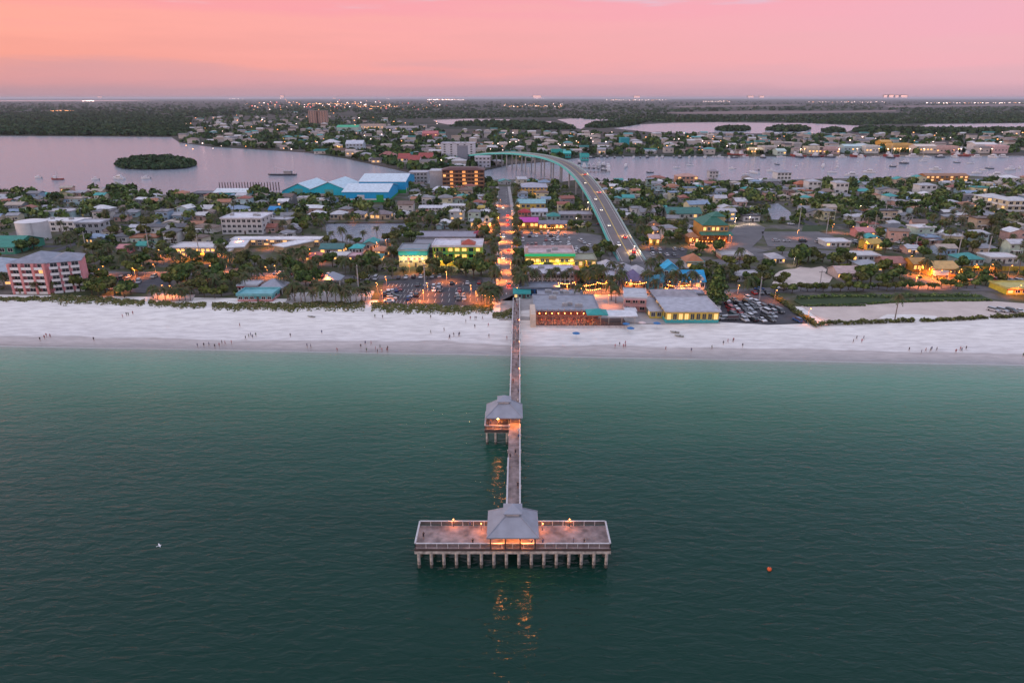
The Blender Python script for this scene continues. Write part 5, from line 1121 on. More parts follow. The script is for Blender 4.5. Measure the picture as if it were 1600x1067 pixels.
for i, (x, y, lab) in enumerate(((-7.4, 108.4, 'at the front railing left of the end pavilion'), (11.6, 108.6, 'at the front railing towards the right end of the T'), (13.6, 108.5, 'fishing at the right end of the T'), (-8.2, 113.9, 'at the back railing of the T, left side'), (3.7, 108.2, 'beside a post of the end pavilion'), (-16.9, 110.4, 'at the left end of the T'), (5.8, 108.4, 'at the front railing right of the end pavilion'), (-5.5, 158.4, 'on the side platform under the middle pavilion'), (-3.0, 158.0, 'leaning at the rail of the side platform'))):
    put_person((x, y, ZD), rp.uniform(0, 6.28), 'stand', rp.choice(('dark', 'blue')), 'person in dark clothes standing ' + lab, False, 'people on the pier')
# bar guests, tables and parasols on the deck
zt = 2.2; bx, by = BAR.location.x, BAR.location.y
tm = MB(); tm.tube((0, 0, .70), (0, 0, .75), .48, n=12); top_me = tm.mesh('table_top', M('table_wood', (.25, .13, .07), .6)); tm = MB(); tm.tube((0, 0, 0), (0, 0, .70), .05, .05); tm.tube((0, 0, 0), (0, 0, .03), .3, n=10); leg_me = tm.mesh('table_leg', DARKW)
tm = MB(); tm.box(-.22, .22, -.22, .22, .42, .47); seat_me = tm.mesh('chair_seat', M('chair_red', (.30, .06, .05), .6)); tm = MB(); tm.box(-.22, .22, .18, .22, .48, .95); back_me = tm.mesh('chair_back', M('chair_red', (.30, .06, .05), .6)); tm = MB(); tm.tube((0, 0, 0), (0, 0, .42), .025, n=5); cleg_me = tm.mesh('chair_leg', DARKW)
for r, y in enumerate((-7.8, -5.0, -2.4)):
    for k in range(8):
        x = bx - BARW / 2 + 2.2 + (BARW - 5.5) * k / 7 + rp.uniform(-.4, .4); Y = by + y
        t = link('bar_table', None, None, (x, Y, zt)); link('table_top', top_me, t); link('leg', leg_me, t)
        auto(t, f'round table on the beach bar deck, {("front", "middle", "back")[r]} row', PXY((x, Y, zt))[0], 0, 'table', 'tables on the beach bar deck', False)
        for s in (-1, 1):
            c = link('bar_chair', None, None, (x + s * .85, Y, zt), s * -H2); link('seat', seat_me, c); link('backrest', back_me, c)
            for q in ((-.18, -.18), (.18, -.18), (-.18, .18), (.18, .18)): link('leg', cleg_me, c, (q[0], q[1], 0))
            auto(c, f'red chair on the beach bar deck, {("front", "middle", "back")[r]} row', PXY((x + s, Y, zt))[0], 0, 'chair', 'chairs on the beach bar deck', False)
            if rp.random() < .7: put_person((x + s * .8, Y, zt - .42), s * -H2, 'sit', rp.choice(('red', 'white', 'dark', 'pink', 'blue')), f'guest seated at a table of the beach bar, {("front", "middle", "back")[r]} row', False, 'guests at the beach bar')
def parasol(p, col, cname, lab, cat='parasol', tip=2.6, r=1.5):
    t = thing('parasol', lab, cat, p, 0, 'parasols by the beach'); mb = MB(); mb.tube((0, 0, 0), (0, 0, tip), .035); mb.build('pole', WHT, t)
    mb = MB(); mb.loft([[(r * math.cos(2 * math.pi * k / 8), r * math.sin(2 * math.pi * k / 8), tip - .55) for k in range(8)], [(r * .5 * math.cos(2 * math.pi * k / 8), r * .5 * math.sin(2 * math.pi * k / 8), tip - .2) for k in range(8)], [(.03 * math.cos(2 * math.pi * k / 8), .03 * math.sin(2 * math.pi * k / 8), tip) for k in range(8)]]); mb.build('canopy', M('canopy_' + cname, col, .8, .08, 2), t); return t
for x, y, c, n, lab in ((900, 529, (.04, .16, .36), 'blue', 'blue beach parasol in front of the beach bar'), (985, 521, (.03, .12, .3), 'blue', 'blue parasol at the right corner of the beach bar'), (978, 514, (.05, .2, .4), 'blue', 'blue parasol beside the ramp to the beach bar'), (1026, 513, (.04, .25, .38), 'blue', 'low blue parasol on the sand left of the yellow restaurant'), (1003, 512, (.62, .5, .48), 'pale', 'pale round parasol between the bar and the yellow restaurant')):
    parasol(sand_at(x, y) if y > 505 else G(x, y, 1.6), c, n, lab)
# beach dinghies and loungers
for x, y, lab in ((1055, 520, 'small grey dinghy pulled up on the sand'), (1062, 526, 'dull green dinghy pulled up on the sand, nearer the water'), (487, 496, 'grey kayak lying on the sand below the dune')):
    p = sand_at(x, y); t = thing('dinghy', lab, 'boat', p, R_(70))
    mb = MB(); R4 = lambda s, y, z0, z1: [(-s, y, z1), (-s * .6, y, z0), (s * .6, y, z0), (s, y, z1)]
    mb.loft([R4(.5, -1.5, .05, .55), R4(.65, 0, 0, .5), R4(.45, 1.2, .05, .55), R4(.05, 1.9, .3, .65)]); mb.build('hull', M('dinghy_paint', (.3, .3, .27), .6), t); mb = MB(); mb.box(-.5, .5, -.3, .1, .505, .56); mb.build('bench', DARKW, t)
# ================================================================== TREES AND PLANTS
GREENS = [(.054, .100, .024), (.092, .142, .032), (.155, .19, .05), (.034, .064, .02)]
LEAF = [M('leaf_green_%d' % i, c, .75, .25, .6, spec=.2) for i, c in enumerate(GREENS)]
LEAF2 = [M('leaf_olive_%d' % i, c, .75, .25, .6, spec=.2) for i, c in enumerate([(.078, .092, .022), (.112, .124, .030), (.14, .135, .045), (.048, .056, .018)])]
LEAF3 = [M('leaf_yellow_%d' % i, c, .75, .25, .6, spec=.2) for i, c in enumerate([(.11, .135, .024), (.15, .165, .034), (.075, .10, .02), (.17, .14, .05)])]
BARK = M('tree_bark', (.10, .075, .055), .9, .25, 3)
def crown_mesh(name, seed, mats, n=750, blobs=9, leaf=.42, squash=.72):
    """Leaf clumps on several overlapping lobes: uneven outline, gaps, lighter and darker clumps. Radius about 1 x 4 m."""
    rng = np.random.default_rng(seed); C, Nn, S, MI = [], [], [], []
    for b in range(blobs):
        a = rng.uniform(0, 6.28); rr = rng.uniform(.5, 2.5) if b else 0; cz = rng.uniform(-.7, 1.5) * (1 - rr / 6); c = np.array([rr * math.cos(a), rr * math.sin(a), cz]); r = rng.uniform(1.1, 1.9)
        k = n // blobs; d = rng.normal(0, 1, (k, 3)); d[:, 2] += .25; d /= np.linalg.norm(d, axis=1)[:, None]
        q = c + d * r * rng.uniform(.65, 1.05, (k, 1)) * np.array([1, 1, squash]); C.append(q); Nn.append(d); S.append(rng.uniform(.6, 1.25, k) * leaf)
        base = rng.integers(0, 3); MI.append(np.where(rng.random(k) < .62, base, rng.integers(0, 4, k)))
    C = np.concatenate(C); V, F = leaf_quads(C, np.concatenate(Nn), np.concatenate(S), rng)
    V[:, 2] += 1.6
    return np_mesh(name, V, F, mats, np.concatenate(MI))
def trunk_mesh(seed, h=3.2):
    r = random.Random(seed); mb = MB(); mb.path([(0, 0, -.3), (r.uniform(-.1, .1), 0, h * .5), (r.uniform(-.3, .3), r.uniform(-.3, .3), h), (r.uniform(-.4, .4), 0, h + 1.2)], [.26, .2, .16, .06], 7)
    for k in range(4):
        a = k * 1.57 + r.uniform(-.4, .4); mb.path([(0, 0, h * .72), (math.cos(a) * .9, math.sin(a) * .9, h + .5), (math.cos(a) * 1.8, math.sin(a) * 1.8, h + 1.5)], [.12, .09, .03], 5)
    return mb.mesh('trunk', BARK)
CROWNS = [crown_mesh('crown', 100 + i, LEAF2 if i % 3 == 0 else LEAF3 if i in (4, 7) else LEAF, 620, 5 + (i * 3) % 7, .38 + .05 * (i % 3), .62 + .09 * (i % 4)) for i in range(9)]
TRUNKS = [trunk_mesh(i) for i in range(3)]
def frond_fan(seed, n, L, droop, mats, wid=.34):
    rng = np.random.default_rng(seed); V, F, MI = [], [], []
    for k in range(n):
        a = 2 * math.pi * k / n * 1.618 * 3 + rng.uniform(-.2, .2); up = rng.uniform(-.45, 1.0); l = L * rng.uniform(.8, 1.1); u = np.array([math.cos(a), math.sin(a), 0]); s = np.array([-math.sin(a), math.cos(a), 0]); m = int(rng.integers(0, len(mats)))
        pts = [u * l * t * math.cos(up * .6) + np.array([0, 0, l * (up * t - droop * t * t)]) for t in (0, .25, .5, .75, 1)]
        for i in range(4):
            p, q = pts[i], pts[i + 1]; w0 = wid * (.3, 1, 1, .8)[i]; w1 = wid * (1, 1, .8, .08)[i]
            for sg in (-1, 1):        # two half blades folded down from the rib, cut into leaflets
                for j in range(2):
                    a0, a1 = p + (q - p) * j / 2, p + (q - p) * (j + .72) / 2; ww = w0 + (w1 - w0) * j / 2; o = len(V)
                    dn = np.array([0, 0, -ww * .45]); V += [a0, a1, a1 + s * sg * ww + dn + (q - p) * .2, a0 + s * sg * ww + dn + (q - p) * .25]; F.append((o, o + 1, o + 2, o + 3)); MI.append(m)
    return np_mesh('crown', np.array(V), np.array(F), mats, MI)
PALML = [M('palm_frond_%d' % i, c, .65, .2, .6, spec=.3) for i, c in enumerate([(.040, .065, .016), (.060, .085, .022), (.085, .098, .030), (.11, .085, .035)])]
PCROWNS = [frond_fan(i, 30 + 3 * i, 2.6 + .3 * i, .75 + .1 * i, PALML, .5) for i in range(4)]
PBARK = M('palm_bark', (.17, .135, .11), .9, .2, 3)
def palm_trunk(i, h):
    r = random.Random(i); l = r.uniform(-.06, .06) * h; mb = MB()
    mb.path([(0, 0, -.3), (l * .15, 0, h * .3), (l * .5, 0, h * .7), (l, 0, h)], [.24, .17, .15, .13], 7); return mb.mesh('trunk', PBARK), l
PTR = [palm_trunk(i, h) + (h,) for i, h in enumerate((4.5, 6, 7.5, 9.5, 12))]
RT = random.Random(21)
TREEPOS = []
def tree(px, py, size=None, lab=None, near=True, kind=None, z=1.5, grp='broad trees of the town'):
    p = G(px, py, z); sz = size or RT.uniform(.75, 1.35); ci = RT.randrange(len(CROWNS)) if kind is None else kind; TREEPOS.append(p)
    t = link('broadleaf_tree', None, None, p, RT.uniform(0, 6.28)); t.scale = (sz, sz, sz * RT.uniform(.8, 1.1))
    link('trunk', TRUNKS[RT.randrange(3)], t); link('crown', CROWNS[ci], t, (0, 0, 2.4))
    desc = ('small ' if sz < .9 else 'big ' if sz > 1.2 else '') + ('olive' if ci % 3 == 0 else 'yellowish' if ci in (4, 7) else 'dark') + ' green tree'
    if lab: tag(t, lab, 'tree', grp)
    else: auto(t, desc, px, py, 'tree', grp)
    return t
def palm(px, py, hi=None, lab=None, z=1.5, grp='palm trees of the town', text=None, near=True):
    p = G(px, py, z); i = RT.randrange(4) if hi is None else hi; me, l, h = PTR[i]; TREEPOS.append(p)
    t = link('palm_tree', None, None, p, RT.uniform(0, 6.28)); s = RT.uniform(.85, 1.12); t.scale = (s, s, s)
    link('trunk', me, t); link('crown', PCROWNS[RT.randrange(4)], t, (l, 0, h))
    if lab: tag(t, lab, 'palm tree', grp)
    else: auto(t, text or (('short', 'short', 'medium', 'tall', 'very tall')[i] + ' palm tree'), px, py, 'palm tree', grp, near)
    return t
# the row of palms on the pale plaza, and other palms one can point at
for x, y in ((452, 470), (461, 472), (471, 474), (477, 471), (489, 474), (502, 475), (512, 473), (525, 476), (534, 474), (539, 476), (548, 472), (557, 475), (566, 473), (571, 470), (545, 463), (518, 465), (495, 464)):
    palm(x, y, RT.choice((1, 2, 2)), grp='row of palms on the pale plaza', text='palm in the row on the pale plaza', near=False)
for x, y in ((240, 467), (247, 469), (259, 470), (270, 470), (281, 471), (290, 470), (298, 470)): palm(x, y, 1, grp='short palms on the sandy court', text='short palm on the sandy court by the dune', near=False)
palm(1398, 500, 3, 'lone leaning palm standing in the middle of the bare sand lot')
for x, y in ((762, 476), (768, 472), (757, 478), (772, 478), (778, 474), (752, 473), (765, 481), (760, 468)): palm(x, y, 2, grp='palms at the pier entrance', text='palm lit orange at the left of the pier entrance', near=False)
for x, y in ((808, 455), (812, 448), (806, 440), (815, 458), (810, 431)): palm(x, y, 2, grp='palms at the pier entrance', text='palm lit yellow right of main street by the pier', near=False)
for x, y, i in ((44, 455, 1), (36, 457, 0), (60, 459, 0), (86, 457, 1), (8, 452, 2), (140, 452, 0)): palm(x, y, i)
for k in range(38):
    y = 300 + 165 * (k / 37) ** 1.4
    for sx, nm in ((-1, 'left'), (1, 'right')):
        x = (774 if sx < 0 else 807) + RT.uniform(-3, 3)
        if sx > 0 and 440 < y: continue
        if RT.random() < .55: tree(x, y, RT.uniform(.6, .95), grp='street trees along main street')
        else: palm(x, y, grp='street trees along main street')
for x, y, s in ((728, 432, 1.5), (740, 436, 1.6), (752, 430, 1.5), (718, 425, 1.2), (747, 420, 1.4), (690, 432, .8), (668, 437, .7), (656, 430, .8), (612, 432, 1.0), (620, 420, .9), (640, 378, 1.2), (655, 376, 1.1)): tree(x, y, s)
for x, y, s in ((285, 440, 1.7), (296, 447, 1.8), (303, 436, 1.5), (278, 450, 1.4), (315, 459, 1.1), (320, 465, 1.0), (215, 432, 1.3), (225, 418, 1.4), (206, 428, 1.3), (180, 461, 1.4), (165, 458, 1.3), (195, 465, 1.2), (205, 460, 1.2), (145, 462, 1.1), (155, 465, 1.1), (350, 450, 1.0), (362, 445, 1.1), (372, 440, 1.2), (386, 432, 1.0), (455, 425, 1.2), (535, 420, 1.3), (520, 417, 1.2), (548, 424, 1.1), (590, 425, 1.0), (490, 345, 1.3), (478, 352, 1.3), (466, 350, 1.4), (500, 352, 1.0), (546, 395, .8), (512, 383, 1.0), (524, 385, .9), (556, 384, 1.0), (606, 380, 1.1), (622, 376, 1.2), (634, 372, 1.1), (644, 362, 1.2), (640, 356, 1.0)): tree(x, y, s)
for x, y, i in ((518, 380, 2), (536, 382, 3), (548, 386, 2), (568, 382, 2), (590, 380, 3), (616, 376, 2), (628, 372, 2), (645, 350, 2), (503, 362, 2)): palm(x, y, i)
for x, y, i in ((826, 452, 3), (838, 449, 2), (858, 448, 2), (868, 451, 3), (880, 449, 2), (892, 452, 3), (902, 446, 2), (914, 449, 3), (921, 455, 3), (928, 444, 2), (935, 450, 4), (942, 452, 3), (951, 456, 2), (963, 458, 3), (970, 452, 2), (1008, 455, 3), (1014, 458, 3), (1022, 460, 2), (1030, 457, 3), (1044, 452, 2), (1052, 458, 3), (1066, 457, 2), (1080, 459, 3), (1086, 455, 2), (940, 436, 2), (956, 433, 2), (968, 440, 2), (1010, 440, 3), (1017, 436, 3), (905, 470, 2), (955, 470, 2), (962, 474, 2), (1030, 423, 2), (1060, 430, 2), (1110, 440, 2), (1140, 440, 1), (1170, 455, 1)): palm(x, y, i)
for x, y, i in ((372, 452, 1), (384, 455, 2), (396, 446, 2), (402, 438, 1), (446, 455, 2), (450, 446, 2), (338, 455, 1), (330, 446, 2), (322, 438, 2), (468, 418, 2), (476, 424, 3), (456, 412, 2), (442, 416, 2), (500, 426, 2), (540, 430, 2), (556, 430, 1), (566, 428, 2), (578, 436, 2), (607, 428, 2), (614, 436, 3), (630, 438, 1), (676, 432, 1), (703, 436, 1), (612, 410, 2), (150, 425, 2), (140, 418, 3), (158, 412, 2), (120, 440, 2), (128, 430, 3), (176, 408, 2), (196, 420, 2), (240, 412, 2), (256, 414, 2), (272, 416, 2), (300, 418, 2), (345, 415, 2), (352, 410, 2), (360, 414, 1), (1040, 390, 2), (1060, 360, 2), (1050, 352, 3), (1070, 356, 2), (1034, 372, 2), (1064, 372, 2)): palm(x, y, i)
for x, y, s in ((340, 436, 1.2), (408, 424, 1.1), (424, 420, 1.0), (380, 416, 1.1), (398, 414, 1.0), (470, 436, 1.2), (482, 430, 1.0), (336, 466, .9), (346, 463, .9), (110, 442, 1.2), (118, 450, 1.1), (126, 455, 1.2), (150, 455, 1.1), (172, 415, 1.1), (190, 408, 1.0), (236, 402, 1.0), (1052, 362, 1.2), (1042, 358, 1.1), (1058, 370, 1.3), (1046, 376, 1.2), (1068, 364, 1.2), (1036, 364, 1.0), (1056, 380, 1.1), (1180, 448, .9), (1165, 440, .8), (1150, 446, .8), (1190, 430, .9), (1160, 425, .8), (1200, 420, .9), (985, 412, .9), (930, 402, 1.2), (938, 408, 1.0), (912, 400, .9), (1320, 430, 1.0), (1395, 440, 1.1), (1405, 436, 1.0), (1420, 450, .8), (1500, 446, 1.0), (1512, 442, 1.0), (1540, 446, .9), (1560, 444, 1.0)): tree(x, y, s)
# tall dark casuarina right of the beach restaurant
p = G(1118, 476, 1.6); t = thing('casuarina_tree', 'tall dark feathery pine-like tree beside the yellow beach restaurant', 'tree', p)
mb = MB(); mb.path([(0, 0, -.3), (.1, 0, 5), (-.1, .1, 10), (0, 0, 15)], [.4, .3, .2, .06], 8); mb.build('trunk', BARK, t)
rng = np.random.default_rng(8); k = 1800; zz = rng.uniform(2, 16.5, k); rr = 4.9 * np.clip((17.5 - zz) / 13.5, .1, 1) ** .7 * rng.uniform(.25, 1.0, k) * (1 + .3 * np.sin(zz * 2.2)); aa = rng.uniform(0, 6.28, k)
C = np.stack([rr * np.cos(aa), rr * np.sin(aa), zz + rng.normal(0, .4, k)], 1); N_ = np.stack([np.cos(aa), np.sin(aa), .4 + 0 * aa], 1); V, F = leaf_quads(C, N_, rng.uniform(.25, .55, k), rng)
link('crown', np_mesh('crown', V, F, LEAF, rng.integers(0, 4, k)), t)
# round clipped trees along the sand lot
for i in range(26):
    x = 1212 + i * 12.4 + RT.uniform(-2, 2); tree(x, 457 + RT.uniform(-1.5, 1.5) - (x - 1212) * .02, RT.uniform(.6, .78), grp='round trees lining the beach road behind the sand lot', kind=RT.choice((0, 1, 3, 4)))
for x, y, s in ((1250, 412, 1.7), (1262, 410, 1.6), (1245, 416, 1.4), (1302, 414, 1.2), (1310, 418, 1.3), (1324, 412, 1.2), (1346, 440, 1.6), (1360, 442, 1.7), (1338, 448, 1.3), (1320, 447, 1.2), (1382, 396, 1.2), (1378, 448, 1.0), (1222, 398, 1.0), (1218, 448, .9), (1225, 440, .9), (946, 395, 1.3), (956, 400, 1.1), (1186, 445, .9), (1175, 440, .8), (1380, 420, .8), (1400, 425, .8)): tree(x, y, s)
# hedges: leaf clumps over a line
def hedge(pix, hgt, wid, lab, dens=16, mats=LEAF, name='hedge'):
    rng = np.random.default_rng(int(pix[0][0])); C = []
    P = [G(x, y, 1.6) for x, y in pix]
    for a, b in zip(P, P[1:]):
        L = (b - a).length; k = int(L * dens); t = rng.random(k); s = Vector((-(b - a).y, (b - a).x, 0)).normalized()
        bump = .75 + .35 * np.sin(t * L * .9 + rng.uniform(0, 6)) * np.sin(t * L * .31)
        o = rng.uniform(-.5, .5, k) * wid; z = rng.random(k) ** .6 * hgt * bump
        C.append(np.stack([a.x + (b.x - a.x) * t + s.x * o, a.y + (b.y - a.y) * t + s.y * o, 1.6 + z], 1))
    C = np.concatenate(C); N_ = np.tile([0, -.35, 1.0], (len(C), 1)); V, F = leaf_quads(C, N_, rng.uniform(.2, .42, len(C)), rng)
    return tag(link(name, np_mesh(name, V, F, mats, rng.integers(0, 4, len(C)))), lab, 'hedge')
hedge([(1280, 508), (1300, 506.5), (1330, 506), (1380, 504), (1428, 503)], 1.7, 2.0, 'seagrape hedge along the beach side of the sand lot, left stretch', 26, LEAF2)
hedge([(1438, 503), (1480, 501), (1520, 499), (1542, 497.5)], 1.5, 1.8, 'seagrape hedge along the beach side of the sand lot, middle stretch', 26, LEAF2)
hedge([(1548, 497), (1600, 495), (1700, 491)], 1.6, 2.0, 'seagrape hedge along the beach side of the sand lot, right stretch', 26, LEAF2)
hedge([(1206, 462), (1225, 475), (1245, 490), (1277, 511)], 1.8, 2.4, 'diagonal hedge between the crowded parking lot and the sand lot', 26, LEAF2)
hedge([(1256, 479), (1300, 478.5), (1352, 478)], 1.0, 1.2, 'low clipped green hedge at the back of the sand lot, left', 22)
hedge([(1354, 476), (1400, 473), (1474, 471)], .9, 1.2, 'low clipped green hedge at the back of the sand lot, middle', 22)
hedge([(1480, 471), (1548, 470.5)], .9, 1.2, 'low clipped green hedge at the back of the sand lot, right', 22)
hedge([(1246, 467), (1300, 464), (1370, 464)], 1.3, 3, 'loose shrub border under the round trees, left', 16)
hedge([(1375, 465), (1440, 463), (1530, 463)], 1.3, 3, 'loose shrub border under the round trees, right', 16)
# dune grass: uncountable tufts
rng = np.random.default_rng(12); C = []
for x0, x1, a0, a1, b0, b1 in ((-60, 82, 464, 466, 468, 474), (80, 226, 460, 470, 476, 479), (232, 322, 471, 475, 481, 484), (332, 450, 474, 474, 485, 487), (450, 570, 474, 472, 487, 488), (580, 700, 474, 478, 490, 492), (700, 770, 478, 479, 492, 492), (770, 800, 491, 482, 499, 500), (-400, -60, 462, 464, 466, 470)):
    k = int((x1 - x0) * 46); t = rng.random(k); lo, hi = a0 + (a1 - a0) * t, b0 + (b1 - b0) * t; f = rng.random(k)
    x = x0 + (x1 - x0) * t; y = lo + (hi - lo) * f + np.sin(x * .21) * 1.0 + np.sin(x * .073) * 1.0
    gap = np.sin(x * .31 + y * 1.1) * np.sin(x * .13 - y * .7 + 2) + .25 * np.sin(x * .9); edge = ((f > .62) & (rng.random(k) < .35 + f * .6)) | (gap > .45 + rng.normal(0, .15, k)) ; x, y = x[~edge], y[~edge]
    for u, v in zip(x, y): g = G(u, v, 1.6); C.append((g.x, g.y, 1.6 + rng.random() ** 1.5 * .6))
C = np.array(C); N_ = np.tile([0, -.5, .8], (len(C), 1)); V, F = leaf_quads(C, N_, rng.uniform(.14, .34, len(C)), rng, 1.2)
DUNE = [M('dune_grass_%d' % i, c, .85, .2, .5, spec=.1) for i, c in enumerate([(.10, .12, .034), (.145, .145, .05), (.22, .175, .095), (.07, .09, .028)])]
tag(link('dune_grass', np_mesh('dune_grass', V, F, DUNE, rng.integers(0, 4, len(C)))), 'band of green and brown dune grass above the beach', None, None, 'stuff')
# ================================================================== TOWN FILL: houses, palms and trees on every free plot
def blocked(px, py, m=0):
    for x0, x1, y0, y1 in BLOCK:
        if x0 - m < px < x1 + m and y0 < py < y1: return True
    return False
def inside(px, py, pix):
    c = False
    for (x0, y0), (x1, y1) in zip(pix, pix[1:] + pix[:1]):
        if (y0 > py) != (y1 > py) and px < (x1 - x0) * (py - y0) / (y1 - y0) + x0: c = not c
    return c
PAVED = [[(770, 475), (774, 380), (772, 288), (800, 288), (808, 380), (812, 475)], [(-200, 419), (330, 422), (770, 432), (860, 448), (1120, 451), (1420, 444), (1800, 448), (1800, 459), (1420, 456), (1120, 463), (860, 459), (770, 443), (330, 432), (-200, 431)],
         [(945, 393), (1010, 388), (1100, 404), (1190, 390), (1330, 388), (1425, 402), (1425, 414), (1330, 405), (1190, 409), (1110, 424), (1010, 430), (985, 455), (945, 455)], [(1130, 392), (1138, 345), (1330, 358), (1335, 392), (1200, 402)],
         [(586, 478), (598, 428), (756, 428), (775, 480)], [(155, 456), (172, 426), (268, 424), (270, 448), (225, 462)], [(1112, 508), (1126, 465), (1215, 455), (1290, 440), (1560, 440), (1700, 440), (1700, 520)], [(804, 404), (808, 362), (945, 366), (945, 404)], [(995, 408), (1005, 383), (1082, 383), (1078, 408)],
         [(440, 480), (452, 456), (590, 450), (590, 480)], [(502, 352), (645, 348), (645, 374), (545, 391), (504, 384)], [(1192, 322), (1220, 315), (1240, 332), (1238, 347), (1204, 346)], [(1205, 452), (1220, 412), (1300, 412), (1312, 432), (1305, 452)], [(780, 500), (790, 458), (1130, 458), (1130, 520)]]
def house_ok(px, py): return py < (400 if px < 130 else 388 if px < 480 else 372 if px < 640 else 360 if px < 830 else 345 if px < 930 else 372 if px < 1145 else 404)
def on_bridge(px, py):
    g = G(px, py, 1.5); return any((g.x - q.x) ** 2 + (g.y - q.y) ** 2 < 150 for q in BR)
def free(px, py, m=0): return not (700 < px < 1020 and on_bridge(px, py)) and not blocked(px, py, m) and not any(inside(px, py, q) for q in PAVED) and py > rear_y(px) + 2.5 and py < 470 - max(0, 200 - px) * .03
RH = random.Random(77)
ROOFS = [('light grey', (.43, .43, .45)), ('light grey', (.48, .47, .49)), ('pale', (.56, .54, .53)), ('white', (.64, .63, .63)), ('grey', (.30, .30, .32)), ('grey', (.24, .24, .26)), ('grey', (.20, .20, .21)), ('brown', (.20, .14, .11)), ('brown', (.15, .10, .08)), ('tan', (.40, .33, .27)), ('dark', (.10, .10, .11)), ('teal', (.04, .30, .28)), ('dull red', (.28, .09, .06)), ('blue-grey', (.22, .30, .40)), ('terracotta', (.36, .15, .08))]
WALLS = [(.66, .64, .61), (.62, .55, .42), (.50, .48, .46), (.62, .56, .36), (.36, .48, .50), (.58, .36, .30), (.46, .56, .46), (.30, .40, .52), (.55, .42, .30), (.24, .24, .26)]
SIDEX = (-262, -176, -104, 128, 208, 296, 372); SIDEY = (398, 470, 548, 618)
HP = []
cand = []
Y = 302.0
while Y < 720:
    X = -.80 * Y - 20
    while X < .80 * Y + 20:
        cand.append((X + RH.uniform(-3, 3), Y + RH.uniform(-3, 3))); X += RH.uniform(12, 17)
    Y += RH.uniform(14, 18)
nh = 0
for X, Y in cand:
    px, py = PXY((X, Y, 1.5))
    if not -40 < px < 1640 or not free(px, py, 3) or not house_ok(px, py) or RH.random() < .05: continue
    bigp = RH.random() < .14; w = RH.uniform(14, 21) if bigp else RH.uniform(7, 12.5); d = RH.uniform(9, 12) if bigp else RH.uniform(7, 10); st = 2 if RH.random() < .3 else 1; h = 3.1 * st + RH.uniform(0, .6)
    rn, rc_ = RH.choice(ROOFS); kind = RH.choice(('hip', 'hip', 'gable', 'gable', 'gable_front', 'flat')); wc = RH.choice(WALLS); lit = RH.random() < .13
    hpw = w / 2 / MPP(Y); hpx = hpw + 1
    if any(abs(X - q) < w / 2 + 3.2 for q in SIDEX) or any(abs(Y - q) < d / 2 + 3.2 for q in SIDEY): continue
    if not free(px - hpw * .8, py) or not free(px + hpw * .8, py): continue
    if any(abs(X - a) < (w + ww_) / 2 + 1.5 and abs(Y - b) < (d + dd_) / 2 + 1.5 for a, b, ww_, dd_ in HP): continue
    HP.append((X, Y, w, d)); nh += 1
    hn = 'house' if st == 2 else 'bungalow' if kind in ('hip', 'flat') else 'cottage'
    t = link(hn, None, None, (X, Y, 1.5), RH.choice((0, 0, R_(4), R_(-5), R_(12), R_(-15))))
    rh = (.4 if kind == 'flat' else min(w, d) * RH.uniform(.16, .24))
    mb = MB(); mb.box(-w / 2, w / 2, -d / 2, d / 2, -.3, h - .25 if kind != 'flat' else h - .06)
    if kind in ('gable', 'gable_front'):
        m2 = MB(); gable_wall(m2, kind, w, d, h - .25, rh); o = len(mb.v); mb.v += [(x, y - d / 2, z) for x, y, z in m2.v]; mb.f += [tuple(i + o for i in f) for f in m2.f]; mb.m += m2.m
    mb.build('wall', wallm(wc), t); roof_mb(kind, w, d, h, rh, RH.uniform(.3, .8), 0, -d / 2).build('roof', roofm(rc_, RH.choice((0, 0, 2))), t)
    for s in range(st):
        for u in ((-.32, 1.5), (.30, 1.9)) if w < 12 else ((-.36, 1.4), (-.12, 1.2), (.33, 2.2)):
            add_window(t, u[0] * w, -d / 2 - .004, 3.1 * s + 1.6, u[1], 1.25, 'f', lit and RH.random() < .7)
    mb = MB(); mb.box(-.5, .5, -.07, -.004, -.1, 2.1); mb.build('door', DOORM, t, (.08 * w, -d / 2, 0))
    if RH.random() < .35:
        mb = MB(); pw = w * RH.uniform(.3, .5); mb.box(-pw / 2, pw / 2, -2.4, -.08, 2.45, 2.62)
        for x in (-pw / 2 + .1, pw / 2 - .22): mb.box(x, x + .12, -2.35, -2.2, 0, 2.45)
        mb.build('porch', WHT, t, (-.1 * w, -d / 2, 0))
    if RH.random() < .4:      # a lower wing on one side
        ws = RH.choice((-1, 1)); ww2, wd2 = w * RH.uniform(.3, .5), d * RH.uniform(.5, .8); y0 = RH.choice((-d / 2 - wd2 * .45, d / 2 - wd2 * .5)); x0 = ws * (w / 2 - ww2 * .3)
        mb = MB(); mb.box(x0 - ww2 / 2, x0 + ww2 / 2, y0, y0 + wd2, -.3, 2.45); mb.build('wing_wall', wallm(wc), t); roof_mb('gable_front' if kind != 'flat' else 'flat', ww2, wd2, 2.7, 1.1 if kind != 'flat' else .3, .4, x0, y0).build('wing_roof', roofm(rc_, 0), t)
    if kind == 'flat' or RH.random() < .15: mb = MB(); mb.box(-.6, .6, -.5, .5, 0, .9); mb.build('air_conditioner', ACM, t, ((w * RH.uniform(-.3, .3), d * RH.uniform(-.2, .3), h + .223) if kind == 'flat' else (w / 2 + .9, 0, -.1)))
    if RH.random() < .2: mb = MB(); mb.box(-.35, .35, -.35, .35, h, h + rh + .8); mb.build('chimney' if kind != 'flat' else 'vent', wallm((.4, .36, .34)), t, (w * .22, d * .1, 0))
    auto(t, f'{"lit " if lit else ""}{rn} {"flat" if kind == "flat" else "hipped" if kind == "hip" else "gabled"}-roofed {hn}', px, py, hn, 'houses of the beach town')
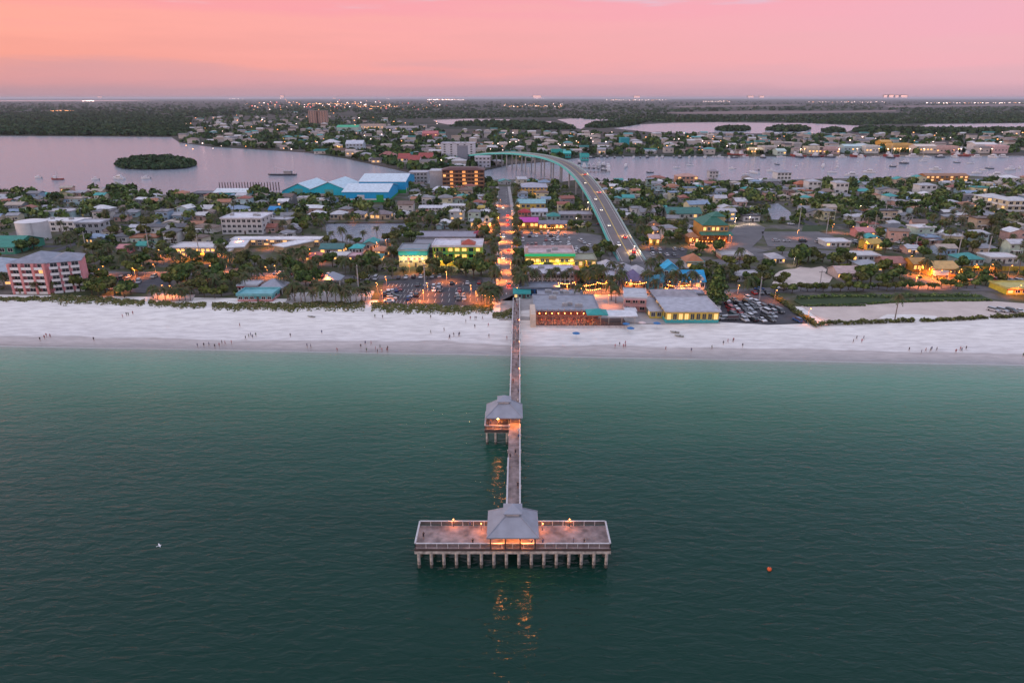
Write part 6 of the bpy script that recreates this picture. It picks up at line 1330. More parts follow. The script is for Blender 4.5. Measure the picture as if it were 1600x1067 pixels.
    px2 = hpx * 1.0; BLOCK.append((px - px2, px + px2, PXY((X, Y + d / 2, 1.5))[1], PXY((X, Y - d / 2, 1.5))[1] + .5))
# side streets between the plots
for a in SIDEX:
    for q in (1, -1):
        pass
    y0, y1 = 362, 640
    mb = MB(); k = 0
    for yy in np.arange(y0, y1, 6.0):
        px, py = PXY((a, yy + 3, 1.5))
        if py < rear_y(px) + 4 or blocked(px, py) or any(inside(px, py, q) for q in PAVED): continue
        mb.box(a - 2.7, a + 2.7, yy, yy + 6, 1.40, 1.52); k += 1
    if k: tag(mb.build('side_street', MATS['asphalt']), 'narrow asphalt side street between the houses', None, None, 'structure')
for b in SIDEY:
    mb = MB(); k = 0
    for xx in np.arange(-.82 * b, .82 * b, 6.0):
        px, py = PXY((xx + 3, b, 1.5))
        if py < rear_y(px) + 4 or blocked(px, py) or any(inside(px, py, q) for q in PAVED) or any(abs(xx + 3 - q) < 5.8 for q in SIDEX): continue
        mb.box(xx, xx + 6, b - 2.6, b + 2.6, 1.40, 1.52); k += 1
        if RH.random() < .16:
            c, kd = rc.choice(CW), rc.choice(KW); o = put_car(kd, c, (xx + 2, b + RH.choice((-1.6, 1.6)), 1.53), H2 + RH.choice((0, math.pi)), near=False); auto(o, f'{c} {kd} on a side street', px, py, 'car', 'cars along the side streets')
    if k: tag(mb.build('side_street', MATS['asphalt']), 'narrow asphalt side street parallel to the beach', None, None, 'structure')
# trees on free ground, the ones that show largest as things of their own
pts = []
RG = random.Random(9); Y = 296.0
while Y < 705:
    X = -.82 * Y
    while X < .82 * Y:
        pts.append((X + RG.uniform(-3.4, 3.4), Y + RG.uniform(-3.4, 3.4))); X += RG.uniform(6.2, 9.5)
    Y += RG.uniform(6.5, 9)
nt_, np_ = 0, 0; rest = []
RT.seed(5)
for X, Y in pts:
    px, py = PXY((X, Y, 1.5))
    if not -30 < px < 1630 or not free(px, py): continue
    if any(abs(X - a) < w / 2 + .2 and abs(Y - b) < d / 2 + .2 for a, b, w, d in HP): continue
    if any((X - q.x) ** 2 + (Y - q.y) ** 2 < 9 for q in TREEPOS[:180]): continue
    if any(abs(X - q) < 3.4 for q in SIDEX) or any(abs(Y - q) < 3.2 for q in SIDEY): continue
    dens = (.20 if px > 1130 and py > 398 else .52) + .30 * math.sin(X * .035 + 1.3) * math.sin(Y * .05 + X * .012)
    if RG.random() > dens + .08: continue
    q = RG.random()
    if q < .42 and np_ < 190: palm(px, py); np_ += 1
    elif nt_ < 178: tree(px, py, RG.uniform(.7, 1.45)); nt_ += 1
    else: rest.append((X, Y, RG.uniform(2.4, 5.0)))
def crowns_stuff(name, pts, nq, mats, seed, label, sq=.8, lift=.75, cl=.55):
    """Many far crowns in one mesh: each a handful of leaf clumps on the upper half of a lumpy ball."""
    rng = np.random.default_rng(seed); P_ = np.array([(x, y, z) for x, y, z, r in pts]); R = np.array([r for *_, r in pts]); n = len(P_)
    d = rng.normal(0, 1, (n, nq, 3)); d[:, :, 2] = np.abs(d[:, :, 2]) * 1.0 - .25; d /= np.linalg.norm(d, axis=2)[:, :, None]
    C = P_[:, None, :] + d * R[:, None, None] * rng.uniform(.55, 1.05, (n, nq, 1)) * np.array([1, 1, sq]); C[:, :, 2] += R[:, None] * lift
    S = (R[:, None] * rng.uniform(.7, 1.3, (n, nq)) * cl).ravel(); V, F = leaf_quads(C.reshape(-1, 3), d.reshape(-1, 3), S, rng)
    b = rng.integers(0, 4, n); mi = np.where(rng.random((n, nq)) < .6, b[:, None], rng.integers(0, 4, (n, nq))).ravel()
    return tag(link(name, np_mesh(name, V, F, mats, mi)), label, None, None, 'stuff')
if rest: crowns_stuff('tree_cover', [(x, y, 2.0 + r * .4, r) for x, y, r in rest], 46, LEAF, 3, 'trees of the town too many to count', .85, .5, .24)
# undergrowth between houses
und = []
for X, Y in pts:
    for _ in range(2):
        x, y = X + RG.uniform(-4, 4), Y + RG.uniform(-4, 4); px, py = PXY((x, y, 1.5))
        if -30 < px < 1630 and free(px, py) and RG.random() < .55 and not any(abs(x - a) < w / 2 + .3 and abs(y - b) < d / 2 + .3 for a, b, w, d in HP): und.append((x, y, 1.5, RG.uniform(.6, 1.7)))
crowns_stuff('shrubbery', und, 14, LEAF + LEAF2[:0], 4, 'low garden shrubs between the houses', .8, .3, .34)
# ================================================================== BEYOND THE BAY
RF = random.Random(31)
DK = [M('mangrove_green_%d' % i, c, .9, .2, .2, spec=.1) for i, c in enumerate([(.032, .070, .030), (.046, .086, .036), (.066, .100, .042), (.022, .048, .024)])]
FLATS = [[(1030, 176.5), (1180, 173), (1290, 173.5), (1410, 172), (1410, 177), (1200, 181), (1050, 180.5)], [(1370, 166.5), (1650, 162.5), (1650, 167), (1380, 170)], [(1040, 166.5), (1260, 163.5), (1260, 167), (1050, 170)]]
def in_px(n, pix, zz, r0, r1, rim=0):
    xs = [p[0] for p in pix]; ys = [p[1] for p in pix]; o = []
    while len(o) < n:
        x, y = RF.uniform(min(xs), max(xs)), RF.uniform(min(ys), max(ys))
        if inside(x, y, pix) and not any(inside(x, y, q) for q in FLATS): g = G(x, y, zz); o.append((g.x, g.y, zz, RF.uniform(r0, r1)))
    return o
# mangrove wood left
wood = in_px(5200, [(-60, 178), (180, 172), (300, 186), (288, 212), (268, 213.2), (150, 212.2), (0, 211), (-60, 210.5)], .8, 4, 8)
crowns_stuff('mangrove_wood', wood, 9, DK, 5, 'dark mangrove wood along the far shore of the left bay', .7, .4)
isle = in_px(900, [(180, 260), (190, 253), (215, 248), (245, 246), (280, 249), (304, 254), (304, 259), (285, 263.5), (240, 265), (200, 264)], .4, 2.6, 5.0)
crowns_stuff('mangrove_islet', isle, 16, DK, 6, 'low round mangrove islet in the left bay', .8, .4, .4)
isl2 = []
for pix, n in (([(1118, 203), (1135, 199.5), (1160, 200), (1174, 203), (1160, 205.5), (1130, 205.5)], 160), ([(1197, 204), (1215, 199), (1250, 199.5), (1266, 203), (1250, 206.5), (1210, 206.5)], 220), ([(1286, 206), (1300, 202.5), (1318, 204.5), (1318, 208), (1292, 209)], 120), ([(915, 199), (930, 193), (960, 191.5), (1010, 191), (985, 197), (940, 200.5)], 260), ([(1330, 207), (1345, 200), (1440, 203), (1600, 203), (1700, 203), (1700, 209), (1400, 209)], 700), ([(760, 199), (800, 191), (850, 193), (890, 199), (900, 203), (850, 203), (790, 203)], 420), ([(700, 198), (720, 192), (790, 190), (800, 194), (760, 198)], 180)): isl2 += in_px(n, pix, 1.3, 4, 8)
crowns_stuff('lagoon_mangroves', isl2, 9, DK, 7, 'dark mangrove clumps standing in the far lagoon', .7, .4)
marsh = in_px(5200, [(560, 176), (800, 172), (1100, 180), (1650, 168), (1650, 192), (1430, 193.5), (1345, 196), (1200, 190.5), (1000, 191.5), (870, 184), (680, 185.5), (560, 188)], .8, 4, 9)
crowns_stuff('far_wood', marsh, 5, DK + LEAF2[:0], 8, 'olive marsh wood stretching to the fields far off', .55, .2)
back = in_px(3200, [(-80, 161), (400, 158.5), (900, 158.5), (1680, 158.5), (1680, 172), (1100, 179), (800, 171), (560, 176), (300, 184), (180, 171), (-80, 177)], .8, 8, 18)
crowns_stuff('horizon_wood', back, 5, DK, 9, 'flat woods fading towards the horizon', .4, .15)
# the town across the bay: trees, houses, lights
TWN = [[(284, 223), (300, 190), (330, 180), (480, 176), (620, 190), (690, 205), (700, 225), (694, 270), (640, 266.5), (590, 256), (540, 245.5), (480, 237), (400, 232), (330, 228)], [(700, 228), (720, 206), (800, 205), (900, 206), (950, 208), (1020, 210), (1260, 211), (1600, 210), (1700, 210), (1700, 239), (1400, 240.5), (1250, 241.5), (1100, 242), (960, 242), (905, 244), (860, 250), (800, 254), (760, 261), (735, 268), (700, 272), (700, 240)]]
far_t = in_px(1500, TWN[0], .8, 3, 6.5) + in_px(1350, TWN[1], .8, 3, 6)
crowns_stuff('far_trees', far_t, 12, DK[:2] + LEAF[:2], 10, 'trees among the houses across the bay', .85, .5)
fm = [MB(), MB()]; FR = [(.48, .47, .47), (.54, .52, .51), (.32, .32, .34), (.24, .17, .15), (.44, .36, .31), (.15, .15, .17), (.08, .30, .30)]
far_mats = [wallm((.50, .45, .41))] + [roofm(c) for c in FR]
fstuff = MB(); spots = []
for q, n in ((0, 270), (1, 330)):
    for x, y, z, r in in_px(n, TWN[q], .8, 6, 12):
        if all((x - a) ** 2 + (y - b) ** 2 > 240 for a, b in spots): spots.append((x, y))
spots.sort(key=lambda s: s[1]); nfar = 0
for X, Y in spots:
    px, py = PXY((X, Y, .8))
    if blocked(px, py): continue
    w, d, h = RF.uniform(11, 20), RF.uniform(10, 16), RF.choice((4, 4, 7, 8)); ri = RF.randrange(len(FR)); big = nfar < 85
    mb = MB() if big else fstuff; o = len(mb.v)
    mb.box(-w / 2, w / 2, -d / 2, d / 2, -.3, h - .25, 0); rm = roof_mb(RF.choice(('hip', 'gable', 'flat')), w, d, h, 2.2, .6, 0, -d / 2); k = len(mb.v)
    mb.v += rm.v; mb.f += [tuple(i + k for i in f) for f in rm.f]; mb.m += [1 + (0 if big else ri)] * len(rm.f)
    if big:
        lit = RF.random() < .2; t = link('house', None, None, (X, Y, .8)); nfar += 1
        nb = 8; MBw = MB(); MBw.v, MBw.f, MBw.m = mb.v[:nb], mb.f[:6], [0] * 6; MBw.build('wall', far_mats[0], t); MBr = MB(); MBr.v = mb.v[nb:]; MBr.f = [tuple(i - nb for i in f) for f in mb.f[6:]]; MBr.m = [0] * len(MBr.f); MBr.build('roof', far_mats[1 + ri], t)
        for s in (-.25, .25): add_window(t, s * w, -d / 2 - .01, h * .5, 2.6, 1.8, 'f', lit)
        auto(t, ('lit ' if lit else '') + ('tall ' if h > 5 else 'low ') + ('white', 'white', 'grey', 'brown', 'tan', 'dark', 'teal')[ri] + ' roofed house across the bay', px, py, 'house', 'houses across the bay')
    else:
        for i in range(o, len(mb.v)): v = mb.v[i]; mb.v[i] = (v[0] + X, v[1] + Y, v[2] + .8)
tag(fstuff.build('far_houses', far_mats), 'houses of the town far across the bay, too many to count', None, None, 'stuff')
# far lights: rows of lamps seen across the flats
lm_ = MB(); lcol = [glow('far_lamp_warm', (1, .40, .14), 4), glow('far_lamp_white', (1, .70, .62), 6), glow('far_lamp_red', (1, .16, .12), 4)]
def light_at(px, py, s, m):
    g = G(px, py, .8); k = s * DEPTH(g.y) / FPX; lm_.box(g.x - k, g.x + k, g.y - k, g.y + k, 6, 6 + 1.2 * k, m)
for _ in range(150): light_at(RF.uniform(380, 700), RF.gauss(166, 4), RF.uniform(.25, .6), RF.choice((0, 0, 1, 2)))
for _ in range(40): light_at(RF.uniform(780, 880), RF.gauss(166.5, 2.0), RF.uniform(.3, .6), RF.choice((0, 0, 1)))
for x0, x1, y, n, m, s in ((668, 726, 156.7, 30, 1, .7), (948, 1042, 157.2, 26, 1, .5), (1098, 1140, 159.5, 12, 1, .5), (1255, 1385, 160.5, 26, 1, .4), (1445, 1600, 162, 40, 1, .5), (130, 148, 158.5, 10, 1, .6), (80, 115, 175, 12, 0, .5), (355, 380, 155.5, 5, 1, .5), (437, 442, 154.6, 3, 1, .7), (830, 855, 154.4, 8, 1, .6), (520, 525, 154.6, 2, 1, .5), (480, 560, 163.5, 26, 0, .5), (560, 620, 168, 20, 0, .5)):
    for k in range(n): light_at(x0 + (x1 - x0) * (k + RF.random()) / n, y + RF.uniform(-.5, .5), s * RF.uniform(.5, 1.1), m if RF.random() < .8 else 0)
for _ in range(90): light_at(RF.uniform(290, 690), RF.uniform(178, 240), RF.uniform(.3, .65), RF.choice((0, 0, 1)))
for _ in range(120): light_at(RF.uniform(760, 1600), RF.uniform(210, 241), RF.uniform(.3, .7), RF.choice((0, 0, 1, 1)))
tag(lm_.build('town_lights', lcol), 'tiny street lamps of the mainland far across the flats', None, None, 'stuff')
for k, (x0, x1, yt) in enumerate(((1380, 1386, 148.6), (1388, 1396, 148.2), (1398, 1404, 149.2), (1406, 1418, 148.8), (1168, 1178, 149.8), (1186, 1194, 150), (832, 846, 149.6), (152, 160, 151), (438, 444, 149.5), (990, 1000, 150))):
    g = G((x0 + x1) / 2, 154.6, .8); w = (x1 - x0) * MPP(g.y); h = ZAT(yt, g.y); t = link('far_tower', None, None, (g.x, g.y, .8))
    mb = MB(); mb.box(-w / 2, w / 2, 0, w * .6, 0, h); mb.build('wall', wallm((.42, .32, .32)), t); mb = MB()
    for r in range(3): mb.box(-w * .42, w * .42, -.6, -.05, h * (.2 + .27 * r), h * (.32 + .27 * r))
    mb.build('window_band', glow('far_window', (1, .5, .42), 2.0), t); mb = MB(); mb.box(-w * .3, w * .3, w * .1, w * .5, h, h * 1.08); mb.build('roof_house', wallm((.4, .3, .3)), t)
    auto(t, 'lit tower block on the horizon', x0, 150, 'tower', 'tower blocks on the horizon', False)
# ================================================================== BOATS
HULLW = M('hull_white', (.62, .62, .64), .35, .05, 1); HULLD = M('hull_dark', (.05, .06, .08), .4, .1, 1); HULLR = M('hull_red', (.25, .04, .03), .5, .1, 1); MAST = M('mast_metal', (.5, .5, .52), .4)
def hull(mb, L, B, F, sheer=.35):
    S = lambda y, b, z0, dz: [(-b, y, F + dz), (-b * .75, y, z0), (b * .75, y, z0), (b, y, F + dz)]
    mb.loft([S(-L / 2, B * .42, -.3, 0), S(-L * .2, B * .5, -.4, -.05), S(L * .15, B * .48, -.4, .05), S(L * .36, B * .32, -.3, sheer * .6), S(L / 2, B * .03, .3, sheer)])
BOATP = {}
def boat_proto(kind):
    """Boats lie along +Y with the bow ahead."""
    if kind in BOATP: return BOATP[kind]
    pr = []
    def add(n, mb, mat): pr.append((n, mb.mesh('boat_' + n, mat), (0, 0, 0)))
    mb = MB()
    if kind == 'sailboat':
        hull(mb, 11, 3.2, 1.1); add('hull', mb, HULLW); mb = MB(); mb.box(-.8, .8, -1.5, 2.2, 1.12, 1.65); add('cabin', mb, HULLW); mb = MB(); mb.tube((0, 1.2, 1), (0, 1.2, 15), .09, .06); mb.tube((0, 1.2, 9.5), (-.9, 1.2, 9.5), .03); mb.tube((0, 1.2, 9.5), (.9, 1.2, 9.5), .03); add('mast', mb, MAST); mb = MB(); mb.tube((0, 1.0, 2.5), (0, -3.8, 2.6), .16, .12); add('boom', mb, M('sail_cover_blue', (.04, .09, .22), .7))
    elif kind == 'motorboat':
        hull(mb, 8, 2.7, 1.0); add('hull', mb, HULLW); mb = MB(); mb.box(-.9, .9, -.8, 1.6, 1.0, 1.8); add('cabin', mb, HULLW); mb = MB(); mb.box(-1.0, 1.0, -1.2, 1.0, 2.6, 2.7); add('hardtop', mb, HULLW); mb = MB()
        for x in (-.9, .9):
            for y in (-1.0, .8): mb.tube((x, y, 1.0), (x, y, 2.6), .04)
        add('frame', mb, MAST); mb = MB(); mb.box(-.3, .3, -4.4, -3.95, .2, 1.3); add('engine', mb, HULLD)
    elif kind == 'trawler':
        hull(mb, 21, 6, 2.2, 1.4); add('hull', mb, HULLR); mb = MB(); mb.box(-2.1, 2.1, 1, 6.5, 2.25, 4.6); mb.box(-1.7, 1.7, 3, 6.2, 4.6, 6.6); add('wheelhouse', mb, HULLW); mb = MB(); mb.tube((0, .4, 2), (0, .4, 14), .2, .12); add('mast', mb, MAST)
        for s in (-1, 1): mb = MB(); mb.tube((s * 1.2, .3, 3), (s * 3.2, -.4, 15.5), .14, .1); add('outrigger', mb, MAST)
        mb = MB(); mb.box(-2.0, 2.0, 6.21, 6.3, 5.3, 6.2); add('windscreen', mb, GL)
    elif kind == 'yacht':
        hull(mb, 15, 4.4, 1.7, .6); add('hull', mb, HULLW); mb = MB(); mb.box(-1.6, 1.6, -4, 3, 1.75, 3.4); mb.box(-1.3, 1.3, -3.4, 1.2, 3.4, 4.6); add('cabin', mb, HULLW); mb = MB(); mb.box(-1.64, 1.64, -3.6, 2.6, 2.3, 2.9); add('window_band', mb, GL)
    elif kind == 'barge':
        hull(mb, 26, 7, 1.2, .2); add('hull', mb, HULLD); mb = MB(); mb.box(-2, 2, -9, -2, 1.25, 4.0); add('cabin', mb, M('barge_cabin', (.32, .3, .3), .7)); mb = MB(); mb.tube((0, 6, 1), (0, 6, 8), .15, .1); mb.tube((0, 6, 7.5), (0, -3, 5), .08); add('derrick', mb, MAST); mb = MB(); mb.box(-2.4, 2.4, -10, -1.5, 4.0, 4.2); add('canopy', mb, M('barge_canopy', (.45, .44, .46), .7))
    BOATP[kind] = pr; return pr
RB = random.Random(14)
def boat(kind, px, py, rz, lab=None, text=None, sc=1.0, z=0.02, grp='boats at anchor', near=True):
    p = G(px, py, z); t = link(kind, None, None, p, rz); t.scale = (sc, sc, sc)
    dark = not lab and kind != 'trawler' and RB.random() < .5
    for n, me, l in boat_proto(kind):
        o = link(n, me, t, l)
        if dark and n in ('hull', 'hardtop'): o.material_slots[0].link = 'OBJECT'; o.material_slots[0].material = HULLD
    if lab: tag(t, lab, 'boat', grp)
    else: auto(t, text, px, py, 'boat', grp, near)
    return t
for k, x, y, rz, lab, s in (('motorboat', 60, 278.5, 1.4, 'dark little boat at anchor in the left bay, nearest the left edge', 1.1), ('trawler', 90, 281, 1.6, 'larger dark boat with a mast in the left bay', .62), ('motorboat', 149, 281, 1.5, 'flat grey skiff low on the water in the left bay', 1.1), ('yacht', 186, 280, 1.3, 'pale houseboat below the mangrove islet', 1.0), ('motorboat', 228, 279.5, 1.55, 'dark launch below the mangrove islet', 1.3), ('barge', 441, 274, 1.57, 'dark work barge with a cabin and derrick in the left bay', 1.25),
                            ('sailboat', 1178, 271, .4, 'sailboat with a tall mast at anchor in the right bay', 1.5), ('motorboat', 1205, 268, 1.2, 'small white boat right of the tall-masted sailboat', 1.3), ('sailboat', 1300, 270, 1.3, 'white sailboat at anchor left of centre of the right bay', 1.0), ('yacht', 1358, 270, 1.0, 'grey cabin boat at anchor in the right bay', .9), ('yacht', 1461, 266, 1.2, 'white cabin cruiser at anchor above the brick orange inn', .9), ('motorboat', 1526, 271, 1.3, 'grey boat at anchor right of the brick orange inn', 1.3), ('sailboat', 1537, 266, .8, 'small sailboat at anchor right of the brick orange inn', .8), ('yacht', 1556, 275, 1.4, 'low white cruiser near the right bay shore', 1.0), ('motorboat', 1578, 266, 1.6, 'dark blue boat near the right edge of the frame', 1.7), ('sailboat', 1166, 273, 1.2, 'second sailboat beside the tall-masted one', .8), ('motorboat', 1424, 277, 1.5, 'long covered boat moored above the white houses', 1.3), ('yacht', 1330, 275, 1.5, 'long dark roofed houseboat on the right bay shore', 1.0)):
    boat(k, x, y, rz, lab, sc=s)
for k in range(20):
    x, y = 955 + k * 33 + RB.uniform(-12, 12), RB.uniform(252, 273)
    boat(RB.choice(('sailboat', 'sailboat', 'motorboat', 'yacht')), x, y, RB.choice((.3, 1.2, 1.5, 2.8)), text='small boat at anchor out in the right bay', sc=RB.uniform(.8, 1.1), near=False)
# moored rows on the far right shore and in the marina
for k in range(20): boat('motorboat', 925 + k * 12.5 + RB.uniform(-3, 3), 246.5 + RB.uniform(-.5, 1.0), RB.choice((.1, 1.5, 3.0)), text='motorboat moored on the far right shore', sc=RB.uniform(1.0, 1.6), grp='boats moored on the far shore', near=False)
for k, (x, y) in enumerate(((1148, 243), (1160, 244), (1247, 245), (1278, 245.5), (1500, 244.5), (1515, 244), (1340, 245.5), (1392, 245))): boat('trawler', x, y, RB.choice((1.5, 1.2, .3)), text='shrimp trawler with raised outriggers at the far right quay', sc=1.1, grp='shrimp trawlers at the far quay', near=False)
for k in range(16): boat(RB.choice(('yacht', 'yacht', 'sailboat')), 1195 + k * 25 + RB.uniform(-6, 6), 246.5 + RB.uniform(-.6, .8), RB.choice((.2, 1.5, 1.3)), text='boat moored in the row along the far right quay', sc=RB.uniform(.9, 1.3), grp='yachts moored on the far shore', near=False)
for k in range(14): boat(RB.choice(('motorboat', 'yacht', 'motorboat')), 905 + (k % 7) * 7.5, 256 + (k // 7) * 5 + (k % 7) * .9, RB.choice((0, .1, 3.1)), text='boat in the marina beside the bridge', sc=RB.uniform(.9, 1.2), grp='boats in the marina', near=False)
WOODD = M('dock_boards', (.24, .20, .18), .8, .2, .8)
for k, (x0, x1, y, lab) in enumerate(((896, 945, 262, 'upper marina dock beside the bridge'), (905, 952, 268, 'lower marina dock beside the bridge'), (1130, 1176, 245, 'plank quay under the first shrimp trawlers'), (1232, 1600, 243.4, 'long timber quay on the far right shore'))):
    a, b = G(x0, y, 1.3), G(x1, y, 1.3); t = thing('dock', lab, 'dock', (a.x, a.y, 0)); mb = MB(); mb.box(0, b.x - a.x, -1.5, 1.5, 1.0, 1.3); mb.build('deck', WOODD, t)
    for i in range(9): mb = MB(); mb.tube(((b.x - a.x) * i / 8, -1.7, -1), ((b.x - a.x) * i / 8, -1.7, 2.2), .18, n=6); mb.build('pile', DARKW, t)
pm = MB(); pm.tube((0, 0, -1), (0, 0, 7.5), .45, .4, 8); pile2 = pm.mesh('mooring_pile', DARKW)
for k in range(22):
    x = 344 + k * 4.4; o = link('mooring_pile', pile2, None, G(x, 297.5 + RB.uniform(-.5, .6), 0)); auto(o, 'tall dark mooring pile in the row behind the teal dock', x, 0, 'pile', 'mooring piles behind the teal dock', False)
# ================================================================== STREET LAMPS AND POLES
POLEM = M('pole_concrete', (.40, .38, .37), .8, .1, 1); HEADM = glow('sodium_lamp_head', (1, .32, .05), 10.0); HEADW = glow('white_lamp_head', (1, .75, .5), 25.0)
pm = MB(); pm.tube((0, 0, 0), (0, 0, 5.0), .08, .06); lp_me = pm.mesh('lamp_pole', POLEM); pm = MB(); pm.tube((0, 0, 4.9), (0, -1.2, 5.1), .045); la_me = pm.mesh('lamp_arm', POLEM); pm = MB(); pm.ball((0, -1.3, 5.04), .2, .28, .11, 8, 5); lh_me = pm.mesh('lamp_head', HEADM); lhw_me = pm.mesh('lamp_head', HEADW)
def street_lamp(px, py, watts, col=(1, .23, .03), white=False, z=1.55):
    t = link('street_lamp', None, None, G(px, py, z)); link('pole', lp_me, t); link('arm', la_me, t); link('lamp_head', lhw_me if white else lh_me, t)
    lamp(t, (0, -1.3, 4.8), watts * 2.6, col if not white else (1, .72, .45), .3, True); auto(t, ('white' if white else 'orange') + ' street lamp', px, py, 'street lamp', 'street lamps of the town'); return t
for x, y, w in ((252, 404, 2600), (268, 406, 2600), (284, 405, 3000), (302, 406, 3000), (320, 407, 2600), (338, 406, 2600), (352, 406, 2000), (160, 436, 1500), (166, 431, 1500), (182, 456, 1700), (212, 434, 2400), (226, 430, 2400), (244, 428, 2000), (258, 462, 1200), (270, 463, 1200), (312, 440, 1700), (355, 424, 1500), (332, 430, 1200), (418, 432, 1500), (432, 430, 1500), (376, 386, 1500), (420, 388, 1500), (486, 403, 1200), (498, 434, 1500), (514, 446, 1200), (590, 458, 2200), (598, 470, 2200), (604, 448, 1600), (662, 470, 3200), (668, 458, 2200), (698, 440, 2600), (640, 426, 1600), (664, 424, 1300), (700, 420, 1500), (736, 462, 1900), (744, 472, 1900), (765, 478, 2000), (775, 462, 1600), (758, 470, 1600), (590, 392, 1500), (604, 388, 1500), (495, 410, 1300), (552, 348, 800), (590, 348, 800),
                (783, 408, 2200), (800, 392, 2200), (782, 378, 2600), (801, 362, 1800), (779, 350, 1800), (800, 340, 1400), (782, 322, 1200), (766, 360, 1800), (758, 358, 1500), (798, 425, 1600), (784, 440, 1400), (818, 362, 2000), (834, 363, 2000), (852, 363, 2000), (870, 364, 2000), (884, 363, 1600), (834, 422, 1600), (860, 422, 1600), (888, 422, 1600), (915, 422, 1200), (814, 312, 1500), (836, 312, 1500),
                (872, 458, 1800), (886, 460, 1800), (900, 460, 1900), (915, 461, 1800), (930, 460, 1600), (946, 456, 1700), (958, 455, 1700), (984, 454, 1700), (998, 456, 1500), (950, 478, 900), (1044, 456, 1300), (1060, 456, 1500), (1076, 456, 1500), (1092, 456, 1300), (1014, 386, 1600), (1026, 374, 1600), (1020, 362, 1200), (1080, 385, 1800), (1104, 384, 2400), (1122, 384, 2400), (1138, 380, 2000), (1116, 390, 2000), (1330, 366, 1300), (1352, 366, 1500), (1366, 384, 1600), (1350, 390, 1500), (1420, 414, 3600), (1436, 430, 4200), (1450, 432, 3800), (1466, 438, 3600), (1480, 440, 3600), (1496, 436, 3200), (1430, 446, 2600), (1455, 446, 2600), (1520, 428, 1800), (1545, 428, 1600), (1575, 430, 1600), (1152, 462, 1500), (1210, 470, 900), (1262, 500, 700), (1588, 462, 1400), (1300, 362, 900), (1245, 372, 900)):
    street_lamp(x, y, w * (3.0 if 757 < x < 802 and y < 450 else 1))
for x, y, w in ((918, 326, 2400), (900, 352, 1200), (1022, 352, 1300), (1148, 352, 1500), (1170, 350, 1700), (134, 335, 900), (1240, 414, 900), (1342, 332, 500), (990, 398, 1000)): street_lamp(x, y, w, white=True)
# lamps on the far quay throw long reflections on the bay
pm = MB(); pm.tube((0, 0, 0), (0, 0, 9), .12, .08); qp = pm.mesh('quay_pole', POLEM); pm = MB(); pm.ball((0, 0, 9.2), .6, .6, .5, 8, 5); qh = pm.mesh('quay_lamp', glow('quay_lamp_head', (1, .70, .45), 9.0)); qh2 = pm.mesh('quay_lamp', glow('quay_lamp_warm', (1, .42, .14), 9.0))
for k, x in enumerate((1168, 1180, 1250, 1256, 1310, 1338, 1372, 1386, 1396, 1405, 1420, 1442, 1496, 1530, 1548, 528, 690, 812, 826)):
    y = 242.5 if x > 900 else {528: 238, 690: 262, 812: 250, 826: 250}[x]
    t = link('quay_lamp', None, None, G(x, y, 1.0)); link('pole', qp, t); link('lamp_head', qh if k % 3 else qh2, t); lamp(t, (0, -1, 8.6), 6000, (1, .6, .3), .5, True); auto(t, 'bright lamp on the far quay', x, y, 'lamp', 'lamps on the far quay', False)
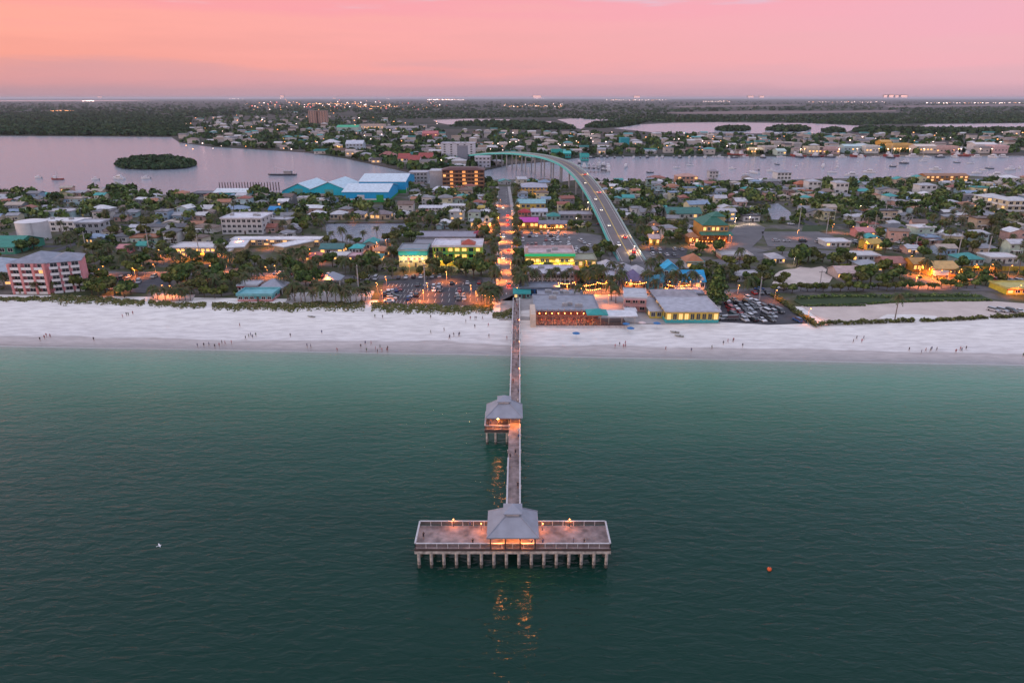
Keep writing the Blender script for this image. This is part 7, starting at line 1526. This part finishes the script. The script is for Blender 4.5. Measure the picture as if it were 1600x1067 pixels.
# strings of bulbs over the bar street
for k, (x0, x1, y, lab) in enumerate(((868, 900, 452, 'string of warm bulbs over the street behind the beach bar, left end'), (896, 930, 455, 'string of warm bulbs over the street behind the beach bar, second'), (905, 940, 462, 'string of warm bulbs beside the roof of the beach bar'), (930, 962, 452, 'string of warm bulbs between the palms left of the violet roofed shop'), (975, 1012, 452, 'string of warm bulbs in front of the violet roofed shop'), (1040, 1078, 456, 'string of warm bulbs in front of the blue roofed shop'), (1036, 1070, 461, 'second lower string of warm bulbs in front of the blue roofed shop'), (752, 776, 472, 'string of warm bulbs at the left of the pier entrance'), (806, 832, 461, 'string of warm bulbs on the teal kiosk at the pier head'), (842, 884, 362, 'string of warm bulbs along the orange lit open restaurant'), (1078, 1136, 384, 'string of warm bulbs along the green roofed restaurant terrace'))):
    a, b = G(x0, y, 1.5), G(x1, y, 1.5); L_ = b.x - a.x; t = thing('string_lights', lab, 'string lights', a); n = 12
    for x in (0, L_): mb = MB(); mb.tube((x, 0, 0), (x, 0, 3.6), .05); mb.build('post', DARKW, t)
    mb = MB()
    pts_ = [(L_ * i / n, 0, 3.6 - 1.0 * math.sin(math.pi * i / n)) for i in range(n + 1)]
    mb.path(pts_, [.02] * (n + 1), 4); mb.build('wire', DARKW, t)
    mb = MB()
    for p_ in pts_[1:-1]: mb.ball((p_[0], 0, p_[2] - .14), .13, .13, .13, 6, 4)
    tag(mb.build('bulbs', BULB, t), None, None, None, 'stuff'); lamp(t, (L_ / 2, -.3, 2.3), 700, (1, .33, .08), .3, True)
def utility_pole(px, py, top):
    p = G(px, py, 1.5); h = ZAT(top, p.y) - 1.5; t = link('utility_pole', None, None, p); mb = MB(); mb.tube((0, 0, -.2), (0, 0, h), .30, .20, 8); mb.build('pole', POLEM, t); mb = MB(); mb.box(-1.3, 1.3, -.34, -.22, h - 1.0, h - .82); mb.build('crossarm', DARKW, t); mb = MB()
    for x in (-1.15, -.5, .5, 1.15): mb.tube((x, -.28, h - .82), (x, -.28, h - .55), .07, .05)
    mb.build('insulator_row', POLEM, t); auto(t, 'tall utility pole', px, py, 'pole', 'utility poles of the town')
for x, y, t_ in ((1247, 362, 325), (1291, 366, 333), (1496, 402, 362), (1542, 404, 369), (235, 402, 358), (136, 396, 362), (312, 402, 366), (1366, 362, 336), (1430, 392, 370), (614, 408, 382), (664, 452, 412), (561, 462, 414), (1280, 452, 422), (1186, 470, 432), (960, 452, 420), (1382, 342, 318), (1163, 340, 312)): utility_pole(x, y, t_)
# ================================================================== HAZE over the flats
hm = bpy.data.materials.new('evening_haze'); hm.use_nodes = True; hm.node_tree.nodes.clear()
ho = hm.node_tree.nodes.new('ShaderNodeOutputMaterial'); hv = hm.node_tree.nodes.new('ShaderNodeVolumePrincipled')
hv.inputs['Color'].default_value = (.86, .84, .92, 1); hv.inputs['Density'].default_value = 2.6e-5; hv.inputs['Anisotropy'].default_value = .2
hm.node_tree.links.new(hv.outputs[0], ho.inputs['Volume'])
mb = MB(); mb.box(-61000, 61000, -1200, 91000, -5, 110); tag(mb.build('haze', hm), 'thin evening haze over the flats', None, None, 'stuff')
finish_labels()
